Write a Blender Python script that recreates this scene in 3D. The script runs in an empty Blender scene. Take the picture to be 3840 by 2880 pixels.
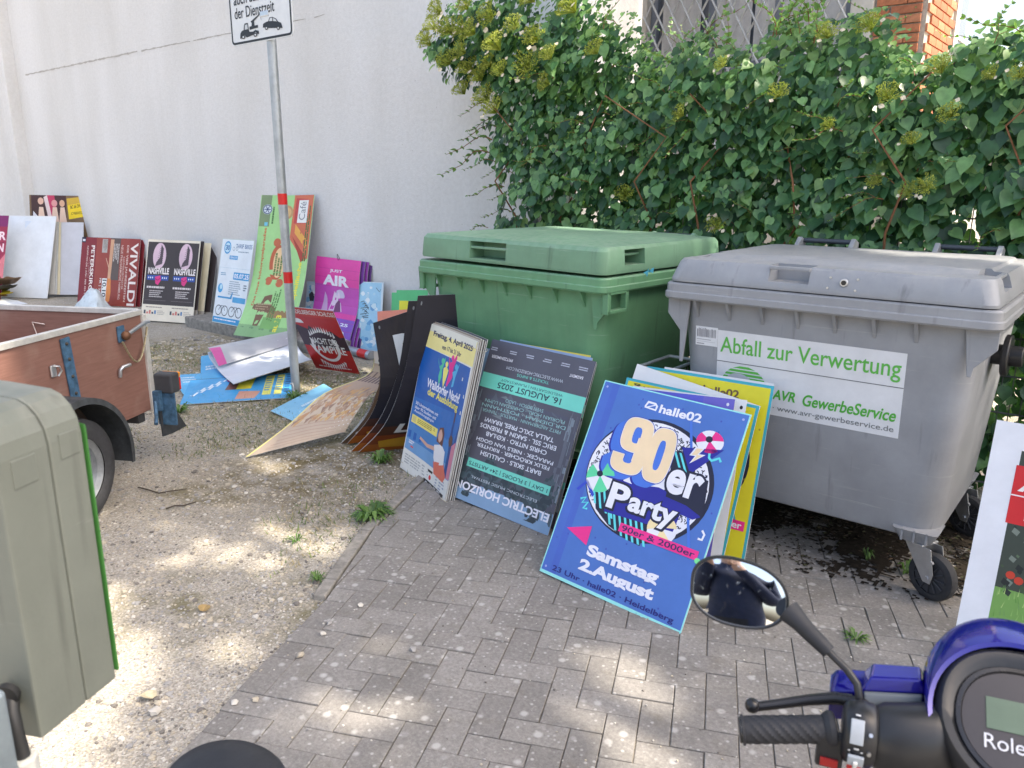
import bpy, bmesh, math, random
from mathutils import Vector, Matrix, Euler, noise
from math import sin, cos, pi, radians, sqrt

S = bpy.context.scene
COL = S.collection
random.seed(11)

# ------------------------------------------------------------------ camera
cam_d = bpy.data.cameras.new("camera")
cam = bpy.data.objects.new("camera", cam_d)
COL.objects.link(cam)
CAM_H = 1.648
def camera_axes(yaw, pitch, roll):
    f = Vector((cos(yaw) * cos(pitch), sin(yaw) * cos(pitch), -sin(pitch)))
    r = Vector((sin(yaw), -cos(yaw), 0))
    u = r.cross(f)
    return r * cos(roll) + u * sin(roll), u * cos(roll) - r * sin(roll), f
_r, _u, _f = camera_axes(radians(129.014), radians(14.467), radians(0.309))
cam.matrix_world = Matrix(((_r.x, _u.x, -_f.x, 0), (_r.y, _u.y, -_f.y, 0), (_r.z, _u.z, -_f.z, CAM_H), (0, 0, 0, 1)))
cam_d.sensor_width = 36.0
cam_d.lens = 27.40
cam_d.clip_start = 0.05
cam_d.clip_end = 500
S.camera = cam
cam_d.dof.use_dof = True                             # a phone lens: its aperture is about 3 mm wide
cam_d.dof.focus_distance = 3.8
cam_d.dof.aperture_fstop = 8.5
S.render.resolution_x, S.render.resolution_y = 1024, 768

# ------------------------------------------------------------------ sky, sun, exposure
SUN_AZ, SUN_EL = radians(17), radians(57)          # from +X towards +Y; height
world = bpy.data.worlds.new("World")
S.world = world
world.use_nodes = True
wn = world.node_tree
wn.nodes.clear()
sky = wn.nodes.new("ShaderNodeTexSky")
sky.sky_type = 'NISHITA'
sky.sun_disc = False
sky.sun_elevation = SUN_EL
sky.sun_rotation = radians(90) - SUN_AZ
sky.air_density, sky.dust_density, sky.ozone_density = 1.0, 5.0, 1.0
bg = wn.nodes.new("ShaderNodeBackground")
bg.inputs["Strength"].default_value = 0.15
wo = wn.nodes.new("ShaderNodeOutputWorld")
wn.links.new(sky.outputs[0], bg.inputs["Color"])
wn.links.new(bg.outputs[0], wo.inputs["Surface"])
sun_d = bpy.data.lights.new("sun", 'SUN')
sun_d.energy = 2.7
sun_d.angle = radians(0.55)
sun_d.color = (1.0, 0.93, 0.82)
sun = bpy.data.objects.new("sun", sun_d)
COL.objects.link(sun)
SUN_DIR = Vector((cos(SUN_EL) * cos(SUN_AZ), cos(SUN_EL) * sin(SUN_AZ), sin(SUN_EL)))
sun.rotation_euler = SUN_DIR.to_track_quat('Z', 'Y').to_euler()
sun.location = SUN_DIR * 30
S.view_settings.view_transform = 'Standard'
S.view_settings.look = 'None'
S.view_settings.exposure = 1.62
S.view_settings.gamma = 1.0
S.view_settings.use_curve_mapping = False
S.view_settings.use_white_balance = True            # the phone's white balance for open shade
S.view_settings.white_balance_temperature = 6950
S.render.engine = 'CYCLES'
S.cycles.max_bounces = 8
S.cycles.transparent_max_bounces = 12

# ------------------------------------------------------------------ colour and material helpers
def lin(c):
    c = c / 255.0
    return c / 12.92 if c <= 0.04045 else ((c + 0.055) / 1.055) ** 2.4
def rgb(r, g, b):
    return (lin(r), lin(g), lin(b), 1.0)
MATS = {}
def new_mat(name):
    m = bpy.data.materials.new(name)
    m.use_nodes = True
    nt = m.node_tree
    return m, nt, nt.nodes["Principled BSDF"]
def nd(nt, kind, **kw):
    n = nt.nodes.new(kind)
    for k, v in kw.items():
        if k in n.inputs.keys():
            n.inputs[k].default_value = v
        else:
            setattr(n, k, v)
    return n
def ramp(nt, fac, stops, interp='LINEAR'):
    r = nt.nodes.new("ShaderNodeValToRGB")
    r.color_ramp.interpolation = interp
    el = r.color_ramp.elements
    while len(el) < len(stops):
        el.new(0.5)
    for e, (p, c) in zip(el, stops):
        e.position = p
        e.color = c
    nt.links.new(fac, r.inputs["Fac"])
    return r.outputs["Color"]
def mixc(nt, fac, a, b, blend='MIX'):
    n = nt.nodes.new("ShaderNodeMix")
    n.data_type = 'RGBA'
    n.blend_type = blend
    for sock, v in ((n.inputs["Factor"], fac), (n.inputs[6], a), (n.inputs[7], b)):
        if hasattr(v, "is_linked") or hasattr(v, "links"):
            nt.links.new(v, sock)
        else:
            sock.default_value = v
    return n.outputs[2]
def bump(nt, height, strength, distance, bsdf, normal=None):
    b = nt.nodes.new("ShaderNodeBump")
    b.inputs["Strength"].default_value = strength
    b.inputs["Distance"].default_value = distance
    nt.links.new(height, b.inputs["Height"])
    if normal is not None:
        nt.links.new(normal, b.inputs["Normal"])
    nt.links.new(b.outputs[0], bsdf.inputs["Normal"])
    return b.outputs[0]
def coords(nt, kind="Object"):
    return nt.nodes.new("ShaderNodeTexCoord").outputs[kind]

def plain(name, col, rough=0.5, metal=0.0, spec=0.5, var=0.12, scale=14.0, bumpy=0.0, bscale=120.0, coat=0.0, rvar=0.12):
    """A surface of one paint with worn, slightly uneven colour and gloss."""
    if name in MATS:
        return MATS[name]
    m, nt, b = new_mat(name)
    co = coords(nt)
    n1 = nd(nt, "ShaderNodeTexNoise", Scale=scale, Detail=6.0, Roughness=0.65)
    nt.links.new(co, n1.inputs["Vector"])
    k = var
    dark = tuple(max(0, c * (1 - k)) for c in col[:3]) + (1,)
    lite = tuple(min(1, c * (1 + k)) for c in col[:3]) + (1,)
    nt.links.new(ramp(nt, n1.outputs["Fac"], [(0.3, dark), (0.7, lite)]), b.inputs["Base Color"])
    rr = nd(nt, "ShaderNodeMapRange")
    rr.inputs["To Min"].default_value = max(0.02, rough - rvar)
    rr.inputs["To Max"].default_value = min(1, rough + rvar)
    n2 = nd(nt, "ShaderNodeTexNoise", Scale=scale * 2.3, Detail=5.0)
    nt.links.new(co, n2.inputs["Vector"])
    nt.links.new(n2.outputs["Fac"], rr.inputs["Value"])
    nt.links.new(rr.outputs[0], b.inputs["Roughness"])
    b.inputs["Metallic"].default_value = metal
    b.inputs["Specular IOR Level"].default_value = spec
    b.inputs["Coat Weight"].default_value = coat
    if bumpy:
        n3 = nd(nt, "ShaderNodeTexNoise", Scale=bscale, Detail=4.0)
        nt.links.new(co, n3.inputs["Vector"])
        bump(nt, n3.outputs["Fac"], bumpy, 0.002, b)
    MATS[name] = m
    return m

def ink(r, g, b):
    """Printing ink on a board, by its printed colour."""
    key = "ink_%d_%d_%d" % (r, g, b)
    return plain(key, rgb(r, g, b), rough=0.38, spec=0.4, var=0.08, scale=5.0, rvar=0.2)

# ------------------------------------------------------------------ objects
WM = {}
def tag(o, label=None, cat=None, group=None, kind=None):
    if label: o["label"] = label
    if cat: o["category"] = cat
    if group: o["group"] = group
    if kind: o["kind"] = kind
    return o
def thing(name, label, cat, loc=(0, 0, 0), rz=0.0, group=None, mat=None):
    o = bpy.data.objects.new(name, None)
    o.empty_display_size = 0.05
    COL.objects.link(o)
    M = mat if mat is not None else Matrix.Translation(Vector(loc)) @ Matrix.Rotation(rz, 4, 'Z')
    o.matrix_world = M
    WM[o.name] = M
    return tag(o, label, cat, group)

class MB:
    """Collects shapes for ONE mesh object."""
    def __init__(s):
        s.v, s.f, s.mi = [], [], []
    def add(s, verts, faces, mi=0):
        k = len(s.v)
        s.v += [Vector(p) for p in verts]
        s.f += [[i + k for i in f] for f in faces]
        s.mi += [mi] * len(faces)
        return s
    def box(s, c, size, rot=None, mi=0, taper=1.0):
        x, y, z = size[0] / 2, size[1] / 2, size[2] / 2
        P = [Vector((a * x * (taper if d > 0 else 1), b * y * (taper if d > 0 else 1), d * z)) for d in (-1, 1) for a, b in ((-1, -1), (1, -1), (1, 1), (-1, 1))]
        if rot is not None:
            P = [rot @ p for p in P]
        c = Vector(c)
        return s.add([p + c for p in P], [(3, 2, 1, 0), (4, 5, 6, 7), (0, 1, 5, 4), (1, 2, 6, 5), (2, 3, 7, 6), (3, 0, 4, 7)], mi)
    def tube(s, pts, rad, n=10, caps=True, mi=0):
        pts = [Vector(p) for p in pts]
        if not hasattr(rad, "__len__"):
            rad = [rad] * len(pts)
        rings = []
        t0 = (pts[1] - pts[0]).normalized()
        ref = Vector((0, 0, 1)) if abs(t0.z) < 0.9 else Vector((1, 0, 0))
        a = t0.cross(ref).normalized()
        for i, p in enumerate(pts):
            t = (pts[min(i + 1, len(pts) - 1)] - pts[max(i - 1, 0)]).normalized()
            a = (a - t * a.dot(t)).normalized()
            b = t.cross(a)
            rings.append([p + (a * cos(2 * pi * j / n) + b * sin(2 * pi * j / n)) * rad[i] for j in range(n)])
        return s.loft(rings, caps, mi)
    def loft(s, rings, caps=True, mi=0, closed=True):
        n = len(rings[0])
        V = [p for r in rings for p in r]
        F = []
        for i in range(len(rings) - 1):
            for j in range(n if closed else n - 1):
                j2 = (j + 1) % n
                F.append((i * n + j, i * n + j2, (i + 1) * n + j2, (i + 1) * n + j))
        if caps:
            F.append(tuple(reversed(range(n))))
            F.append(tuple(range((len(rings) - 1) * n, len(rings) * n)))
        return s.add(V, F, mi)
    def cyl(s, p0, p1, r0, r1=None, n=16, mi=0):
        return s.tube([p0, p1], [r0, r0 if r1 is None else r1], n, True, mi)
    def prism(s, pts, ext, mi=0):
        """closed outline pts (3-D, planar) pushed along ext"""
        pts = [Vector(p) for p in pts]
        e = Vector(ext)
        n = len(pts)
        V = pts + [p + e for p in pts]
        F = [tuple(reversed(range(n))), tuple(range(n, 2 * n))] + [(i, (i + 1) % n, n + (i + 1) % n, n + i) for i in range(n)]
        return s.add(V, F, mi)
    def ball(s, c, r, seg=12, rings=8, sc=(1, 1, 1), mi=0):
        c = Vector(c)
        V, F = [], []
        for i in range(rings + 1):
            th = pi * i / rings
            for j in range(seg):
                ph = 2 * pi * j / seg
                V.append(c + Vector((sin(th) * cos(ph) * sc[0], sin(th) * sin(ph) * sc[1], cos(th) * sc[2])) * r)
        for i in range(rings):
            for j in range(seg):
                F.append((i * seg + j, (i + 1) * seg + j, (i + 1) * seg + (j + 1) % seg, i * seg + (j + 1) % seg))
        return s.add(V, F, mi)
    def grid(s, fn, nu, nv, mi=0):
        V = [fn(i / nu, j / nv) for j in range(nv + 1) for i in range(nu + 1)]
        F = [(j * (nu + 1) + i, j * (nu + 1) + i + 1, (j + 1) * (nu + 1) + i + 1, (j + 1) * (nu + 1) + i) for j in range(nv) for i in range(nu)]
        return s.add(V, F, mi)
    def xf(s, M):
        s.v = [M @ p for p in s.v]
        return s
    def mesh(s, name, mats, smooth=None, fix=True):
        me = bpy.data.meshes.new(name)
        me.from_pydata([tuple(p) for p in s.v], [], s.f)
        for m in (mats if isinstance(mats, (list, tuple)) else [mats]):
            me.materials.append(m)
        if len(me.materials) > 1:
            me.polygons.foreach_set("material_index", s.mi)
        if fix:
            bm = bmesh.new()
            bm.from_mesh(me)
            bmesh.ops.remove_doubles(bm, verts=bm.verts, dist=1e-5)
            bmesh.ops.recalc_face_normals(bm, faces=bm.faces)
            bm.to_mesh(me)
            bm.free()
        if smooth is not None:
            me.polygons.foreach_set("use_smooth", [True] * len(me.polygons))
            me.set_sharp_from_angle(angle=radians(smooth))
        me.update()
        return me
    def build(s, name, mats, parent=None, smooth=None, bevel=0, seg=2, world=False, fix=True):
        if world and parent is not None:
            s.xf(WM[parent.name].inverted())
        me = s.mesh(name, mats, smooth, fix)
        return place(name, me, parent, bevel, seg)
def place(name, me, parent=None, bevel=0, seg=2, mat=None):
    o = bpy.data.objects.new(name, me)
    COL.objects.link(o)
    if parent is not None:
        o.parent = parent
        WM[o.name] = WM[parent.name]
    else:
        WM[o.name] = Matrix.Identity(4)
    if mat is not None:
        o.matrix_local = mat
    if bevel:
        b = o.modifiers.new("bevel", 'BEVEL')
        b.width, b.segments, b.limit_method, b.angle_limit = bevel, seg, 'ANGLE', radians(35)
        b.harden_normals = False
    return o
def cut(o, cutter_mb):
    """Cut a pocket out of a mesh part."""
    me = cutter_mb.mesh("cutter", [o.data.materials[0]])
    c = bpy.data.objects.new("cutter", me)
    COL.objects.link(c)
    c.matrix_world = WM[o.name]
    o.matrix_basis = o.matrix_basis
    bpy.context.view_layer.update()
    md = o.modifiers.new("pocket", 'BOOLEAN')
    md.operation, md.object, md.solver = 'DIFFERENCE', c, 'EXACT'
    dg = bpy.context.evaluated_depsgraph_get()
    nm = bpy.data.meshes.new_from_object(o.evaluated_get(dg))
    o.modifiers.remove(md)
    o.data = nm
    bpy.data.objects.remove(c)
def rrect(w, h, r, n=5):
    """rounded rectangle outline, 2-D, counter-clockwise"""
    P = []
    for cx, cy, a0 in ((w / 2 - r, h / 2 - r, 0), (-w / 2 + r, h / 2 - r, 90), (-w / 2 + r, -h / 2 + r, 180), (w / 2 - r, -h / 2 + r, 270)):
        for i in range(n + 1):
            a = radians(a0 + 90 * i / n)
            P.append((cx + r * cos(a), cy + r * sin(a)))
    return P
# ------------------------------------------------------------------ ground and paving
def gravel_material():
    m, nt, b = new_mat("gravel_ground")
    co = coords(nt)
    v1 = nd(nt, "ShaderNodeTexVoronoi", Scale=150.0)
    v2 = nd(nt, "ShaderNodeTexVoronoi", Scale=38.0)
    n1 = nd(nt, "ShaderNodeTexNoise", Scale=1.1, Detail=6.0, Roughness=0.6)
    n2 = nd(nt, "ShaderNodeTexNoise", Scale=7.0, Detail=8.0, Roughness=0.7)
    n3 = nd(nt, "ShaderNodeTexNoise", Scale=60.0, Detail=4.0)
    for n in (v1, v2, n1, n2, n3):
        nt.links.new(co, n.inputs["Vector"])
    stones = ramp(nt, v1.outputs["Color"], [(0.1, (.21, .195, .17, 1)), (0.5, (.41, .38, .335, 1)), (0.9, (.62, .585, .525, 1))])
    soil = ramp(nt, n2.outputs["Fac"], [(0.3, (.24, .21, .165, 1)), (0.7, (.44, .40, .335, 1))])
    base = mixc(nt, 0.38, stones, soil)
    moss = ramp(nt, n1.outputs["Fac"], [(0.46, (0, 0, 0, 1)), (0.62, (1, 1, 1, 1))])
    mfac = nd(nt, "ShaderNodeMath", operation='MULTIPLY')
    nt.links.new(moss, mfac.inputs[0])
    nt.links.new(ramp(nt, n2.outputs["Fac"], [(0.42, (0, 0, 0, 1)), (0.62, (.75, .75, .75, 1))]), mfac.inputs[1])
    col = mixc(nt, mfac.outputs[0], base, (.13, .115, .045, 1))
    for (mx, my, rad, cc) in ((-3.55, 2.62, .95, (.125, .095, .04, 1)), (-4.9, 3.75, 1.5, (.19, .175, .08, 1)), (-7.0, 3.9, 1.6, (.27, .22, .13, 1))):   # mossy and weedy ground
        ds = nd(nt, "ShaderNodeVectorMath", operation='DISTANCE')
        nt.links.new(co, ds.inputs[0])
        ds.inputs[1].default_value = (mx, my, 0)
        mr_ = nd(nt, "ShaderNodeMapRange")
        mr_.inputs["From Min"].default_value, mr_.inputs["From Max"].default_value = rad, rad * .25
        nt.links.new(ds.outputs["Value"], mr_.inputs["Value"])
        mm = nd(nt, "ShaderNodeMath", operation='MULTIPLY')
        nt.links.new(mr_.outputs[0], mm.inputs[0])
        nt.links.new(ramp(nt, n2.outputs["Fac"], [(0.36, (0, 0, 0, 1)), (0.58, (.85, .85, .85, 1))]), mm.inputs[1])
        col = mixc(nt, mm.outputs[0], col, cc)
    nt.links.new(col, b.inputs["Base Color"])
    b.inputs["Roughness"].default_value = 0.95
    b.inputs["Specular IOR Level"].default_value = 0.2
    h = mixc(nt, 0.5, v1.outputs["Distance"], v2.outputs["Distance"])
    h2 = mixc(nt, 0.4, h, n3.outputs["Fac"])
    bump(nt, h2, 0.9, 0.012, b)
    return m
MB().add([(-90, -60, 0), (60, -60, 0), (60, 90, 0), (-90, 90, 0)], [(0, 1, 2, 3)]).build("ground", gravel_material())["kind"] = "structure"

def paver_material():
    m, nt, b = new_mat("paving_concrete")
    co = coords(nt, "Object")
    geo = nt.nodes.new("ShaderNodeNewGeometry")
    oi = nt.nodes.new("ShaderNodeObjectInfo")
    n1 = nd(nt, "ShaderNodeTexNoise", Scale=90.0, Detail=8.0, Roughness=0.75)
    n2 = nd(nt, "ShaderNodeTexNoise", Scale=3.5, Detail=4.0)
    n3 = nd(nt, "ShaderNodeTexNoise", Scale=9.0, Detail=6.0, Roughness=0.7)
    v = nd(nt, "ShaderNodeTexVoronoi", Scale=17.0)
    for n in (n1, n2, n3, v):
        nt.links.new(geo.outputs["Position"], n.inputs["Vector"])
    grain = ramp(nt, n1.outputs["Fac"], [(0.25, (.155, .15, .145, 1)), (0.55, (.262, .253, .245, 1)), (0.8, (.385, .375, .36, 1))])
    ad_ = nd(nt, "ShaderNodeMath", operation='ADD')
    nt.links.new(oi.outputs["Random"], ad_.inputs[0]); nt.links.new(geo.outputs["Random Per Island"], ad_.inputs[1])
    fr_ = nd(nt, "ShaderNodeMath", operation='FRACT')
    nt.links.new(ad_.outputs[0], fr_.inputs[0])
    tint = ramp(nt, fr_.outputs[0], [(0.0, (.87, .86, .845, 1)), (0.5, (1.0, .985, .965, 1)), (1.0, (1.09, 1.075, 1.05, 1))])
    c = mixc(nt, 1.0, grain, tint, 'MULTIPLY')
    c = mixc(nt, 0.5, c, mixc(nt, 1.0, c, ramp(nt, n2.outputs["Fac"], [(0.35, (.78, .77, .74, 1)), (0.7, (1.16, 1.15, 1.14, 1))]), 'MULTIPLY'))
    spots = ramp(nt, v.outputs["Distance"], [(0.15, (1, 1, 1, 1)), (0.29, (0, 0, 0, 1))])      # pale lichen dots
    keep = nd(nt, "ShaderNodeMath", operation='MULTIPLY')
    nt.links.new(spots, keep.inputs[0])
    nt.links.new(ramp(nt, v.outputs["Color"], [(0.50, (0, 0, 0, 1)), (0.62, (.55, .55, .55, 1))]), keep.inputs[1])
    c = mixc(nt, keep.outputs[0], c, (.56, .55, .53, 1))
    v2 = nd(nt, "ShaderNodeTexVoronoi", Scale=46.0)
    nt.links.new(geo.outputs["Position"], v2.inputs["Vector"])
    k2 = nd(nt, "ShaderNodeMath", operation='MULTIPLY')
    nt.links.new(ramp(nt, v2.outputs["Distance"], [(0.15, (1, 1, 1, 1)), (0.32, (0, 0, 0, 1))]), k2.inputs[0])
    nt.links.new(ramp(nt, v2.outputs["Color"], [(0.55, (0, 0, 0, 1)), (0.66, (.6, .6, .6, 1))]), k2.inputs[1])
    c = mixc(nt, k2.outputs[0], c, (.50, .49, .47, 1))
    dirt = ramp(nt, n3.outputs["Fac"], [(0.56, (0, 0, 0, 1)), (0.74, (.5, .5, .5, 1))])
    c = mixc(nt, dirt, c, (.16, .14, .11, 1))
    nt.links.new(c, b.inputs["Base Color"])
    b.inputs["Roughness"].default_value = 0.92
    b.inputs["Specular IOR Level"].default_value = 0.25
    bump(nt, n1.outputs["Fac"], 0.5, 0.004, b)
    return m
PAV = paver_material()
SAND = plain("joint_sand", (.17, .155, .13, 1), 1.0, spec=0.1, var=0.4, scale=60, bumpy=.6, bscale=300)
PZ = 0.016                                              # walking level of the paving
EDGE = [Vector(p) for p in ((-3.30, 3.62), (-2.93, 2.76), (-2.706, 2.261), (-2.373, 1.734), (-2.165, 1.271), (-2.033, .993), (-1.60, .06), (-1.0, -1.2))]
pave = MB().add([(p.x + .01, p.y, .0105) for p in EDGE] + [(3.0, -1.2, .0105), (3.0, 4.6, .0105), (-3.30, 4.6, .0105)], [tuple(range(len(EDGE) + 3))]).build("paving", SAND)
pave["kind"] = "structure"
ang = radians(24.6)
E1, E2 = Vector((cos(ang), sin(ang))), Vector((-sin(ang), cos(ang)))
A = 0.1005
org = Vector((-1.979, 1.347))
def clip_edge(poly):
    """keep what lies right of the paving's edge line"""
    c = sum(poly, Vector((0, 0))) / len(poly)
    def seg_d(i):
        a, e = EDGE[i], EDGE[i + 1] - EDGE[i]
        t = max(0, min(1, (c - a).dot(e) / e.length_squared))
        return (a + e * t - c).length
    best = min(range(len(EDGE) - 1), key=seg_d)
    for i in (best,):
        a, d = EDGE[i], (EDGE[i + 1] - EDGE[i]).normalized()
        n = Vector((-d.y, d.x))
        if i != best and abs((EDGE[i + 1] - a).angle_signed(EDGE[best + 1] - EDGE[best])) > 0.4: continue
        out = []
        for k in range(len(poly)):
            p, q = poly[k], poly[(k + 1) % len(poly)]
            sp, sq = (p - a).dot(n) - .008, (q - a).dot(n) - .008
            if sp >= 0: out.append(p)
            if sp * sq < 0: out.append(p + (q - p) * (sp / (sp - sq)))
        poly = out
        if len(poly) < 3: return None
    return poly
def block_mesh(poly, name="paving_block", z0=-.02, ch=.003):
    c = sum(poly, Vector((0, 0))) / len(poly)
    ring = lambda k, z: [Vector((p.x + (c.x - p.x) / max((c - p).length, 1e-6) * k, p.y + (c.y - p.y) / max((c - p).length, 1e-6) * k, z)) for p in poly]
    mb = MB().loft([ring(0, z0), ring(0, -ch * .7), ring(ch, 0)], True)
    return mb
def in_frame(p, m=120):
    v = Vector((p.x, p.y, 0)) - Vector((0, 0, CAM_H))
    z = v.dot(_f)
    if z < .3: return False
    x, y = 1106 + 1683.7 * v.dot(_r) / z, 829.5 - 1683.7 * v.dot(_u) / z
    return -m < x < 2212 + m and 0 < y < 1659 + m
blocks = []
G = .0016
full = {}
for m_ in range(-40, 60):
    for n_ in range(-45, 45):
        k = (m_ - n_) % 4
        if k == 0: w, h = 2, 1
        elif k == 3: w, h = 1, 2
        else: continue
        lo, hi = Vector((m_ * A + G, n_ * A + G)), Vector(((m_ + w) * A - G, (n_ + h) * A - G))
        poly = [org + E1 * x + E2 * y for x, y in ((lo.x, lo.y), (hi.x, lo.y), (hi.x, hi.y), (lo.x, hi.y))]
        c = sum(poly, Vector((0, 0))) / 4
        if c.y > 4.5 or not in_frame(c): continue
        if (c.y > 3.75 and c.x < -.45): continue
        pl = clip_edge(poly)
        if not pl: continue
        area = abs(sum(pl[i].x * pl[(i + 1) % len(pl)].y - pl[(i + 1) % len(pl)].x * pl[i].y for i in range(len(pl)))) / 2
        if area < .0008: continue
        blocks.append((c.length, pl, (w, h) if len(pl) == 4 and area > .0175 else None))
blocks.sort(key=lambda t: t[0])
R = random.Random(3)
far = MB()
for i, (d, pl, kind) in enumerate(blocks):
    c = sum(pl, Vector((0, 0))) / len(pl)
    z = PZ + R.uniform(-.002, .0025)
    tilt = Euler((R.uniform(-.01, .01), R.uniform(-.01, .01), R.uniform(-.008, .008))).to_matrix().to_4x4()
    mb = None
    if i < 300:
        if kind and kind in full:
            me = full[kind]
        else:
            me = block_mesh([p - c for p in pl]).mesh("paving_block", PAV)
            if kind: full[kind] = me
        o = bpy.data.objects.new("paving_block", me)
        COL.objects.link(o)
        o.parent = pave
        o.matrix_local = Matrix.Translation((c.x, c.y, z)) @ tilt
    else:
        mb = block_mesh([p - c for p in pl]).xf(Matrix.Translation((c.x, c.y, z)) @ tilt)
        far.add(mb.v, mb.f)
far.build("distant_paving_blocks", PAV, pave, fix=False)["kind"] = "stuff"
# narrow edging stones along the upper part of the border
cur = EDGE[0].copy()
CONC = plain("old_concrete", (.26, .245, .22, 1), .95, spec=.2, var=.35, scale=22, bumpy=.5, bscale=150)
for i in range(1, 4):
    a, c_ = EDGE[i - 1 if i > 1 else 0], EDGE[i]
    d = (c_ - a).normalized()
    n = Vector((-d.y, d.x)) * -1
    L, s_ = (c_ - a).length, 0
    while s_ < L - .02:
        e = min(s_ + .48, L)
        p, q = a + d * (s_ + .003), a + d * (e - .003)
        MB().prism([(p.x, p.y, -.01), (q.x, q.y, -.01), (q.x + n.x * .055, q.y + n.y * .055, -.01), (p.x + n.x * .055, p.y + n.y * .055, -.01)], (0, 0, .034)).build("edging_stone", CONC, pave, bevel=.006)
        s_ = e

# ------------------------------------------------------------------ white rendered building
def render_material():
    m, nt, b = new_mat("white_roughcast")
    co = coords(nt)
    n1 = nd(nt, "ShaderNodeTexNoise", Scale=26.0, Detail=8.0, Roughness=0.7)
    n2 = nd(nt, "ShaderNodeTexNoise", Scale=1.2, Detail=6.0)
    n3 = nd(nt, "ShaderNodeTexNoise", Scale=70.0, Detail=4.0)
    v = nd(nt, "ShaderNodeTexVoronoi", Scale=9.0)
    mp = nt.nodes.new("ShaderNodeMapping")
    mp.inputs["Scale"].default_value = (1, 1, .35)
    nt.links.new(co, mp.inputs[0])
    for n in (n1, n3, v): nt.links.new(co, n.inputs["Vector"])
    nt.links.new(mp.outputs[0], n2.inputs["Vector"])
    c = ramp(nt, n2.outputs["Fac"], [(0.3, (.66, .65, .63, 1)), (0.65, (.755, .75, .745, 1))])
    c = mixc(nt, 0.35, c, mixc(nt, 1.0, c, ramp(nt, n1.outputs["Fac"], [(0.35, (.80, .79, .77, 1)), (0.6, (1.03, 1.03, 1.03, 1))]), 'MULTIPLY'))
    sz_ = nd(nt, "ShaderNodeSeparateXYZ")
    gp_ = nt.nodes.new("ShaderNodeNewGeometry")
    nt.links.new(gp_.outputs["Position"], sz_.inputs[0])
    low = nd(nt, "ShaderNodeMapRange")
    low.inputs["From Min"].default_value, low.inputs["From Max"].default_value = .55, .05
    nt.links.new(sz_.outputs["Z"], low.inputs["Value"])
    spl = nd(nt, "ShaderNodeMath", operation='MULTIPLY')
    nt.links.new(low.outputs[0], spl.inputs[0])
    nt.links.new(ramp(nt, n1.outputs["Fac"], [(0.35, (.15, .15, .15, 1)), (0.65, (.8, .8, .8, 1))]), spl.inputs[1])
    c = mixc(nt, spl.outputs[0], c, (.42, .39, .34, 1))                     # splash dirt at the foot
    run = nd(nt, "ShaderNodeTexNoise", Scale=1.0, Detail=5.0)
    mp2 = nt.nodes.new("ShaderNodeMapping")
    mp2.inputs["Scale"].default_value = (3.5, 3.5, .25)
    nt.links.new(co, mp2.inputs[0]); nt.links.new(mp2.outputs[0], run.inputs["Vector"])
    c = mixc(nt, ramp(nt, run.outputs["Fac"], [(0.55, (0, 0, 0, 1)), (0.8, (.12, .12, .12, 1))]), c, (.58, .56, .53, 1))
    pits = nd(nt, "ShaderNodeMath", operation='MULTIPLY')
    nt.links.new(ramp(nt, v.outputs["Distance"], [(0.035, (1, 1, 1, 1)), (0.06, (0, 0, 0, 1))]), pits.inputs[0])
    nt.links.new(ramp(nt, v.outputs["Color"], [(0.76, (0, 0, 0, 1)), (0.78, (.5, .5, .5, 1))]), pits.inputs[1])
    c = mixc(nt, pits.outputs[0], c, (.36, .33, .30, 1))
    nt.links.new(c, b.inputs["Base Color"])
    b.inputs["Roughness"].default_value = 0.9
    b.inputs["Specular IOR Level"].default_value = 0.2
    h = mixc(nt, 0.45, n1.outputs["Fac"], n3.outputs["Fac"])
    bump(nt, h, 0.55, 0.012, b)
    return m
ROUGH = render_material()
WY = 5.15
bld = thing("rendered_building", "white roughcast building wall behind the leaning posters", "building", (-9, WY, 0))
MB().add([(-14.06, WY, 0), (-3.55, WY, 0), (-3.55, WY, 5.4), (-14.06, WY, 5.4), (-14.06, WY + .9, 0), (-3.55, WY + .9, 0), (-3.55, WY + .9, 5.4), (-14.06, WY + .9, 5.4)],
         [(0, 1, 2, 3), (1, 5, 6, 2), (5, 4, 7, 6), (3, 2, 6, 7)]).build("wall", ROUGH, bld, world=True)
o = MB().box((-19.06, WY - .17 + 2.2, 2.7), (10, 4.4, 5.4)).build("projecting_wall", ROUGH, bld, bevel=.012, world=True)
MB().box((-8.8, WY + .4, 5.46), (10.6, 1.2, .1)).build("roof_edge", plain("roof_zinc", (.30, .31, .32, 1), .5, .6), bld, world=True)
# the long shrinkage crack and its broken end
R = random.Random(9)
CRK = plain("crack_shadow", (.43, .41, .385, 1), .95, var=.3, scale=40)
def crack(pts, wd, name):
    mb = MB()
    for (x0, z0), (x1, z1) in zip(pts, pts[1:]):
        n = max(2, int(abs(x1 - x0) / .06 + abs(z1 - z0) / .05))
        up, dn = [], []
        for i in range(n + 1):
            t = i / n
            x, z = x0 + (x1 - x0) * t, z0 + (z1 - z0) * t + R.uniform(-.004, .004)
            w = wd * R.uniform(.35, 1.1)
            up.append((x, WY - .0025, z + w)); dn.append((x, WY - .0025, z - w))
        mb.loft([up, dn], False, closed=False)
    return mb.build(name, CRK, bld, world=True)
crack([(-13.73, 3.20), (-10.2, 3.208)], .012, "crack")
crack([(-10.1, 3.207), (-8.95, 3.203)], .009, "crack")
crack([(-8.88, 3.203), (-7.35, 3.20)], .007, "crack")
crack([(-7.2, 3.198), (-6.80, 3.196), (-6.79, 3.06)], .006, "crack")
crack([(-6.66, 3.19), (-6.5, 3.20)], .006, "crack")
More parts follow.
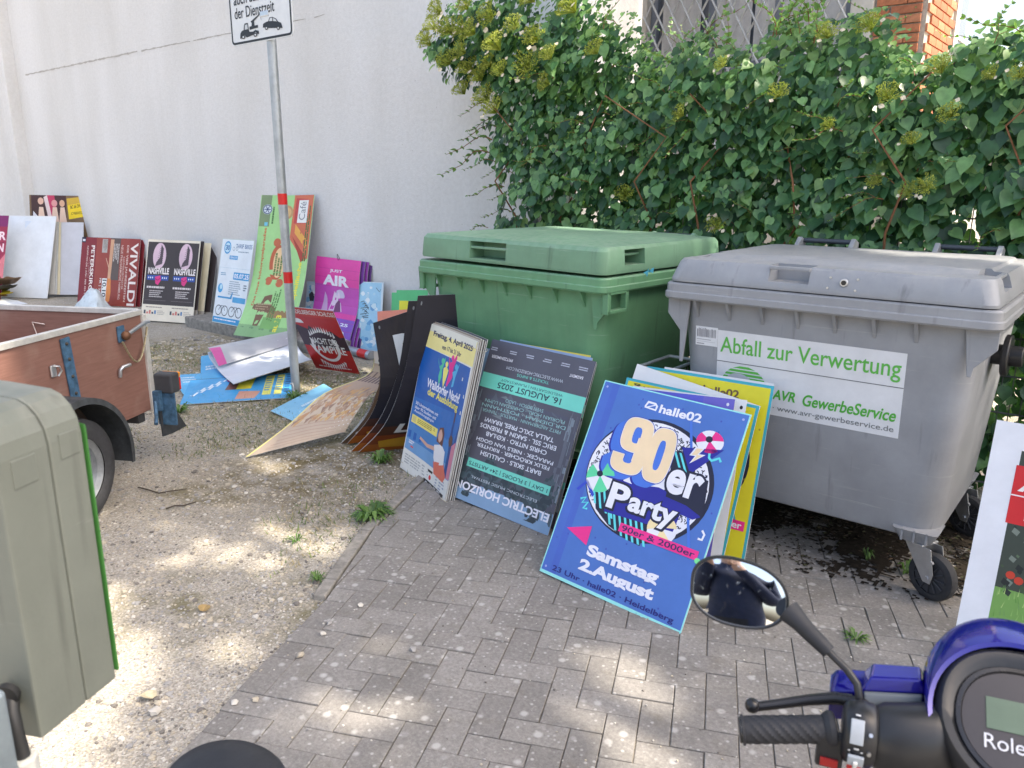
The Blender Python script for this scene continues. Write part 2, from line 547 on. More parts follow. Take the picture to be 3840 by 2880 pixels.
# concrete plinth under the posters
pl = MB().box((-7.35, 4.86, .055), (2.58, .56, .13)).build("concrete_plinth", CONC, None, bevel=.015)
tag(pl, "low weathered concrete plinth at the foot of the white wall", "plinth")
# ------------------------------------------------------------------ building behind the hedge
PLAST = plain("old_plaster", (.60, .57, .53, 1), .9, spec=.2, var=.12, scale=5, bumpy=.4, bscale=60)
BRICKM = []
for i, c in enumerate(((.50, .19, .10), (.43, .16, .09), (.54, .23, .13))):
    BRICKM.append(plain("brick_%d" % i, c + (1,), .85, spec=.25, var=.25, scale=30, bumpy=.5, bscale=150))
MORT = plain("mortar", (.48, .44, .38, 1), .95, spec=.1, var=.2, scale=40)
BY = 7.5
bb = thing("brick_building", "plaster and red brick building with a grilled window behind the hedge", "building", (-2.5, BY, 0))
for c, s_ in (((-5.9, BY + 1.5, 2.6), (3.1, 3, 5.2)), ((-3.34, BY + 1.5, .85), (2.02, 3, 1.7)), ((-2.255, BY + 1.5, 2.6), (.19, 3.02, 5.2)), ((-3.34, BY + 1.5, 4.6), (2.02, 3, 1.2))):
    MB().box(c, s_).build("plaster_wall", PLAST, bb, bevel=.01, world=True)
FRM = plain("window_grey_blue", (.20, .225, .28, 1), .4)
w = MB()
for x in (-4.31, -3.68, -3.02, -2.38):
    w.box((x, BY + .12, 2.85), (.07, .08, 2.3))
for z in (1.74, 2.75, 3.95):
    w.box((-3.34, BY + .12, z), (1.95, .075, .07))
win = w.build("window", FRM, bb, bevel=.005, world=True)
for i, x in enumerate((-4.0, -3.35, -2.7)):
    MB().box((x, BY + .15, 2.85), (.62, .012, 2.2)).build("pane", plain("pane_glass", (.16, .18, .22, 1), .12, spec=.6, var=.2, scale=3), win, world=True)
for i, x in enumerate((-4.02, -3.50, -3.05, -2.62)):
    mb = MB()
    mb.grid(lambda a, c, x=x: Vector((x - .20 + .42 * a, BY + .105 + .015 * sin(a * 25), 1.75 + 2.1 * c)), 12, 1)
    mb.build("curtain", plain("curtain_grey", (.62, .61, .62, 1), .9, var=.1), win, smooth=60, world=True)
GAL = plain("grille_galvanised", (.58, .59, .61, 1), .45, .5)
for i in range(22):                                      # diamond grille in front of the window
    for s_ in (-1, 1):
        x0 = -4.40 - 1.3 + i * .155
        a, b_ = Vector((x0, BY - .03 + .012 * s_, 1.7)), Vector((x0 + 1.3, BY - .03 + .012 * s_, 4.0))
        if s_ < 0: a.x, b_.x = b_.x, a.x
        lo, hi = -4.36, -2.34
        pts = []
        for t in (0, 1):
            pass
        d = b_ - a
        ts = sorted([0.0, 1.0] + [(lo - a.x) / d.x, (hi - a.x) / d.x])
        seg = [t for t in ts if -1e-6 <= t <= 1 + 1e-6 and lo - 1e-4 <= a.x + d.x * t <= hi + 1e-4]
        if len(seg) < 2: continue
        p, q = a + d * seg[0], a + d * seg[-1]
        if (q - p).length < .1: continue
        MB().tube([p, q], .011, 6).build("grille_bar", GAL, bb, smooth=60, world=True)
MB().box((-1.955, BY + .52, 2.6), (.42, .98, 5.2)).build("brick_core", MORT, bb, world=True)
bm_ = [MB().box((0, 0, 0), (.235, .03, .062)).mesh("brick", m) for m in BRICKM]
bs_ = [MB().box((0, 0, 0), (.03, .235, .062)).mesh("brick", m) for m in BRICKM]
bh_ = [MB().box((0, 0, 0), (.112, .03, .062)).mesh("brick", m) for m in BRICKM]
R = random.Random(4)
for k in range(20):
    z = 2.30 + k * .076
    xs = ((-2.02, bm_), (-1.84 - .0, bh_)) if k % 2 else ((-2.09, bh_), (-1.90, bm_))
    for x, ms in xs:
        place("brick", R.choice(ms), bb).location = Vector((x, BY + .02, z)) - Vector((-2.5, BY, 0))
    for j in range(4):
        y = BY + .15 + j * .247 + (.12 if k % 2 else 0)
        if y < BY + .95:
            place("brick", R.choice(bs_), bb).location = Vector((-1.742, y, z)) - Vector((-2.5, BY, 0))
MB().box((-1.80, BY + 1.10, 2.6), (.16, .16, 5.2)).build("plaster_reveal", PLAST, bb, world=True)
MB().box((-1.80, BY + 1.45, 2.9), (.05, .5, 2.4)).build("side_window", plain("brown_frame", (.10, .06, .045, 1), .5), bb, world=True)
MB().box((-1.77, BY + 1.45, 2.95), (.03, .36, 2.2)).build("pane", plain("pane_glass", (.05, .06, .08, 1)), bb, world=True)
for z in (2.45, 3.0, 3.5):
    MB().box((-1.752, BY + 1.45, z), (.02, .38, .03)).build("glazing_bar", plain("white_paint", (.75, .75, .74, 1), .4), bb, world=True)

# ------------------------------------------------------------------ wire mesh fence
FY = 4.72
fence = thing("mesh_fence", "grey wire mesh fence half hidden inside the climbing hedge", "fence", (-1.6, FY, 0))
WIRE = plain("fence_wire", (.16, .17, .17, 1), .5, .5)
for x in (-3.62, -1.12, 1.38):
    MB().box((x, FY + .03, 1.02), (.06, .04, 2.05)).build("post", plain("fence_post", (.30, .33, .35, 1), .45, .4), fence, bevel=.004, world=True)
vw = MB().tube([(0, 0, 0), (0, 0, 2.0)], .003, 5).mesh("vertical_wire", WIRE)
for i in range(92):
    place("vertical_wire", vw, fence).location = (-2.10 + i * .05, 0, .05)
hw = MB().tube([(0, 0, 0), (4.6, 0, 0)], .004, 5).mesh("horizontal_wire", WIRE)
for i in range(11):
    for s_ in (-1, 1):
        place("horizontal_wire", hw, fence).location = (-2.12, .007 * s_, .08 + i * .2)

# ------------------------------------------------------------------ climbing hydrangea hedge
def leaf_material(name, dark, mid, lite, trans=0.22, rough=0.42, vein=True):
    m, nt, b = new_mat(name)
    geo = nt.nodes.new("ShaderNodeNewGeometry")
    oi = nt.nodes.new("ShaderNodeObjectInfo")
    ad = nd(nt, "ShaderNodeMath", operation='ADD')
    nt.links.new(geo.outputs["Random Per Island"], ad.inputs[0])
    nt.links.new(oi.outputs["Random"], ad.inputs[1])
    fr = nd(nt, "ShaderNodeMath", operation='FRACT')
    nt.links.new(ad.outputs[0], fr.inputs[0])
    c = ramp(nt, fr.outputs[0], [(0.0, dark), (0.55, mid), (0.93, lite), (1.0, tuple(min(1, x * 1.12) for x in lite[:3]) + (1,))])
    n = nd(nt, "ShaderNodeTexNoise", Scale=28.0, Detail=3.0)
    nt.links.new(geo.outputs["Position"], n.inputs["Vector"])
    c = mixc(nt, 1.0, c, ramp(nt, n.outputs["Fac"], [(0.3, (.8, .8, .8, 1)), (0.7, (1.2, 1.2, 1.15, 1))]), 'MULTIPLY')
    nt.links.new(c, b.inputs["Base Color"])
    b.inputs["Roughness"].default_value = rough
    b.inputs["Specular IOR Level"].default_value = 0.45
    tr = nt.nodes.new("ShaderNodeBsdfTranslucent")
    nt.links.new(mixc(nt, 1.0, c, (1.5, 1.7, .7, 1), 'MULTIPLY'), tr.inputs["Color"])
    mx = nt.nodes.new("ShaderNodeMixShader")
    mx.inputs[0].default_value = trans
    nt.links.new(b.outputs[0], mx.inputs[1])
    nt.links.new(tr.outputs[0], mx.inputs[2])
    nt.links.new(mx.outputs[0], nt.nodes["Material Output"].inputs["Surface"])
    return m
LEAF = leaf_material("hydrangea_leaf", (.024, .072, .034, 1), (.062, .165, .068, 1), (.19, .36, .14, 1), .24, .36)
YOUNG = leaf_material("hydrangea_young_leaf", (.09, .19, .07, 1), (.15, .28, .10, 1), (.24, .38, .15, 1), .3)
# heart-shaped leaf, folded a little along its midrib: (x, y, z) with the stalk at 0 and the tip at y = 1
LV = [(0, 0, 0), (.20, -.10, .05), (.44, .10, .10), (.46, .36, .11), (.32, .64, .07), (.13, .86, .0), (0, 1.03, -.07),
      (-.20, -.10, .05), (-.44, .10, .10), (-.46, .36, .11), (-.32, .64, .07), (-.13, .86, .0), (0, .35, .015), (0, .7, -.005)]
LF = [(0, 1, 2), (0, 2, 12), (12, 2, 3), (12, 3, 4), (12, 4, 13), (13, 4, 5), (13, 5, 6), (0, 8, 7), (0, 12, 8), (12, 9, 8), (12, 10, 9), (12, 13, 10), (13, 11, 10), (13, 6, 11)]
LVV = [Vector(p) for p in LV]
def leaf_matrix(pos, normal, tip, size, wide=1.0):
    n = normal.normalized()
    t = (tip - n * tip.dot(n)).normalized()
    x = t.cross(n)
    return Matrix(((x.x * size * wide, t.x * size, n.x * size, pos.x), (x.y * size * wide, t.y * size, n.y * size, pos.y), (x.z * size * wide, t.z * size, n.z * size, pos.z), (0, 0, 0, 1)))
R = random.Random(17)
def top_z(x):
    base = 2.40 + (.08 if x > -1.9 else 0) + .10 * sin(x * 3.1 + 1) + .06 * sin(x * 7.7) + .05 * sin(x * 13)
    if x < -2.2: base += min(.56, (-2.2 - x) * .55)
    return base
def left_x(z):
    e = -3.92 + .09 * sin(z * 9) + .06 * sin(z * 23)
    if z > 2.15: e -= min(.62, (z - 2.15) * 1.35)
    elif z < 1.5: e += (1.5 - z) * .05
    return e
def front_y(x, z):
    y = 4.49 + .13 * noise.noise(Vector((x * 1.6, z * 2.1, 3))) + .13 * noise.noise(Vector((x * 5, z * 6, 9)))
    k = max(0, z - (top_z(x) - .25)) / .25
    y += .16 * k * k
    if z < 1.5: y += (1.5 - z) * .15
    return y
hedge = thing("climbing_hydrangea", "dense green climbing hydrangea hedge with yellow green flower heads above the bins", "hedge", (-1.6, FY, 0))
HINV = WM[hedge.name].inverted()
LM = []                                                   # (weight, matrix, young)
tries = 0
while len(LM) < 18500 and tries < 200000:
    tries += 1
    x, z = R.uniform(-4.6, 1.2), (R.uniform(.95, 3.0) if R.random() < .93 else R.uniform(.1, .95))
    if z > top_z(x) + R.uniform(-.06, .05) or x < left_x(z) + R.uniform(-.04, .06): continue
    if z < 1.62 and R.random() < (.12 if noise.noise(Vector((x * 3, z * 3, 1))) < .18 else .62): continue
    depth = R.random() ** 1.6
    y = front_y(x, z) + depth * .34
    up = .25 + .9 * max(0, z - (top_z(x) - .22)) / .22
    nrm = Vector((R.gauss(.05, .38) - (.5 if x < left_x(z) + .2 else 0), -1, R.gauss(.35, .3) + up * .8))
    tip = Vector((R.gauss(0, .45), R.gauss(-.12, .2), -1))
    near_top = z > top_z(x) - .20
    sz = .030 + .068 * R.random() ** 1.2 * (1.0 + .22 * max(-1, min(1, (x + 1.6) / 2)))
    if near_top: sz *= R.uniform(.5, .9)
    if R.random() < .16: sz *= .55
    LM.append((sz * (1.3 - depth), leaf_matrix(Vector((x, y, z)), nrm, tip, sz, R.uniform(.85, 1.1)), (near_top and R.random() < .5) or (depth < .2 and R.random() < .10)))
for i in range(9000):                                     # the inner mass behind the mesh
    x, z = R.uniform(-4.2, 1.4), (R.uniform(.02, 2.7) if i % 3 else R.uniform(.02, 1.1))
    if z > top_z(x) - .1 or x < left_x(z) + .12: continue
    if 1.15 < z < 1.5 and R.random() < .3: continue
    LM.append((0, leaf_matrix(Vector((x, R.uniform(4.68, 5.0), z)), Vector((R.gauss(0, .6), -1, R.gauss(.3, .5))), Vector((R.gauss(0, .6), 0, -1)), R.uniform(.05, .09)), False))
LM.sort(key=lambda t: -t[0])
lm_ = {}
for yg, mt in ((False, LEAF), (True, YOUNG)):
    mb = MB(); mb.add(LVV, LF)
    me = mb.mesh("leaf", mt, fix=False)
    me.polygons.foreach_set("use_smooth", [True] * len(me.polygons))
    lm_[yg] = me
for w_, M, yg in LM[:300]:
    place("leaf", lm_[yg], hedge).matrix_local = HINV @ M
fol = MB()
for w_, M, yg in LM[300:]:
    Mi = HINV @ M
    fol.add([Mi @ p for p in LVV], LF, 1 if yg else 0)
f_ = fol.build("foliage", [LEAF, YOUNG], hedge, fix=False)
f_.data.polygons.foreach_set("use_smooth", [True] * len(f_.data.polygons))
f_["kind"] = "stuff"
# shoots with small paired leaves, and bare stems
BARK = plain("hydrangea_stem", (.20, .085, .035, 1), .7, var=.3, scale=30)
def shoot_mesh(seed, n=9, L=.36):
    r = random.Random(seed)
    mb = MB()
    pts = [Vector((i / 6 * L, .02 * sin(i * 1.3 + seed), .03 * sin(i * .9) - .05 * (i / 6) ** 2 * r.random())) for i in range(7)]
    mb.tube(pts, [.0035 - .0004 * i for i in range(7)], 5, True, 0)
    for i in range(n):
        t = (i + 1) / n
        p = pts[0].lerp(pts[-1], t)
        k = min(6, int(t * 6)); p = pts[k].lerp(pts[min(6, k + 1)], t * 6 - k)
        for s_ in (-1, 1):
            M = leaf_matrix(p, Vector((r.gauss(-.2, .3), r.gauss(-.4, .4), 1)), Vector((r.uniform(.2, .9), s_ * r.uniform(.4, 1), r.uniform(-.6, .1))), r.uniform(.022, .046) * (1.15 - .5 * t), .8)
            mb.add([M @ q for q in LVV], LF, 1)
    return mb.mesh("shoot", [BARK, YOUNG], fix=False)
SH = [shoot_mesh(s_) for s_ in range(5)]
def put_shoot(p, d, k, sc=1.0):
    d = Vector(d).normalized()
    up = Vector((0, 0, 1)) if abs(d.z) < .9 else Vector((0, -1, 0))
    y = up.cross(d).normalized(); z = d.cross(y)
    place("shoot", SH[k % 5], hedge).matrix_local = HINV @ Matrix(((d.x * sc, y.x * sc, z.x * sc, p[0]), (d.y * sc, y.y * sc, z.y * sc, p[1]), (d.z * sc, y.z * sc, z.z * sc, p[2]), (0, 0, 0, 1)))
for i, (z, dx) in enumerate(((1.32, .28), (1.44, .32), (1.55, .22), (1.62, .36), (1.72, .3), (1.86, .55), (1.95, .52), (2.03, .45), (2.10, .4), (2.18, .4), (1.80, .3), (2.25, .3))):
    put_shoot((left_x(z) + .12, 4.52 + .05 * (i % 3), z), (-1, R.uniform(-.2, .1), R.uniform(-.15, .1)), i, dx / .36 * .95)
for i in range(70):
    x = R.uniform(-3.3, .7)
    put_shoot((x, R.uniform(4.5, 4.75), top_z(x) - .12), (R.uniform(-.8, .8), R.uniform(-.5, .3), R.uniform(.35, 1)), i, R.uniform(.5, 1.05))
for i in range(60):
    x = R.uniform(-3.4, .6); z = R.uniform(1.4, top_z(x) - .2)
    put_shoot((x, front_y(x, z) + .02, z), (R.uniform(-1, 1), R.uniform(-.9, -.3), R.uniform(-.3, .5)), i, R.uniform(.4, .85))
for i in range(9):
    x = -3.6 + .5 * i
    pts = [Vector((x + R.uniform(-.1, .1) + .03 * k * R.uniform(-1, 1), 4.62 - .03 * k * R.random(), .1 + k * .26)) for k in range(9)]
    MB().tube(pts, [.012 - .001 * k for k in range(9)], 7).build("stem", BARK, hedge, smooth=60, world=True)
# lacy flower heads
FLW = leaf_material("flower_head_green", (.28, .33, .06, 1), (.40, .44, .09, 1), (.54, .53, .16, 1), .4, .6)
CREAMP = plain("cream_floret", (.74, .64, .48, 1), .7, var=.2, scale=50)
def flower_mesh(seed):
    r = random.Random(seed)
    mb = MB()
    for i in range(84):
        a, rr = r.uniform(0, 2 * pi), sqrt(r.random()) * .07
        e = Vector((rr * cos(a), rr * sin(a), .05 - rr * rr * 4 + r.uniform(-.006, .006)))
        mid = e * .5 + Vector((0, 0, -.012))
        mb.tube([(0, 0, -.03), mid, e], .0009, 3, False, 0)
        for k in range(3):
            c = e + Vector((r.uniform(-.008, .008), r.uniform(-.008, .008), r.uniform(-.004, .006)))
            s_ = r.uniform(.0026, .0046)
            mb.add([c + Vector((s_, 0, 0)), c - Vector((s_, 0, 0)), c + Vector((0, s_, 0)), c - Vector((0, s_, 0)), c + Vector((0, 0, s_)), c - Vector((0, 0, s_))], [(0, 2, 4), (2, 1, 4), (1, 3, 4), (3, 0, 4), (2, 0, 5), (1, 2, 5), (3, 1, 5), (0, 3, 5)], 0)
    for i in range(r.randint(1, 4)):
        a = r.uniform(0, 2 * pi)
        c = Vector((.082 * cos(a), .082 * sin(a), .022))
        for k in range(4):
            b_ = pi / 2 * k + a
            d, e = Vector((cos(b_), sin(b_), .15)) * .016, Vector((-sin(b_), cos(b_), .1)) * .009
            mb.add([c, c + d * .6 + e, c + d, c + d * .6 - e], [(0, 1, 2, 3)], 1)
    return mb.mesh("flower_head", [FLW, CREAMP], fix=False)
FM = [flower_mesh(s_) for s_ in range(5)]
FP = [(-4.5, 2.7, 0), (-4.3, 2.85, 0), (-4.2, 2.5, 0), (-4.22, 2.72, 0), (-3.9, 2.66, 0), (-3.85, 2.46, 0), (-3.6, 2.68, 0), (-3.3, 2.84, 0), (-3.92, 2.24, 0), (-4.05, 2.44, 0), (-3.35, 2.3, 0), (-2.9, 2.45, 0), (-4.45, 2.78, .1), (-4.38, 2.64, .0), (-4.10, 2.72, .05), (-4.02, 2.55, 0), (-4.0, 2.84, 0), (-3.8, 2.76, 0), (-3.72, 2.56, 0), (-3.68, 2.40, 0), (-3.95, 2.38, 0), (-4.12, 2.30, 0), (-3.55, 2.86, 0), (-3.5, 2.42, 0), (-3.42, 2.58, 0), (-3.15, 2.74, 0), (-3.78, 2.15, 0), (-3.25, 2.45, 0),
      (-2.05, 2.30, 0), (-1.52, 2.42, 0), (-1.32, 2.44, 0), (-1.7, 2.12, 0), (-1.15, 2.08, 0), (-.95, 2.20, 0), (-.72, 2.16, 0), (-.6, 2.14, 0), (-.86, 1.98, 0), (-1.02, 1.86, 0), (-1.18, 1.66, 0), (-1.0, 1.62, 0), (-.92, 1.64, 0), (-2.3, 2.05, 0), (-2.75, 1.58, 0), (-2.05, 1.40, 0), (-.5, 2.1, 0), (-1.42, 1.95, 0)]
for i, (x, z, q) in enumerate(FP):
    y = front_y(x, z) - .05
    n = Vector((R.gauss(-.1, .25), -1, R.gauss(.55, .25))).normalized()
    place("flower_head", FM[i % 5], hedge).matrix_local = HINV @ Matrix.Translation((x, y, z)) @ n.to_track_quat('Z', 'Y').to_matrix().to_4x4() @ Matrix.Rotation(R.uniform(0, 6), 4, 'Z') @ Matrix.Scale((R.uniform(.9, 1.4) if x < -3.0 else R.uniform(.55, 1.0)), 4)
# ------------------------------------------------------------------ printed boards
GLYPH = {}
def glyphs(s, bold):
    key = (s, bold)
    if key not in GLYPH:
        cu = bpy.data.curves.new("lettering", 'FONT')
        cu.body = s
        cu.size = 1.0
        cu.offset = bold
        cu.resolution_u = 5
        ob = bpy.data.objects.new("lettering", cu)
        me = bpy.data.meshes.new_from_object(ob)
        vs = [(v.co.x, v.co.y) for v in me.vertices]
        fs = [tuple(p.vertices) for p in me.polygons]
        bpy.data.objects.remove(ob)
        bpy.data.curves.remove(cu)
        bpy.data.meshes.remove(me)
        GLYPH[key] = (vs, fs)
    return GLYPH[key]

WHITE_FACE = plain("hollow_board_white", rgb(222, 224, 226), rough=0.45, spec=0.35, var=0.05, scale=6)
EDGE_GREY = plain("board_edge_grey", rgb(188, 190, 188), rough=0.6, var=0.1)

class Board:
    def __init__(s, name, label, cat, o, u, v, W, H, group=None, t=0.004, bend=None, rot=0, face=None, back=None, nb=14, parent=None):
        u, v = Vector(u).normalized(), Vector(v).normalized()
        n = u.cross(v).normalized()
        v = n.cross(u)
        s.W, s.H, s.t, s.bend, s.rot, s.nb = W, H, t, bend, rot, nb
        s.M = Matrix(((u.x, v.x, n.x, o[0]), (u.y, v.y, n.y, o[1]), (u.z, v.z, n.z, o[2]), (0, 0, 0, 1)))
        s.art, s.let = [], []
        mb = MB()
        if bend:
            mb.grid(lambda a, b: bend(Vector((a * W, b * H, 0))), nb, nb)
            k = len(mb.v)
            nn = nb + 1
            mb.v += [p - Vector((0, 0, t)) for p in mb.v]
            mb.f += [tuple(i + k for i in reversed(f)) for f in mb.f]
            mb.mi = [0] * (nb * nb) + [1] * (nb * nb)
            ring = [i for i in range(nn)] + [j * nn + nb for j in range(1, nn)] + [nb * nn + i for i in range(nb - 1, -1, -1)] + [j * nn for j in range(nb - 1, 0, -1)]
            for a, b in zip(ring, ring[1:] + ring[:1]):
                mb.f.append((a, a + k, b + k, b))
                mb.mi.append(2)
        else:
            mb.add([(0, 0, 0), (W, 0, 0), (W, H, 0), (0, H, 0)], [(0, 1, 2, 3)], 0)
            mb.add([(0, 0, -t), (W, 0, -t), (W, H, -t), (0, H, -t)], [(3, 2, 1, 0)], 1)
            mb.add([(0, 0, 0), (W, 0, 0), (W, H, 0), (0, H, 0), (0, 0, -t), (W, 0, -t), (W, H, -t), (0, H, -t)], [(0, 4, 5, 1), (1, 5, 6, 2), (2, 6, 7, 3), (3, 7, 4, 0)], 2)
        me = mb.mesh(name, [face or WHITE_FACE, back or WHITE_FACE, EDGE_GREY], 30 if bend else None, fix=False)
        s.ob = bpy.data.objects.new(name, me)
        COL.objects.link(s.ob)
        s.ob.matrix_world = s.M
        WM[s.ob.name] = s.M
        tag(s.ob, label, cat, group)
    def D(s, fx, fy):
        if s.rot == 180: return ((1 - fx) * s.W, fy * s.H)
        if s.rot == 90: return ((1 - fy) * s.W, (1 - fx) * s.H)
        if s.rot == 270: return (fy * s.W, fx * s.H)
        return (fx * s.W, (1 - fy) * s.H)
    def poly(s, pts, col, layer=1, tri=None):
        P = [s.D(*p) for p in pts]
        s.art.append((P, tri or [tuple(range(len(P)))], col, layer))
        return s
    def rect(s, x0, y0, x1, y1, col, layer=1):
        return s.poly([(x0, y0), (x1, y0), (x1, y1), (x0, y1)], col, layer)
    def ell(s, cx, cy, rx, ry, col, layer=1, n=28, a0=0, a1=360):
        pts = [(cx + rx * cos(radians(a0 + (a1 - a0) * i / n)), cy - ry * sin(radians(a0 + (a1 - a0) * i / n))) for i in range(n + (0 if a1 - a0 == 360 else 1))]
        return s.poly(pts, col, layer)
    def ring(s, cx, cy, rx, ry, k, col, layer=1, n=36, a0=0, a1=360):
        pts, tri = [], []
        for i in range(n + 1):
            a = radians(a0 + (a1 - a0) * i / n)
            pts += [(cx + rx * cos(a), cy - ry * sin(a)), (cx + rx * k * cos(a), cy - ry * k * sin(a))]
            if i:
                q = 2 * i
                tri.append((q - 2, q, q + 1, q - 1))
        return s.poly(pts, col, layer, tri)
    def line(s, pts, wd, col, layer=2):
        """a drawn stroke; wd as a share of the width"""
        asp = s.W / s.H if s.rot not in (90, 270) else s.H / s.W
        P, tri = [], []
        for i, p in enumerate(pts):
            a, b = pts[max(i - 1, 0)], pts[min(i + 1, len(pts) - 1)]
            dx, dy = (b[0] - a[0]), (b[1] - a[1]) / asp
            L = sqrt(dx * dx + dy * dy) or 1
            nx, ny = -dy / L * wd / 2, dx / L * wd / 2
            P += [(p[0] + nx, p[1] + ny * asp), (p[0] - nx, p[1] - ny * asp)]
            if i:
                q = 2 * i
                tri.append((q - 2, q, q + 1, q - 1))
        return s.poly(P, col, layer, tri)
    def text(s, t, x0, y0, x1, y1, col, layer=4, bold=0.0, slant=0.0, tilt=0.0):
        """lettering fitted into a box (shares of width and height)"""
        vs, fs = glyphs(t, bold)
        if not vs: return s
        xs, ys = [p[0] for p in vs], [p[1] for p in vs]
        ax, bx, ay, by = min(xs), max(xs), min(ys), max(ys)
        out = []
        for x, y in vs:
            gx, gy = (x - ax) / (bx - ax), (by - y) / (by - ay)
            X = x0 + gx * (x1 - x0) + (1 - gy) * slant * (x1 - x0)
            Y = y0 + gy * (y1 - y0) + gx * tilt
            out.append(s.D(X, Y))
        s.let.append((out, fs, col, layer))
        return s
    def lines(s, x0, y0, x1, y1, n, col, seed=0, layer=3, fill=0.5):
        """small print too fine to read, set as rows of broken word strokes"""
        R = random.Random(seed)
        h = (y1 - y0) / n
        for i in range(n):
            x = x0
            end = x1 - (x1 - x0) * R.random() * 0.3
            while x < end:
                w = (x1 - x0) * R.uniform(0.05, 0.16)
                s.rect(x, y0 + i * h, min(x + w, end), y0 + i * h + h * fill, col, layer)
                x += w + (x1 - x0) * 0.018
        return s
    def done(s):
        for name, items in [("printed_artwork", s.art)] + [("lettering", [q]) for q in s.let]:
            if not items: continue
            cols = sorted({it[2] for it in items})
            bm = bmesh.new()
            for P, fs, col, layer in items:
                z = 0.0003 + 0.0002 * layer
                vs = [bm.verts.new((p[0], p[1], z)) for p in P]
                for f in fs:
                    try:
                        fc = bm.faces.new([vs[i] for i in f])
                        fc.material_index = cols.index(col)
                    except ValueError:
                        pass
            bm.normal_update()
            bmesh.ops.triangulate(bm, faces=[f for f in bm.faces if len(f.verts) > 4])
            if s.bend:
                for i in range(1, s.nb):
                    for ax, L in ((0, s.W), (1, s.H)):
                        co, no = [0, 0, 0], [0, 0, 0]
                        co[ax], no[ax] = L * i / s.nb, 1
                        bmesh.ops.bisect_plane(bm, geom=list(bm.verts) + list(bm.edges) + list(bm.faces), plane_co=co, plane_no=no, dist=1e-6)
            bm.normal_update()
            for f in bm.faces:
                if f.normal.z < 0: f.normal_flip()
            if s.bend:
                for v in bm.verts:
                    z = v.co.z
                    v.co = s.bend(Vector((v.co.x, v.co.y, 0))) + Vector((0, 0, z + 0.0006))
            me = bpy.data.meshes.new(name)
            bm.to_mesh(me)
            bm.free()
            for c in cols:
                me.materials.append(ink(*c))
            place(name, me, s.ob)
        return s

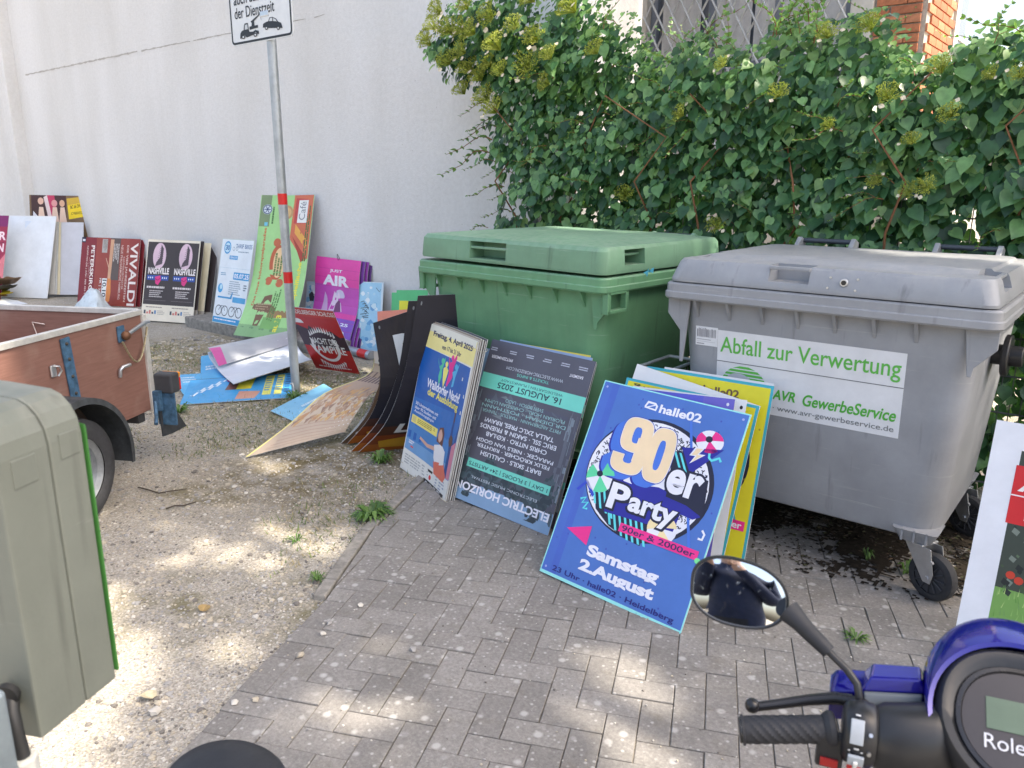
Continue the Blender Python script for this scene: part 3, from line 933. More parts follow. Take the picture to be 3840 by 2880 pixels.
# --- blue party poster in front of the grey bin, and its stack
NAVY, BLUE, WHT, CREAM, TEAL, PINK, BLK, MID = (45, 45, 150), (76, 116, 190), (232, 232, 242), (240, 214, 175), (96, 218, 225), (236, 52, 140), (38, 38, 58), (72, 118, 212)
def party_circle(b, dots, bg):
    b.ell(.508, .41, .424, .29, BLK, 2, 40)
    b.ell(.5, .412, .405, .277, bg, 3, 40)
    R = random.Random(5)
    for i in range(330):                              # squiggle pattern
        a, r = R.uniform(0, 360), sqrt(R.uniform(.25, .9))
        x, y, d = .5 + .40 * r * cos(radians(a)), .412 + .272 * r * sin(radians(a)), R.uniform(0, 360)
        q = [(x + .011 * cos(radians(d + k)) * (1 if k < 60 else .2), y + .008 * sin(radians(d + k))) for k in (0, 55, 125)]
        b.line(q, .0055, dots, 4)
def party_poster(b, front=True):
    b.rect(0, 0, 1, 1, (150, 226, 222), 1)
    b.rect(.008, .006, .992, .985, BLUE, 2)
    for i, c in enumerate(((72, 102, 188), (74, 108, 190))):   # uneven ink of the print
        b.rect(.008, .006, .12 - .05 * i, .985, c, 3 - .5 * (1 - i))
    R = random.Random(3)
    for i in range(46):
        x, y = R.uniform(.03, .96), R.uniform(.02, .97)
        b.ell(x, y, .006, .005, (66, 84, 172), 3, 7)
    b.poly([(.335, .078), (.348, .05), (.405, .052), (.425, .066), (.42, .09), (.338, .086)], WHT, 3)
    b.poly([(.348, .075), (.358, .06), (.4, .062), (.348, .08)], BLUE, 4)
    b.poly([(.366, .08), (.41, .064), (.412, .082)], BLUE, 4)
    b.text("halle02", .44, .052, .722, .094, WHT, 5, .03)
    b.ell(.508, .415, .424, .29, BLK, 3, 48)
    b.ell(.497, .417, .406, .277, WHT, 4, 48)
    R = random.Random(5)
    for i in range(1250):
        a, r = R.uniform(0, 360), sqrt(R.uniform(.12, .97))
        x, y, d = .497 + .395 * r * cos(radians(a)), .417 + .268 * r * sin(radians(a)), R.uniform(0, 360)
        b.line([(x + .011 * cos(radians(d + k)), y + .008 * sin(radians(d + k))) for k in (0, 65, 130)], .0062, BLK, 5 + .0004 * i)
    # striped field at the lower left of the disc
    field = [(.17, .5), (.30, .50), (.36, .60), (.62, .60), (.60, .712), (.50, .705), (.36, .675), (.24, .62)]
    b.poly(field, BLK, 6)
    for i in range(13):
        x = .165 + i * .039
        y0 = .515 if x < .3 else .605
        dx = .14
        yb = min(.70, y0 + .165) if x > .3 else .62 + .0 * i
        if x < .3:
            y1 = .60 + (x - .17) * .35
            b.poly([(x, y0), (x + .016, y0), (x + .016 + dx * (y1 - y0) * 4.4, y1), (x + dx * (y1 - y0) * 4.4, y1)], TEAL, 7)
        elif x < .56:
            y1 = min(.708, .64 + (x - .25) * .4)
            b.poly([(x, y0), (x + .016, y0), (x + .016 + (y1 - y0) * .62, y1), (x + (y1 - y0) * .62, y1)], TEAL, 7)
    b.poly([(.60, .25), (.70, .24), (.86, .42), (.66, .40)], BLK, 6)
    for i in range(3):
        x = .62 + i * .035
        b.poly([(x, .25), (x + .014, .249), (x + .135, .385), (x + .12, .387)], TEAL, 7)
    # thin guide lines
    b.poly([(.655, .095), (.672, .095), (.735, .235), (.718, .235)], MID, 8)
    b.poly([(.795, .46), (.812, .46), (.905, .65), (.888, .652)], MID, 8)
    b.poly([(.06, .56), (.12, .50), (.20, .56), (.19, .575), (.12, .52), (.08, .565)], (58, 78, 196), 8)
    # beach balls
    for cx, cy, rx, ry, c1, hub in ((.815, .165, .085, .052, PINK, BLK), (.20, .47, .10, .075, (92, 214, 160), BLK), (.70, .605, .095, .066, (242, 222, 170), BLK)):
        b.ell(cx, cy, rx, ry, WHT, 8, 24)
        for k in range(3):
            b.poly([(cx - rx * .05, cy - ry * .1)] + [(cx + rx * cos(radians(120 * k + 20 + j * 15)), cy - ry * sin(radians(120 * k + 20 + j * 15))) for j in range(5)], c1, 9)
        b.ell(cx - rx * .1, cy - ry * .2, .022, .015, hub, 10, 12)
    # flag with a bolt
    b.poly([(.66, .222), (.912, .184), (.76, .33)], NAVY, 9)
    b.poly([(.742, .205), (.80, .198), (.775, .232), (.815, .228), (.735, .285), (.755, .245), (.72, .248)], WHT, 10)
    b.poly([(.75, .209), (.79, .204), (.765, .237), (.80, .234), (.745, .275), (.765, .24), (.732, .243)], CREAM, 10.6)
    b.line([(.835, .215), (.84, .235), (.86, .245), (.88, .235), (.90, .225), (.915, .24)], .014, TEAL, 10)
    b.line([(.115, .60), (.15, .585), (.135, .615), (.175, .605), (.155, .64), (.185, .635)], .014, TEAL, 10)
    b.line([(.935, .55), (.955, .565), (.95, .59), (.925, .59)], .013, WHT, 10)
    # the big numerals, with their blue block shadow
    def sup(cx, cy, rx, ry, col, L, e=.62, a0=0, a1=360, n=36, k=0.0, ky=None):
        """a soft-cornered ring or disc, as in a rounded display face"""
        pts, tri = [], []
        ky = k if ky is None else ky
        for q in range(n + 1):
            a = radians(a0 + (a1 - a0) * q / n)
            c, s_ = math.copysign(abs(cos(a)) ** e, cos(a)), math.copysign(abs(sin(a)) ** e, sin(a))
            pts += [(cx + rx * c, cy - ry * s_), (cx + rx * k * c, cy - ry * ky * s_)]
            if q:
                m = 2 * q
                tri.append((m - 2, m, m + 1, m - 1))
        b.poly(pts, col, L, tri)
    def ninety(dx, dy, g, col, L):
        sup(.352 + dx, .226 + dy, .103 + g, .084 + g * .8, col, L, .66, k=max(.05, .28 - g * 6), ky=max(.1, .48 - g * 6))     # bowl of the nine
        b.poly([(.372 - g + dx, .235 + dy), (.455 + g + dx, .235 + dy), (.455 + g + dx, .345 + dy), (.372 - g + dx, .352 + dy)], col, L + .03)
        sup(.342 + dx, .346 + dy, .113 + g, .072 + g * .8, col, L + .06, .7, -180, 0, 24, max(.1, .28 - g * 5), max(.02, .30 - g * 5))
        b.poly([(.229 - g + dx, .330 - g * .6 + dy), (.309 + g + dx, .330 - g * .6 + dy), (.309 + g + dx, .348 + dy), (.229 - g + dx, .348 + dy)], col, L + .09)
        sup(.537 + dx, .288 + dy, .087 + g, .130 + g * .8, col, L + .12, .66, k=max(.05, .28 - g * 6), ky=max(.2, .56 - g * 5))
    for k in range(7):
        ninety(-.011 * (6 - k), .0065 * (6 - k), .004, NAVY if k == 0 else MID, 8.2 + .15 * k)
    ninety(0, 0, .007, NAVY, 9.3)
    ninety(0, 0, .0035, WHT, 9.5)
    ninety(0, 0, 0, CREAM, 9.7)
    b.poly([(.30, .45), (.42, .455), (.60, .43), (.86, .46), (.90, .50), (.86, .52), (.78, .515), (.77, .60), (.30, .62)], NAVY, 8.05)
    b.poly([(.645, .36), (.70, .325), (.88, .335), (.915, .50), (.80, .47), (.66, .46)], BLK, 10.2)
    for t_, x0, y0, x1, y1 in (("er", .635, .325, .86, .44), ("P", .30, .47, .44, .595), ("arty", .445, .492, .765, .607)):
        b.text(t_, x0 - .014, y0 - .011, x1 + .014, y1 + .011, BLK, 11.0, .075)
    for dx, dy, c, L, bo in ((.012, .010, BLK, 11.6, .045), (.0, .0, WHT, 12.4, .035)):
        b.text("er", .635 + dx, .325 + dy, .86 + dx, .44 + dy, c, L, bo)
        b.text("P", .30 + dx, .47 + dy, .44 + dx, .595 + dy, c, L, bo)
        b.text("arty", .445 + dx, .492 + dy, .765 + dx, .607 + dy, c, L, bo)
    b.poly([(.09, .754), (.258, .705), (.262, .80)], PINK, 10)
    b.rect(.436, .641, .957, .682, PINK, 13)
    b.text("90er & 2000er", .455, .648, .938, .675, (58, 40, 92), 14, .015)
    b.ell(.963, .682, .018, .013, (120, 226, 150), 14, 12)
    b.text("Samstag", .28, .786, .775, .858, WHT, 9, .05)
    b.text("2.August", .258, .862, .78, .932, WHT, 9, .05)
    b.text("23 Uhr · halle02 · Heidelberg", .085, .945, .938, .978, (40, 40, 120), 9, .02)
    for x, y in ((.035, .03), (.965, .03), (.035, .965)):
        b.ell(x, y, .008, .006, (160, 170, 220), 9, 8)
    return b
GP = "party boards stacked against the grey bin"
party_poster(Board("poster_board", "blue 90er party poster at the front of the stack against the grey bin", "poster", (-1.826, 2.449, .030), (.9985, -.0431, -.0306), (.0455, .4651, .8836), .687, .878, GP)).done()
def yellow_poster(b, head=True, turned=False):
    b.rect(0, 0, 1, 1, (58, 170, 190), 1)
    b.rect(.02, .015, .98, .985, (222, 212, 52), 2)
    R = random.Random(8)
    for i in range(40):
        b.ell(R.uniform(.04, .95), R.uniform(.03, .97), .008, .006, (176, 160, 60), 3, 7)
    b.text("halle02", .48, .05, .76, .095, (110, 84, 60), 5, .03)
    b.ell(.5, .42, .42, .285, BLK, 3, 40)
    b.ell(.49, .42, .39, .265, (206, 54, 128), 4, 40)
    R = random.Random(5)
    for i in range(200):
        a, r = R.uniform(0, 360), sqrt(R.uniform(.3, .93))
        x, y, d = .49 + .38 * r * cos(radians(a)), .42 + .255 * r * sin(radians(a)), R.uniform(0, 360)
        b.line([(x + .012 * cos(radians(d + k)), y + .009 * sin(radians(d + k))) for k in (0, 65, 130)], .0065, BLK, 5)
    b.poly([(.80, .56), (.815, .56), (.90, .72), (.885, .72)], (58, 170, 190), 6)
    b.rect(.44, .70, .96, .75, PINK, 6)
    b.text("90er & 2000er", .46, .706, .94, .742, WHT, 7, .02)
    b.text("Heidelberg", .40, .945, .93, .978, (70, 52, 44), 5, .02)
    return b
yellow_poster(Board("poster_board", "yellow party poster with teal border, upright near the back of the grey bin stack", "poster", (-1.717, 2.917, .017), (.9994, .0339, -.0021), (-.0061, .2419, .9703), .59, .84, GP)).done()
b = Board("poster_board", "blank white poster back between the two yellow party posters", "poster", (-1.87, 2.864, .109), (.9879, 0, -.1554), (.1492, .2788, .9487), .60, .776, GP)
b.ell(.45, .10, .01, .008, (90, 90, 90), 1, 8).ell(.46, .115, .014, .004, (110, 110, 112), 2, 8).done()
yellow_poster(Board("poster_board", "yellow party poster standing upside down just behind the purple one", "poster", (-1.785, 2.753, .034), (.9995, -.0159, -.0289), (.0324, .3087, .9506), .628, .801, GP, rot=180)).done()
b = Board("poster_board", "purple blue party poster tucked right behind the front blue one", "poster", (-1.702, 2.654, .016), (.9971, -.0183, .0734), (-.0627, .344, .9369), .547, .802, GP)
b.rect(0, 0, 1, 1, (112, 104, 196), 1).rect(0, 0, .75, .9, (96, 96, 200), 2).text("halle02", .42, .045, .72, .085, WHT, 4, .03).ell(.95, .03, .012, .009, WHT, 4, 8).rect(.9, .93, 1, 1, PINK, 3).done()
b = Board("poster_board", "white poster corner with a dark hole beside the purple poster", "poster", (-1.66, 2.69, .016), (.9985, -.01, .0549), (-.05, .33, .9427), .53, .805, GP)
b.ell(.965, .04, .013, .010, (40, 40, 46), 1, 8).done()
b = Board("poster_board", "pale poster at the very back, resting flat on the grey bin", "poster", (-1.64, 2.955, .019), (.9981, .0608, -.006), (-.0078, .2249, .9744), .50, .838, GP)
b.rect(.97, .02, 1, .98, (96, 190, 196), 1).done()

# --- electric horizon stack on the green bin (hung upside down)
GE = "festival boards stacked against the green bin"
SLATE, SLATE2, MINT, SKYB, LEAFD = (88, 88, 100), (92, 98, 116), (116, 214, 196), (132, 164, 196), (58, 70, 78)
b = Board("poster_board", "dark festival poster standing upside down at the front of its stack against the green bin", "poster", (-2.712, 2.815, .030), (.9983, -.0571, -.024), (.0427, .3679, .9284), .69, .866, GE, rot=180)
b.rect(0, 0, 1, 1, SLATE, 1).rect(0, 0, 1, .12, SKYB, 2)
R = random.Random(21)
for i in range(260):                                  # printed treetops along the sky
    a = R.uniform(0, 1)
    y = .10 + .05 * sin(a * 21) + R.uniform(-.045, .16)
    if .25 < a < .8 and y < .12: continue
    k = R.uniform(.012, .04)
    b.poly([(min(.995, max(.005, a + k * cos(radians(q + R.uniform(-20, 20))))), max(.03, y + k * .8 * sin(radians(q)))) for q in range(0, 360, 60)], (LEAFD, (66, 80, 86), (80, 96, 104))[i % 3], 3 + .01 * (i % 40))
for i in range(70):
    x = R.uniform(.0, .08) if i % 2 else R.uniform(.9, .99)
    y = R.uniform(.15, .65)
    b.rect(x, y, min(1, x + R.uniform(.004, .03)), y + R.uniform(.02, .10), (104, 108, 120) if i % 3 else (128, 140, 150), 3 + .01 * (i % 40))
b.rect(.10, .64, .90, .66, (86, 88, 104), 4)
for i in range(34):
    x, y = R.uniform(.12, .8), R.uniform(.50, .66)
    b.poly([(x, y), (x + R.uniform(.03, .12), y + .01), (x + R.uniform(.02, .08), y + R.uniform(.02, .05))], (96, 102, 114) if i % 2 else (118, 128, 134), 4 + .01 * i)
b.text("ELECTRIC HORIZON", .03, .065, .965, .115, WHT, 6, .03)
b.text("ELECTRONIC MUSIC FESTIVAL", .17, .148, .83, .164, (196, 206, 216), 6)
b.rect(.085, .208, .905, .262, MINT, 5)
b.text("1 DAY | 3 FLOORS | 24+ ARTISTS", .105, .22, .885, .25, (46, 62, 74), 6, .008)
for t, x0, x1, y in (("BART SKILS · CALLUSH", .20, .80, .298), ("FELIX KRÖCHER · RIKHTER", .14, .86, .337), ("PARAÇEK · NIELS VAN GOGH", .12, .88, .376), ("CHRIS NITRO · KØ:LAB", .20, .80, .418), ("ERIC SSL · SAKIN & FRIENDS", .13, .88, .459), ("TALLA 2XLC PRES. RRAW!", .17, .85, .499)):
    b.text(t, x0, y, x1, y + .027, (222, 226, 236), 6, .015)
for t, x0, x1, y in (("FRITZ ANDERMANN · MARTIUS · TLNHSR", .13, .90, .556), ("DR.DIEMAH · POSTMANN", .10, .92, .586), ("FLORIAN HORL · CHRISTIAN LUMN", .12, .90, .616), ("SVEN BOSCH · LADO", .33, .70, .645)):
    b.text(t, x0, y, x1, y + .02, (150, 196, 196), 6)
b.rect(0, .70, 1, .792, MINT, 5)
b.text("16. AUGUST 2025", .20, .715, .82, .752, (46, 58, 74), 6, .015)
b.text("WELDEGARTEN | PLANKSTADT", .20, .762, .80, .781, (52, 70, 84), 6)
b.text("TICKETS & INFOS", .35, .812, .66, .829, MINT, 6)
b.text("WWW.ELECTRIC-HORIZON.COM", .23, .84, .78, .859, (196, 204, 214), 6)
b.text("BASEMENT", .07, .885, .19, .902, WHT, 6, .01).text("PFITZENMEIER", .74, .888, .96, .906, WHT, 6, .015)
for i, x in enumerate((.05, .21, .38, .55, .72, .92)):
    b.lines(x, .935, x + (.08 if i else .09), .96, 2, (186, 190, 204), 30 + i, 6)
b.done()
for i, (lab, o, u, v, W, H) in enumerate((("mint striped poster board just behind the upside down festival poster", (-2.726, 2.865, .04), (.999, -.0292, -.0345), (.0423, .3411, .9391), .686, .834),
                              ("pale blue poster board in the middle of the festival stack", (-2.675, 2.894, .027), (.9993, -.0329, -.018), (.0277, .3249, .9453), .608, .849),
                              ("poster board with yellow top edge at the back of the festival stack", (-2.63, 2.931, .016), (.999, -.0386, .006), (.002, .3096, .9508), .555, .846))):
    b = Board("poster_board", lab, "poster", o, u, v, W, H, GE)
    b.rect(0, 0, 1, 1, (SLATE, (150, 172, 204), (226, 208, 92))[i], 1)
    if i == 0: b.rect(.93, .25, 1, .33, MINT, 2).rect(.95, .35, 1, .9, (150, 160, 172), 2).rect(.95, .72, 1, .76, MINT, 3)
    if i == 1: b.rect(.9, .2, 1, .95, (120, 132, 148), 2)
    b.done()
b = Board("poster_board", "pale blue board edge showing left of the festival stack", "poster", (-2.77, 2.90, .016), (.998, -.06, 0), (.03, .33, .944), .5, .80, GE)
b.rect(0, 0, 1, 1, (142, 172, 204), 1).rect(0, .6, 1, 1, (98, 120, 140), 2).done()

# --- tied bundle with the job fair night on it
GW = "bundle of job fair boards tied with wire"
def sag(W, H, amp, twist=0.0):
    return lambda p: Vector((p.x, p.y - amp * 0.35 * sin(pi * p.x / W) * (1 - p.y / H), p.z - amp * sin(pi * p.x / W) * (1 - .6 * p.y / H) + twist * (p.x / W - .5) * (p.y / H - .5)))
wo_, wu, wv = Vector((-3.259, 2.97, .010)), Vector((.9372, -.3488, -.0094)), Vector((.0891, .2131, .973))
wn_ = wu.cross(wv).normalized()
WB = sag(.606, .877, .03)
b = Board("poster_board", "blue and yellow job fair poster on the front of the wire-tied bundle", "poster", wo_, wu, wv, .606, .877, GW, bend=WB, nb=10)
b.rect(0, 0, 1, 1, (224, 224, 218), 1).rect(.0, .006, 1, .155, (240, 226, 150), 2).rect(.005, 0, .99, .045, (222, 220, 206), 3)
b.poly([(0, .155), (.97, .165), (.99, .86), (.55, .86), (.012, .855)], (18, 92, 172), 2)
b.poly([(.01, .50), (.98, .46), (.99, .66), (.01, .68)], (34, 108, 182), 2.4)
b.poly([(.012, .66), (.98, .63), (.985, .8), (.012, .79)], (66, 130, 192), 2.6)
b.poly([(.012, .78), (.98, .78), (.985, .865), (.012, .855)], (112, 160, 206), 2.8)
b.text("Freitag, 4. April 2025", .14, .035, .935, .08, (24, 40, 96), 6, .03)
b.text("von 17 bis 21 Uhr", .34, .10, .73, .13, (40, 52, 96), 6, .02)
for pts, c in (([(.31, .19), (.36, .24), (.40, .22), (.44, .17), (.45, .19), (.42, .25), (.43, .30), (.40, .36), (.37, .30), (.38, .26), (.33, .22)], (70, 190, 150)),
               ([(.44, .24), (.49, .22), (.54, .24), (.52, .30), (.49, .36), (.46, .31)], (236, 226, 120)),
               ([(.50, .15), (.55, .19), (.60, .17), (.66, .12), (.67, .15), (.63, .21), (.64, .27), (.56, .34), (.54, .33), (.56, .26), (.54, .21)], (226, 36, 140)),
               ([(.62, .24), (.68, .22), (.74, .17), (.73, .2), (.70, .26), (.69, .32), (.65, .33), (.66, .27)], (74, 176, 220))):
    b.poly(pts, c, 5)
for x, y, c in ((.405, .198, (70, 190, 150)), (.585, .155, (226, 36, 140)), (.685, .198, (74, 176, 220)), (.49, .208, (236, 226, 120))):
    b.ell(x, y, .028, .018, c, 5.5, 12)
b.text("Walldorfer Nacht", .19, .342, .87, .40, WHT, 6, .03, tilt=.0)
b.text("der Ausbildung", .23, .402, .87, .46, (240, 226, 110), 6, .03)
for i, t in enumerate(("30 Unternehmen mit", "über 90 Studien- und", "Ausbildungsgängen")):
    b.text(t, .06, .522 + .028 * i, .50 - .03 * i, .543 + .028 * i, WHT, 6, .015)
b.rect(.04, .615, .545, .668, (238, 222, 120), 5).rect(.055, .622, .12, .66, (214, 200, 130), 6).lines(.15, .626, .52, .658, 3, (150, 140, 70), 4, 6)
# two cheering young people on the photo
SKIN, SKIN2 = (214, 168, 150), (96, 70, 66)
b.poly([(.84, .45), (.865, .45), (.87, .62), (.93, .64), (.985, .50), (.99, .54), (.96, .68), (.95, .86), (.84, .86), (.85, .70), (.82, .64)], (30, 76, 140), 5)
b.ell(.86, .635, .045, .035, SKIN2, 6, 14).poly([(.84, .45), (.865, .45), (.865, .52), (.845, .52)], SKIN2, 6)
b.poly([(.58, .60), (.66, .585), (.70, .62), (.70, .70), (.56, .69)], (104, 62, 58), 6).ell(.625, .645, .045, .042, SKIN, 7, 14)
b.poly([(.53, .72), (.68, .69), (.78, .72), (.80, .80), (.62, .835), (.56, .80)], (232, 230, 230), 6)
b.poly([(.54, .73), (.56, .755), (.40, .765), (.24, .742), (.25, .725), (.40, .742)], SKIN, 6)
b.poly([(.57, .82), (.80, .79), (.90, .86), (.86, .90), (.62, .89)], (226, 116, 96), 6)
b.poly([(.90, .66), (.985, .62), (.985, .86), (.91, .86)], (206, 130, 150), 5.4)
b.lines(.07, .785, .17, .812, 2, WHT, 3, 6, .6).rect(.11, .818, .16, .828, (226, 90, 90), 6)
b.poly([(.012, .855), (.3, .86), (.99, .868), (.995, .995), (.012, .99)], (228, 228, 222), 4)
b.lines(.05, .885, .6, .955, 4, (176, 178, 178), 9, 5).rect(.50, .885, .60, .9, (40, 40, 44), 6).ell(.56, .93, .025, .016, (216, 60, 66), 6, 12).lines(.66, .89, .95, .965, 4, (150, 160, 180), 10, 5)
b.poly([(.44, .955), (.93, .965), (.93, .992), (.44, .985)], (40, 40, 44), 6).lines(.48, .966, .9, .984, 1, (210, 210, 210), 12, 7)
b.done()
for i in range(6):
    o = wo_ - wn_ * (.008 + .0075 * i) + wu * (.004 * (i % 3) + .002 * i) + Vector((0, 0, .012 + .005 * (i % 2)))
    bb = Board("poster_board", "%s board of the wire-tied job fair bundle behind its front poster" % ("second", "third", "fourth", "fifth", "sixth", "rearmost")[i], "poster", o, wu, wv, .606, .872 + .004 * (i % 3), GW, t=.005, bend=sag(.606, .877, .03 + .004 * i), nb=8, back=EDGE_GREY)
    bb.rect(0, 0, 1, 1, ((196, 184, 168), (150, 136, 120), (120, 112, 104), (176, 166, 150), (110, 104, 100), (92, 92, 96))[i], 1).done()
t = thing("binding_wire", "twisted pale wire loops tying the job fair bundle at its corners", "wire", wo_)
for k, (fx, fy) in enumerate(((.0, .045), (1.0, .955), (.99, .02), (.01, .93))):
    c = wo_ + wu * (.606 * fx) + wv * (.877 * fy) + wn_ * .004
    s_ = -1 if fx < .5 else 1
    pts = [c + wu * (s_ * .028 * sin(a)) + wn_ * (.02 - .05 * (1 - cos(a)) * .9) + wv * (.008 * cos(2 * a)) for a in [i * pi / 6 for i in range(13)]]
    MB().tube(pts, .0016, 6).build("wire_loop", plain("wire_pale", rgb(196, 190, 172), .5, .3), t, smooth=60, world=True)
# --- boards along the white wall
GV = "concert boards stacked along the white wall"
MAR, MAR2, BRN = (128, 44, 50), (150, 70, 60), (96, 84, 80)
def vivaldi(b):
    b.rect(0, 0, 1, 1, MAR2, 1).rect(0, .74, 1, 1, MAR, 2).rect(0, .0, .99, .18, (146, 60, 54), 2).rect(.0, .33, .62, .50, BRN, 2)
    b.poly([(.02, .44), (.95, .475), (.95, .52), (.02, .50)], (206, 160, 128), 3)          # the bow and neck of a violin
    b.poly([(.60, .455), (.80, .44), (.94, .455), (.95, .53), (.80, .54), (.60, .505)], (222, 140, 78), 4)
    b.line([(.30, .56), (.45, .50), (.7, .47)], .01, (214, 176, 150), 4)
    b.text("VIVALDI", .06, .03, .985, .155, (236, 226, 220), 6, .02)
    b.text("DIE VIER JAHRESZEITEN", .10, .185, .93, .225, (226, 206, 196), 6, .01)
    b.text("KAMMERORCHESTER", .27, .24, .75, .268, (214, 190, 180), 6)
    b.text("NEUE PHILHARMONIE HAMBURG", .10, .28, .90, .315, (220, 196, 186), 6, .005)
    b.lines(.08, .35, .38, .45, 4, (206, 200, 196), 14, 5)
    b.rect(.60, .52, .93, .60, (226, 230, 228), 5).text("10.10.", .62, .525, .90, .59, (40, 50, 66), 6, .02)
    b.text("FR | 20.00", .60, .615, .92, .655, (226, 222, 218), 6, .01)
    b.rect(.02, .55, .22, .64, (176, 170, 166), 5).lines(.03, .56, .21, .63, 3, (120, 116, 112), 2, 6)
    b.text("PETERSKIRCHE", .12, .765, .95, .825, (238, 230, 224), 6, .02)
    b.lines(.3, .845, .7, .855, 1, (206, 170, 166), 6, 5)
    b.text("RESERVIX.DE | 0761 888 499 99", .13, .875, .88, .905, (226, 206, 200), 6, .005)
    b.rect(0, .93, .08, 1, (34, 34, 54), 5).rect(.03, .94, .06, .985, (220, 220, 230), 6)
    return b
VU, VV = (.9035, .4284, -.0114), (-.1018, .2404, .9653)
vo = Vector((-11.324, 4.492, .012))
vivaldi(Board("poster_board", "maroon concert poster turned sideways, leaning on the white wall behind the trailer", "poster", vo, VU, VV, .927, .92, GV, rot=90)).done()
vn = Vector(VU).cross(Vector(VV))
for i in range(4):
    bb = Board("poster_board", "maroon concert board %s behind the sideways front one" % ("directly", "two places", "three places", "four places")[i], "poster", vo - vn * (.05 + .06 * i) + Vector(VU) * (.03 + .055 * i), VU, Vector(VV) + Vector((0, .01 * i, 0)), .927, .92, GV)
    bb.rect(0, 0, 1, 1, (MAR, (110, 40, 44), MAR2, (100, 36, 40))[i], 1).done()

NB = (66, 58, 58)
def nashville(b):
    b.rect(0, 0, 1, 1, (226, 218, 200), 1).rect(.015, .03, .985, .80, NB, 2)
    for k in (0, .5):
        b.ell(.25 + k, .20, .125, .16, (214, 186, 200), 3, 30)
        b.poly([(.27 + k, .06), (.32 + k, .11), (.31 + k, .30), (.18 + k, .33), (.20 + k, .28), (.26 + k, .22)], (90, 78, 84), 4)
        for i in range(7):
            b.line([(.24 + k - .004 * i, .12 + .026 * i), (.28 + k, .10 + .026 * i), (.32 + k, .13 + .026 * i)], .006, (60, 48, 54), 5)
        b.text("NASHVILLE", .06 + k, .345, .46 + k, .425, (232, 224, 222), 6, .035)
        b.rect(.05 + k, .44, .46 + k, .50, (52, 84, 160), 4)
        for i in (0, 1, 2, 7, 8, 9):
            b.ell(.08 + k + .038 * i, .47, .010, .012, (226, 230, 240), 5, 6)
        b.poly([(.20 + k, .46), (.30 + k, .44), (.32 + k, .50), (.27 + k, .56), (.22 + k, .54)], (214, 62, 130), 6)
        b.line([(.20 + k, .48), (.26 + k, .50), (.31 + k, .47)], .012, (150, 30, 90), 6.5)
        b.lines(.06 + k, .575, .46 + k, .605, 1, (214, 206, 204), 50, 5, .8)
        b.lines(.12 + k, .625, .40 + k, .72, 4, (196, 188, 186), 51, 5)
        b.rect(.05 + k, .745, .45 + k, .75, (120, 110, 108), 5)
        for i, c in enumerate(((70, 74, 84), (206, 120, 110), (206, 120, 110), (60, 70, 90), (90, 130, 170))):
            b.rect(.05 + k + .05 * i, .87 + .02 * (i % 2), .085 + k + .05 * i, .915, c, 4)
        b.lines(.08 + k, .825, .40 + k, .85, 1, (150, 140, 130), 55, 4)
        b.lines(.31 + k, .87, .46 + k, .93, 3, (176, 170, 160), 56, 4)
    return b
NU, NV = Vector((.9165, .3999, -.01)), Vector((-.1033, .2607, .96))
no_ = Vector((-9.36, 4.406, .02))
GN = "brown line dance boards standing by the white wall"
nashville(Board("poster_board", "brown twin-panel poster with pale ovals, front of its stack by the white wall", "poster", no_, NU, NV, .736, .985, GN)).done()
nn_ = NU.cross(NV).normalized()
for i in range(3):
    bb = Board("poster_board", "dark board %s the brown twin-panel poster by the wall" % ("just behind", "second behind", "third behind")[i], "poster", no_ - nn_ * (.05 + .075 * i) + NU * (.015 + .03 * i) + Vector((0, 0, .01)), NU, NV - nn_ * (.02 * i), .736, .985, GN)
    bb.rect(0, 0, 1, 1, (226, 214, 184) if i == 1 else (70, 62, 62), 1).rect(0, .84, 1, 1, (176, 170, 160), 2).done()

# far-left boards
b = Board("poster_board", "large blank white board back, leftmost large board by the wall", "poster", (-12.845, 4.058, .012), (.8711, .4911, -.0031), (-.1593, .2886, .9441), .772, 1.205)
b.rect(.02, .01, .98, .99, (218, 224, 230), 1).done()
b = Board("poster_board", "magenta and crimson concert poster cut by the left picture edge", "poster", (-13.088, 3.504, .012), (.8455, .534, -.0029), (-.1726, .2785, .9448), .787, 1.22)
b.rect(0, 0, 1, 1, (146, 44, 72), 1).rect(0, 0, 1, .13, (120, 40, 96), 2).text("RPER", .52, .19, .985, .29, (226, 206, 214), 4, .03).text("NTEN", .52, .33, .96, .43, (226, 206, 214), 4, .03).rect(0, .32, 1, .325, (90, 30, 60), 3)
b.poly([(.8, .62), (1, .45), (1, .75)], (206, 120, 130), 3).done()
GS = "white boards fanned out at the wall behind the trailer"
for i, (dx, w) in enumerate(((.0, .34), (.26, .22), (.40, .10), (.46, .08), (.52, .34))):
    U_, V_ = Vector((.786, .6182, -.0088)), Vector((-.1614, .2189, .9623))
    o = Vector((-12.722, 4.39, .012)) + U_ * dx + U_.cross(V_) * (.16 - .012 * i)
    bb = Board("poster_board", "blank white board, %s of the fan of white boards behind the trailer" % ("leftmost", "second from left", "third from left", "fourth from left", "rightmost")[i], "poster", o, U_ + Vector((0, .06 * i - .1, 0)), V_, w, 1.06, GS, t=.012)
    bb.rect(.0, 0, 1, 1, ((206, 218, 232), (214, 212, 206), (206, 208, 208), (218, 208, 178), (198, 200, 208))[i], 1).done()
b = Board("poster_board", "show poster with dancers and yellow panel above the white boards", "poster", (-12.923, 4.525, .016), (.8035, .5951, -.0146), (-.0761, .1271, .989), .898, 1.44)
b.rect(0, 0, 1, 1, (120, 96, 70), 1).rect(.03, .0, .62, .30, (70, 44, 44), 2)
b.poly([(.30, 0), (.42, 0), (.50, .30), (.36, .30)], (190, 60, 96), 3).poly([(.24, .02), (.30, 0), (.38, .24), (.33, .28)], (226, 206, 206), 3.5)
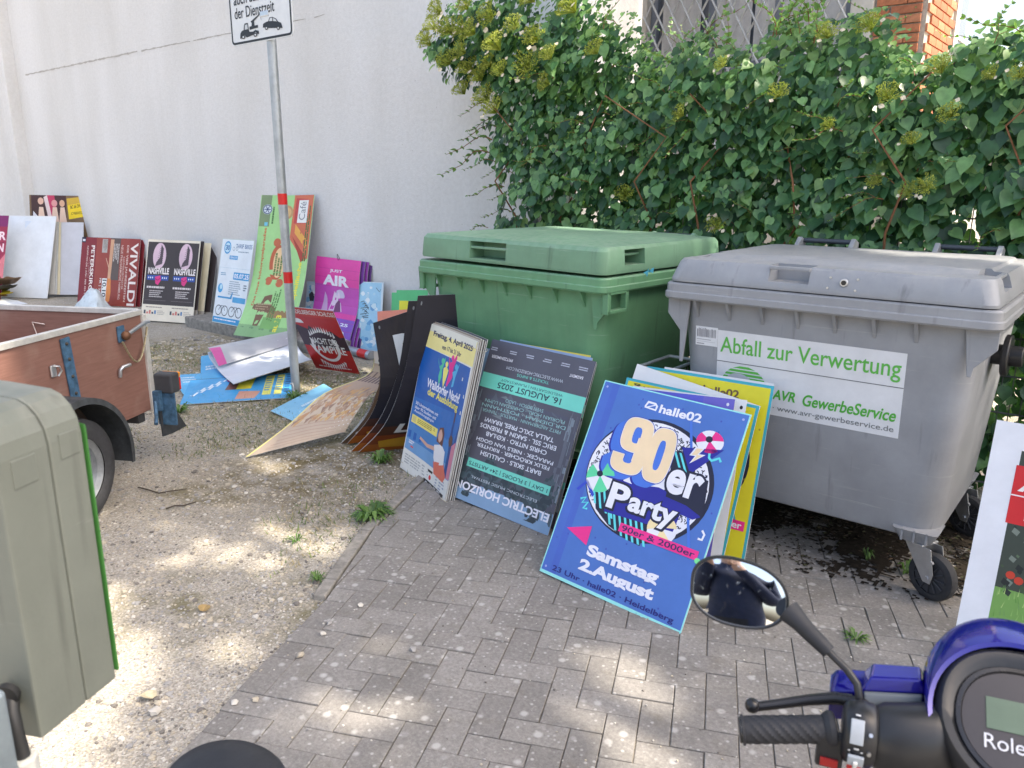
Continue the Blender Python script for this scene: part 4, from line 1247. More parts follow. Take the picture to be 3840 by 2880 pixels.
for x, y, r, c in ((.19, .06, .05, (222, 180, 160)), (.42, .08, .05, (214, 150, 150)), (.55, .08, .045, (214, 170, 140))):
    b.ell(x, y, r, .035, c, 4, 16)
    b.poly([(x - .06, .30), (x - .03, .12), (x + .04, .12), (x + .08, .30)], (226, 196, 176), 3.8)
b.poly([(.06, .16), (.14, .22), (.17, .30), (.04, .30)], (214, 214, 220), 4.5)
b.poly([(.63, .03), (.98, .0), (.98, .07), (.64, .11)], (206, 170, 60), 3)
b.poly([(.64, .10), (.98, .055), (.985, .20), (.66, .24)], (236, 206, 40), 4)
b.text("BC 66 DF-SUBJJ", .69, .10, .95, .145, (60, 50, 20), 5, .02, tilt=-.03).text("SC WEBERATES SZEETSI", .70, .168, .95, .195, (60, 50, 20), 5, .01, tilt=-.02)
b.done()

# bikes, circus, air, paintings
b = Board("poster_board", "white and cyan bicycle sale poster standing on the concrete plinth", "poster", (-8.041, 4.581, .124), (1, .005, .0079), (-.0089, .2423, .9702), .611, .94)
CY = (40, 150, 206)
b.rect(0, 0, 1, 1, (190, 200, 196), 1).rect(.01, .01, .985, .99, (222, 230, 236), 2)
b.ell(.20, .105, .11, .075, CY, 3, 24).ell(.20, .105, .085, .058, (190, 220, 236), 4, 24).text("30", .14, .075, .27, .135, (30, 110, 170), 5, .04)
b.text("TARIF BIKES", .46, .055, .96, .105, (50, 100, 150), 5, .01).ring(.40, .115, .035, .024, .8, (80, 110, 130), 4).ring(.50, .11, .035, .024, .8, (80, 110, 130), 4)
b.lines(.55, .14, .9, .165, 1, (140, 160, 176), 3, 4).rect(.30, .195, .56, .24, CY, 4).text("GEBRAUCHTE", .32, .205, .54, .228, WHT, 5, .01)
b.rect(.03, .34, .97, .343, (170, 196, 210), 4).lines(.09, .40, .28, .44, 2, (80, 140, 176), 5, 4)
b.rect(.50, .385, .985, .47, CY, 4).text("05.07.25", .52, .40, .97, .455, WHT, 5, .03)
b.lines(.40, .49, .78, .66, 7, (150, 166, 180), 6, 4).lines(.85, .52, .95, .60, 3, (70, 90, 110), 7, 4)
b.ell(.13, .585, .08, .055, (60, 160, 214), 4, 20).ell(.15, .57, .04, .03, (190, 226, 240), 5, 14)
b.rect(.08, .68, .50, .70, CY, 4).poly([(.46, .70), (.52, .62), (.55, .62), (.53, .70)], CY, 4).rect(.56, .67, .96, .735, (70, 160, 210), 4)
for x in (.16, .36, .58, .80):
    b.ring(x, .845, .10, .062, .84, (60, 70, 80), 5, 22)
for x in (.16, .58):
    b.line([(x, .845), (x + .07, .79), (x + .16, .79), (x + .20, .845)], .012, (60, 80, 100), 6)
    b.line([(x + .07, .79), (x + .10, .845), (x + .16, .79)], .012, (60, 80, 100), 6)
b.rect(.01, .925, .985, .99, CY, 4).lines(.06, .945, .8, .972, 1, WHT, 8, 5)
b.done()

LG = (164, 212, 140)
def circus_bend(p):
    y = p.y / 1.522
    return Vector((p.x, p.y, .30 * max(0, .52 - y) ** 2 * 2.2 + .05 * sin(pi * p.x / .754) * (1 - y) - .02 * sin(pi * p.x / .754)))
b = Board("poster_board", "tall bowed light green fairytale park banner behind the sign pole", "banner", (-7.40, 4.60, .035), (.985, .17, .015), (-.1, .235, .965), .754, 1.522, bend=circus_bend, nb=14)
b.rect(0, 0, 1, 1, LG, 1).rect(.01, .0, .20, .22, (126, 146, 106), 2).rect(0, .88, 1, 1, (136, 176, 120), 2)
b.ell(.14, .10, .09, .035, (206, 214, 222), 4, 22).ring(.14, .10, .085, .033, .82, (50, 70, 110), 5, 20)
for k in range(3):
    a = radians(60 * k)
    b.line([(.14 + .06 * cos(a), .10 + .025 * sin(a)), (.14 - .06 * cos(a), .10 - .025 * sin(a))], .012, (50, 70, 110), 6)
b.rect(.11, .19, .17, .215, (110, 190, 214), 5)
b.poly([(.62, 0), (.99, 0), (.99, .43), (.92, .45), (.62, .30)], (206, 110, 78), 3).poly([(.70, .20), (.93, .30), (.95, .37), (.70, .26)], (232, 170, 80), 4).poly([(.66, .28), (.95, .42), (.88, .46)], (170, 66, 50), 4)
b.poly([(.66, .02), (.9, .03), (.9, .195), (.66, .195)], (190, 70, 66), 4).rect(.72, .035, .90, .19, (230, 230, 228), 5)
b.rot = 270
b.text("Café", .83, .745, .955, .86, (120, 124, 130), 6)   # words running upwards
b.text("Das neue Indoorspielparadies", .22, .115, .77, .18, (206, 84, 50), 6, .02)
b.text("Spielfläche", .28, .83, .54, .92, (236, 226, 80), 7, .03).text("auf 3", .05, .68, .17, .77, (236, 226, 80), 7, .03)
b.lines(.10, .52, .36, .64, 3, (96, 136, 74), 41, 6, .6).lines(.55, .90, .93, .97, 2, (70, 110, 60), 42, 6, .6).lines(.80, .24, .92, .29, 1, (70, 110, 60), 43, 6, .6)
b.rot = 0
b.ell(.50, .12, .13, .05, (190, 150, 100), 4, 24).ell(.50, .12, .09, .036, (214, 176, 120), 5, 24)
b.ell(.45, .47, .15, .125, (190, 96, 60), 4, 24).ell(.48, .47, .11, .105, (236, 200, 150), 5, 24)
for x, y in ((.40, .33), (.34, .60), (.55, .61), (.58, .36)):
    b.ell(x, y, .07, .03, (196, 104, 66), 4.5, 14)
b.rot = 270
b.lines(.44, .40, .62, .56, 3, (110, 130, 70), 44, 7, .7)
b.rot = 0
b.poly([(.34, .71), (.48, .69), (.50, .76), (.62, .79), (.60, .84), (.44, .83), (.40, .92), (.30, .92), (.28, .84), (.16, .81), (.18, .76), (.30, .77)], (124, 92, 66), 4)
b.lines(.22, .76, .55, .83, 4, (176, 150, 116), 60, 5).poly([(.5, .80), (.98, .80), (.98, .84), (.5, .86)], (158, 126, 84), 3.5)
b.rect(.45, .855, .78, .935, (126, 176, 100), 4)
for i in range(8):
    b.ell(.1 + .1 * i, .95 + .02 * (i % 2), .07, .022, (110, 146, 100), 3 + .05 * i, 12)
b.done()

def air_bend(p):
    return Vector((p.x, p.y, -.035 * sin(pi * p.y / .9) + .012 * sin(3 * pi * p.y / .9)))
GA = "pink gig boards leaning on the white wall"
b = Board("poster_board", "pink and purple JUST AIR poster hung from a wire hook by the wall", "poster", (-6.743, 4.862, .012), (.9997, .0216, -.0147), (.0084, .2374, .971), .682, .915, GA, bend=air_bend, nb=12)
b.rect(0, 0, 1, 1, (226, 70, 160), 1).rect(0, .30, 1, .62, (196, 80, 176), 2).rect(0, .62, 1, 1, (134, 84, 186), 2).rect(0, .60, 1, .64, (164, 84, 182), 2.5)
for i in range(9):
    b.rect(0, .12 + .095 * i, 1, .123 + .095 * i, (190, 56, 140), 3)
b.text("JUST", .34, .125, .62, .165, WHT, 6, .02).text("AIR", .19, .19, .78, .305, WHT, 6, .045)
b.ell(.58, .40, .11, .06, (206, 196, 222), 4, 20).poly([(.36, .58), (.46, .36), (.52, .42), (.56, .34), (.60, .46), (.66, .58)], (226, 206, 226), 5).poly([(.2, .60), (.24, .38), (.30, .44), (.34, .60)], (206, 170, 210), 5).poly([(.50, .50), (.58, .44), (.64, .58), (.48, .60)], (120, 66, 110), 6)
b.text("8.25", .58, .70, .88, .735, WHT, 6, .03).text("D", .70, .785, .84, .84, WHT, 6, .05).text("RG", .72, .865, .98, .92, WHT, 6, .05).text("C", .86, .945, .97, .985, (226, 206, 236), 6, .03)
b.done()
h0 = Vector((-6.743, 4.862, 0)) + Vector((.9997, .0216, 0)) * .36
MB().tube([(h0.x, 5.07, .88), (h0.x, 5.06, .92), (h0.x + .015, 5.05, .945), (h0.x + .035, 5.04, .94), (h0.x + .05, 5.045, .91), (h0.x + .06, 5.04, .895)], .003, 6).xf(WM[b.ob.name].inverted()).build("wire_hook", plain("dark_wire", rgb(60, 58, 56), .5, .4), b.ob, smooth=60)
for i in range(3):
    bb = Board("poster_board", "purple gig board %s the pink JUST AIR poster" % ("just behind", "second behind", "third behind")[i], "poster", (-6.743 + .03 * (i + 1), 4.885 + .022 * i, .012), (.9997, .0216, -.0147), (.0084, .2374, .971), .69, .91 - .005 * i, GA, bend=air_bend, nb=8)
    bb.rect(0, 0, 1, 1, ((120, 66, 150), (150, 70, 160), (96, 60, 120))[i], 1).done()

def ink_painting(b, seed, sky=(160, 206, 230)):
    R = random.Random(seed)
    b.rect(0, 0, 1, 1, (206, 222, 230), 1).rect(.01, .01, .95, .99, sky, 2)
    for i in range(60):
        x, y, r = R.uniform(.06, .86), R.uniform(.05, .92), R.uniform(.03, .11)
        b.poly([(min(.95, max(.01, x + r * cos(radians(q)) * R.uniform(.6, 1.2))), min(.99, max(.01, y + r * .6 * sin(radians(q)) * R.uniform(.6, 1.2)))) for q in range(0, 360, 45)], ((206, 228, 236), (130, 190, 224), (180, 214, 230), (100, 160, 206), (226, 236, 240))[i % 5], 3 + .02 * i)
    return b
b = ink_painting(Board("poster_board", "light blue ink painting poster right of the pink posters", "poster", (-6.213, 4.963, .016), (.9983, 0, .059), (-.0581, .1739, .983), .534, .673), 4)
for i in range(9):
    R = random.Random(i)
    b.line([(.40 + .05 * (i % 3), .30 + .03 * i), (.48 + .05 * (i % 4), .28 + .03 * i), (.55 + .04 * (i % 3), .36 + .02 * i)], .012, (50, 56, 72), 6)
b.line([(.80, .08), (.90, .14), (.93, .10)], .01, (60, 60, 70), 6).done()
b = ink_painting(Board("poster_board", "small pale blue poster with black brush houses behind the tall green banner", "poster", (-6.887, 4.95, .016), (.9975, 0, .0709), (-.0694, .2084, .9756), .622, .622), 9, (190, 214, 226))
R = random.Random(2)
for i in range(20):
    x, y = R.uniform(.05, .8), R.uniform(.2, .85)
    b.poly([(x, y), (x + .08, y - .05), (x + .14, y), (x + .12, y + .08), (x + .02, y + .08)], (50, 54, 64), 6 + .02 * i)
b.done()
GR = "green boards with a yellow letter behind the black boards"
for i, (o, W, H, lab) in enumerate((((-5.40, 4.90, .016), .42, .66, "green board with a large yellow letter, tallest behind the black boards"), ((-5.53, 4.96, .016), .36, .62, "plain green board edge left of the yellow letter"))):
    b = Board("poster_board", lab, "poster", o, (.995, 0, .09), (-.09, .158, .983), W, H, GR)
    b.rect(0, 0, 1, 1, (86, 190, 126), 1)
    if i == 0:
        b.rect(.12, .16, .95, .98, (96, 198, 130), 2).text("P", .10, .15, .62, .75, (232, 222, 62), 4, .09)
    b.done()
b = Board("poster_board", "salmon pink board corner low behind the black boards", "poster", (-5.614, 4.88, .016), (.9886, 0, .1507), (-.1488, .1582, .9761), .45, .44)
b.rect(0, 0, 1, 1, (232, 140, 118), 1).rect(.03, .5, .97, .97, (240, 236, 230), 2).done()

# red vampire poster leaning forward against the sign pole
RED, VD = (190, 44, 44), (66, 48, 58)
VT = Vector((-5.60, 3.89, .62)); VTR = Vector((-5.13, 4.01, .60)); VBL = Vector((-5.72, 4.27, .012)); VBR = Vector((-5.21, 4.34, .012))
b = Board("poster_board", "red castle vampire night poster tilted beside the foot of the sign pole", "poster", (-5.707, 4.221, .016), (.97, .2391, -.0139), (.1544, -.4668, .8708), .486, .70)
b.rect(0, 0, 1, 1, RED, 1).poly([(0, .26), (.25, .33), (.3, .27), (.42, .34), (.5, .28), (.58, .36), (.75, .33), (.9, .42), (1, .40), (1, .62), (0, .60)], VD, 2).rect(0, .0, 1, .13, (196, 60, 50), 1.5)
b.text("HEIDELBERGER SCHLOSS", .02, .03, .99, .095, (236, 222, 214), 6, .015)
b.ell(.10, .24, .12, .07, (226, 222, 220), 3, 20, 0, 180)
for k, (yy, s_) in enumerate(((.44, 1), (.82, -1))):           # the fangs, a ring of pointed teeth
    for i in range(11):
        x = .22 + .052 * i
        y = yy - s_ * .07 * sin(pi * i / 10)
        b.poly([(x, y), (x + .05, y - s_ * .012), (x + .025, y - s_ * .10)], (232, 228, 226), 4 + .05 * i)
b.ring(.48, .60, .30, .24, .82, (232, 228, 226), 3.5, 30, 150, 400)
b.text("NACHT DER", .20, .46, .80, .56, (238, 234, 230), 7, .02).text("VAMPIRE", .14, .575, .90, .70, (238, 234, 230), 7, .02)
b.lines(.12, .93, .9, .965, 1, (226, 210, 206), 3, 5)
b.done()

# far-right garden poster
b = Board("poster_board", "white framed apple season poster standing right of the grey bin's wheel", "poster", (-.315, 2.785, .016), (1, 0, 0), (-.03, .2429, .9696), .62, .89)
b.rect(0, 0, 1, 1, (226, 228, 234), 1).rect(.14, .10, .97, .96, (62, 70, 62), 2)
R = random.Random(6)
for i in range(150):                                   # orchard photograph
    x, y = R.uniform(.15, .94), R.uniform(.11, .62)
    c = ((44, 54, 50), (66, 84, 60), (90, 110, 84), (36, 42, 42), (120, 130, 120))[i % 5]
    k = R.uniform(.01, .035)
    b.poly([(x, y), (x + k, y + k * .4), (x + k * .6, y + k), (x - k * .3, y + k * .6)], c, 3 + .01 * i)
for i in range(16):
    b.ell(R.uniform(.16, .6), R.uniform(.32, .6), .022, .015, (196, 66, 48), 5, 10)
b.rect(.14, .62, .97, .96, (116, 160, 84), 3)
for i in range(260):
    x, y = R.uniform(.15, .95), R.uniform(.60, .93)
    b.poly([(x, y + .03), (x + .006, y + .03), (x + R.uniform(-.01, .015), y)], ((96, 146, 66), (140, 180, 100), (166, 196, 120), (110, 150, 90))[i % 4], 5 + .004 * i)
b.poly([(.22, .80), (.50, .72), (.96, .75), (.97, .86), (.55, .90)], (88, 186, 96), 7).poly([(.60, .45), (.74, .42), (.82, .60), (.80, .75), (.64, .74)], (220, 176, 150), 7)
b.rect(.13, .155, .97, .375, (206, 44, 48), 7).rect(.13, .265, .97, .27, (236, 226, 226), 8)
b.text("ÄPFEL", .155, .175, .75, .25, (238, 230, 228), 9, .005).text("14", .21, .285, .38, .355, (238, 230, 228), 9)
b.done()

# --- bent black boards and the long peeling board left of the green bin
def smooth_curve(pts, n):
    out = []
    P = [Vector(p) for p in pts]
    for i in range(n + 1):
        t = i / n * (len(P) - 1)
        k = min(int(t), len(P) - 2)
        f = t - k
        p0, p1, p2, p3 = P[max(k - 1, 0)], P[k], P[k + 1], P[min(k + 2, len(P) - 1)]
        out.append(0.5 * ((2 * p1) + (p2 - p0) * f + (2 * p0 - 5 * p1 + 4 * p2 - p3) * f * f + (3 * p1 - p0 - 3 * p2 + p3) * f ** 3))
    return out
class Sheet(Board):
    """A board bent to follow two side curves (given from the bottom up)."""
    def __init__(s, name, label, left, right, H=1.0, W=.6, group=None, t=.004, nb=16, face=None, back=None):
        L, Rr = smooth_curve(left, 40), smooth_curve(right, 40)
        o = Vector(left[0])
        def surf(fx, fy):
            k = min(max(fy, 0), 1) * 40
            i = min(int(k), 39)
            f = k - i
            return (L[i].lerp(L[i + 1], f)).lerp(Rr[i].lerp(Rr[i + 1], f), fx)
        def nrm(fx, fy):
            e = .02
            du = surf(min(fx + e, 1), fy) - surf(max(fx - e, 0), fy)
            dv = surf(fx, min(fy + e, 1)) - surf(fx, max(fy - e, 0))
            return du.cross(dv).normalized()
        s.W, s.H, s.t, s.rot, s.nb = W, H, t, 0, nb
        s.art, s.let = [], []
        s.surf, s.nrm, s.o = surf, nrm, o
        s.bend = None
        mb = MB()
        nn = nb + 1
        front = [surf(i / nb, j / nb) - o for j in range(nn) for i in range(nn)]
        backv = [surf(i / nb, j / nb) - o - nrm(i / nb, j / nb) * t for j in range(nn) for i in range(nn)]
        F = [(j * nn + i, j * nn + i + 1, (j + 1) * nn + i + 1, (j + 1) * nn + i) for j in range(nb) for i in range(nb)]
        k = nn * nn
        mb.v = front + backv
        mb.f = F + [tuple(i + k for i in reversed(f)) for f in F]
        mb.mi = [0] * len(F) + [1] * len(F)
        ring = [i for i in range(nn)] + [j * nn + nb for j in range(1, nn)] + [nb * nn + i for i in range(nb - 1, -1, -1)] + [j * nn for j in range(nb - 1, 0, -1)]
        for a, c in zip(ring, ring[1:] + ring[:1]):
            mb.f.append((a, a + k, c + k, c))
            mb.mi.append(2)
        me = mb.mesh(name, [face or WHITE_FACE, back or WHITE_FACE, EDGE_GREY], 40, fix=False)
        s.ob = bpy.data.objects.new(name, me)
        COL.objects.link(s.ob)
        s.ob.location = o
        WM[s.ob.name] = Matrix.Translation(o)
        tag(s.ob, label, "poster", group)
    def done(s):
        def bend(p):
            fx, fy = p.x / s.W, p.y / s.H
            return s.surf(fx, fy) - s.o
        for name, items in [("printed_artwork", s.art)] + [("lettering", [q]) for q in s.let]:
            if not items: continue
            cols = sorted({it[2] for it in items})
            bm = bmesh.new()
            for P, fs, col, layer in items:
                vs = [bm.verts.new((p[0], p[1], layer)) for p in P]
                for f in fs:
                    try:
                        bm.faces.new([vs[i] for i in f]).material_index = cols.index(col)
                    except ValueError:
                        pass
            bmesh.ops.triangulate(bm, faces=[f for f in bm.faces if len(f.verts) > 4])
            for i in range(1, s.nb):
                for ax, Ln in ((0, s.W), (1, s.H)):
                    co, no = [0, 0, 0], [0, 0, 0]
                    co[ax], no[ax] = Ln * i / s.nb, 1
                    bmesh.ops.bisect_plane(bm, geom=list(bm.verts) + list(bm.edges) + list(bm.faces), plane_co=co, plane_no=no, dist=1e-6)
            for f in bm.faces:
                f.normal_update()
                if f.normal.z < 0: f.normal_flip()
            for v in bm.verts:
                z = v.co.z
                fx, fy = v.co.x / s.W, v.co.y / s.H
                v.co = s.surf(fx, fy) - s.o + s.nrm(fx, fy) * (.0002 * z + .0006)
            me = bpy.data.meshes.new(name)
            bm.to_mesh(me)
            bm.free()
            for c in cols:
                me.materials.append(ink(*c))
            place(name, me, s.ob)
        return s
GB = "bent black boards beside the green bin"
JET, AMB, AMB2, GLD = (34, 34, 44), (120, 58, 28), (150, 84, 30), (186, 140, 44)
def black_board(s, big):
    s.rect(0, 0, 1, 1, JET, 1).rect(0, .70, 1, .80, (70, 42, 34), 2).rect(0, .78, 1, .90, AMB, 3).rect(0, .88, 1, 1, AMB2, 3.5)
    s.poly([(.1, .84), (.5, .80), (.9, .88), (.6, .94), (.2, .93)], GLD, 4)
    if big:
        s.text("P", .26, .11, .52, .255, (206, 212, 216), 6, .08).text("OPI", .28, .28, .52, .31, (150, 156, 164), 6)
    s.text("L", .20, .68, .36, .76, (206, 210, 212), 6, .06).text("L", .52, .665, .66, .74, (196, 200, 204), 6, .04)
    s.ell(.09, .05, .015, .012, (120, 124, 130), 6, 8)
    return s
def curve_pair(bot, knee, mid, top, wb, wk, wm, wt):
    bot, knee, mid, top = map(Vector, (bot, knee, mid, top))
    return [bot, knee, mid, top], [bot + Vector(wb), knee + Vector(wk), mid + Vector(wm), top + Vector(wt)]
L_, R_ = curve_pair((-3.833, 3.042, .01), (-3.66, 3.10, .22), (-3.565, 3.11, .46), (-3.60, 3.10, .82), (.40, .42, .06), (.40, .36, .04), (.40, .30, .02), (.36, .16, .14))
black_board(Sheet("poster_board", "bent black board with a big pale letter, leftmost of the black boards", L_, R_, .95, .55, GB), True).done()
L_, R_ = curve_pair((-3.70, 2.965, .01), (-3.50, 3.03, .24), (-3.36, 3.07, .56), (-3.285, 3.10, .985), (.40, .40, .03), (.36, .36, .02), (.33, .30, .0), (.30, .25, .01))
black_board(Sheet("poster_board", "bent black board in the middle of the three black boards", L_, R_, 1.05, .55, GB), False).done()
L_, R_ = curve_pair((-3.65, 2.985, .01), (-3.42, 3.01, .24), (-3.27, 3.04, .58), (-3.195, 3.09, 1.025), (.36, .36, .03), (.32, .34, .02), (.28, .28, .0), (.22, .20, .01))
black_board(Sheet("poster_board", "bent black board nearest the green bin", L_, R_, 1.08, .55, GB), False).done()
for i in range(5):
    d = .035 * i
    L_, R_ = curve_pair((-3.87 - .02 * i, 3.02 + .03 * i, .01), (-3.72 - .02 * i, 3.08 + .02 * i, .17), (-3.62 - .02 * i, 3.12 + .02 * i, .36), (-3.60 - .01 * i, 3.16 + .02 * i, .55), (.36, .4, .02), (.36, .34, .02), (.36, .3, .02), (.34, .3, .02))
    s = Sheet("poster_board", "bent board edge, %s below the long peeling board" % ("first", "second", "third", "fourth", "fifth")[i], L_, R_, .6, .5, GB, t=.005, nb=8, back=EDGE_GREY)
    s.rect(0, 0, 1, 1, ((90, 70, 54), (60, 54, 52), (110, 96, 80), (70, 60, 52), (84, 66, 50))[i], 1).done()
s = Sheet("poster_board", "long cream and orange board peeling out low towards the gravel", [(-4.105, 2.475, .012), (-4.14, 2.82, .13), (-4.12, 3.10, .285), (-3.86, 3.27, .43), (-3.72, 3.20, .61)], [(-3.86, 3.05, .085), (-3.83, 3.12, .19), (-3.785, 3.19, .30), (-3.64, 3.26, .44), (-3.60, 3.22, .62)], .95, .55, GB, nb=18)
TAN = (172, 148, 128)
s.rect(0, 0, 1, 1, (196, 180, 160), 1).rect(.01, 0, 1, .16, (226, 224, 220), 2).rect(0, .2, 1, .5, TAN, 2)
for i in range(7):
    s.rect(.06 + .12 * i, .22 + .02 * (i % 2), .13 + .12 * i, .34, (110, 90, 84), 3)
s.rect(0, .35, 1, .365, (120, 100, 92), 3)
R = random.Random(4)
for i in range(240):
    x, y = R.uniform(.02, .95), R.uniform(.39, .75)
    k = R.uniform(.02, .10) * (1 - abs(y - .56))
    s.poly([(x, y), (min(1, x + k), y - k * .3), (min(1, x + k * .7), y + k * .6)], ((184, 142, 108), (198, 166, 116), (162, 130, 108), (178, 152, 128), (150, 124, 108), (192, 152, 104), (172, 146, 124))[i % 7], 3 + .008 * i)
s.rect(0, .74, 1, 1, (186, 168, 150), 2.5)
for i in range(6):
    s.line([(.15, .78 + .035 * i), (.5, .77 + .035 * i), (.85, .79 + .035 * i)], .014, (176, 152, 138), 6)
for i in range(10):
    x, y = R.uniform(.3, .8), R.uniform(.02, .16)
    s.ell(x, y, .04, .018, (60, 56, 66), 4, 10)
s.poly([(0, .1), (.03, .1), (.03, 1), (0, 1)], (226, 216, 140), 5)
s.done()

# --- boards lying on the gravel round the sign pole
SB = (70, 168, 222)
def flat(label, pts, t=.004, group="sky blue boards lying under the sign pole", back=None, face=None):
    """pts: bottom-left, bottom-right, top-right, top-left"""
    return Sheet("poster_board", label, [pts[0], Vector(pts[0]).lerp(Vector(pts[3]), .5), pts[3]], [pts[1], Vector(pts[1]).lerp(Vector(pts[2]), .5), pts[2]], 1, .8, group, t, 8, face, back)
s = flat("sky blue board with cartoon faces lying under the folded white one, far side", [(-6.165, 3.36, .02), (-5.90, 4.12, .05), (-6.742, 4.669, .07), (-6.88, 3.775, .03)])
s.rect(0, 0, 1, 1, SB, 1).poly([(.45, .1), (.75, .2), (.8, .5), (.5, .5)], (196, 130, 96), 3).ell(.3, .3, .08, .06, (216, 66, 150), 3, 14).ell(.8, .25, .07, .05, (206, 216, 110), 3, 12).ell(.6, .25, .06, .05, (226, 180, 140), 4, 12)
s.lines(.05, .55, .35, .75, 2, (206, 226, 240), 4, 4, .6).done()
s = flat("sky blue board with a notched left end lying nearest the trailer light", [(-5.739, 2.969, .025), (-5.45, 3.40, .02), (-6.10, 3.62, .03), (-6.415, 3.234, .02)])
s.rect(0, 0, 1, 1, (78, 172, 224), 1).ring(.45, .55, .2, .2, .96, (50, 60, 80), 3).lines(.1, .2, .35, .5, 3, (200, 224, 240), 4, 3).done()
s = flat("sky blue board with yellow lettering lying frontmost under the sign pole", [(-5.514, 2.817, .012), (-5.035, 3.47, .016), (-5.60, 3.93, .045), (-6.02, 3.19, .05)])
s.rect(0, 0, 1, 1, (62, 158, 216), 1).rect(.0, .0, .99, .03, (40, 60, 110), 2)
s.rot = 0
s.poly([(.40, .04), (.50, .06), (.46, .55), (.36, .55)], (120, 76, 66), 3).ell(.40, .2, .05, .06, (216, 66, 150), 4, 12).poly([(.48, .12), (.62, .15), (.60, .55), (.46, .55)], (226, 214, 70), 3)
for k in range(2):                                     # brush script, swung across the corner
    s.line([(.06 + .03 * q + .05 * k, .70 - .05 * q - .16 * k + .07 * ((q % 2) - .5)) for q in range(9)], .022, (214, 228, 240), 5)
s.rect(.72, .10, .80, .8, (224, 220, 110), 3).rect(.83, .08, .90, .8, (226, 222, 120), 3).lines(.92, .1, .98, .8, 8, (30, 80, 140), 5, 4).lines(.73, .2, .79, .7, 6, (60, 140, 190), 6, 5).lines(.835, .2, .89, .7, 6, (60, 140, 190), 7, 5)
s.poly([(.5, .62), (.7, .66), (.66, .9), (.48, .9)], (206, 150, 130), 3)
s.done()
s = Sheet("poster_board", "folded white board lying across the blue boards by the sign pole", [(-5.492, 3.264, .09), (-6.0, 3.46, .06), (-6.362, 3.577, .11), (-6.44, 3.60, .16)], [(-5.60, 4.10, .13), (-6.0, 4.30, .09), (-6.391, 4.50, .12), (-6.46, 4.52, .18)], 1, .8, None, .005, 12)
s.rect(.0, 0, 1, 1, (208, 214, 226), 1).line([(.16, .30), (.3, .42), (.36, .5)], .008, (90, 90, 100), 2).done()
s = Sheet("poster_board", "grey folded flap with a pink corner above the folded white board", [(-6.10, 3.50, .10), (-6.30, 3.56, .19), (-6.43, 3.60, .205)], [(-6.36, 4.45, .12), (-6.46, 4.49, .20), (-6.52, 4.53, .215)], .3, .8, None, .004, 8)
s.rect(0, 0, 1, 1, (178, 182, 190), 1).poly([(0, .2), (.12, .3), (.10, 1), (0, 1)], (206, 90, 160), 2).done()
s = flat("light blue board bowed on the gravel in front of the sign pole", [(-4.431, 3.105, .012), (-4.55, 3.66, .05), (-5.05, 3.80, .06), (-4.839, 3.153, .016)], group=None)
s.rect(0, 0, 1, 1, (126, 190, 226), 1)
s.lines(.35, .40, .75, .48, 1, (206, 226, 240), 8, 4, .8).ring(.30, .60, .08, .06, .8, (170, 210, 236), 3, 20, 0, 250).done()
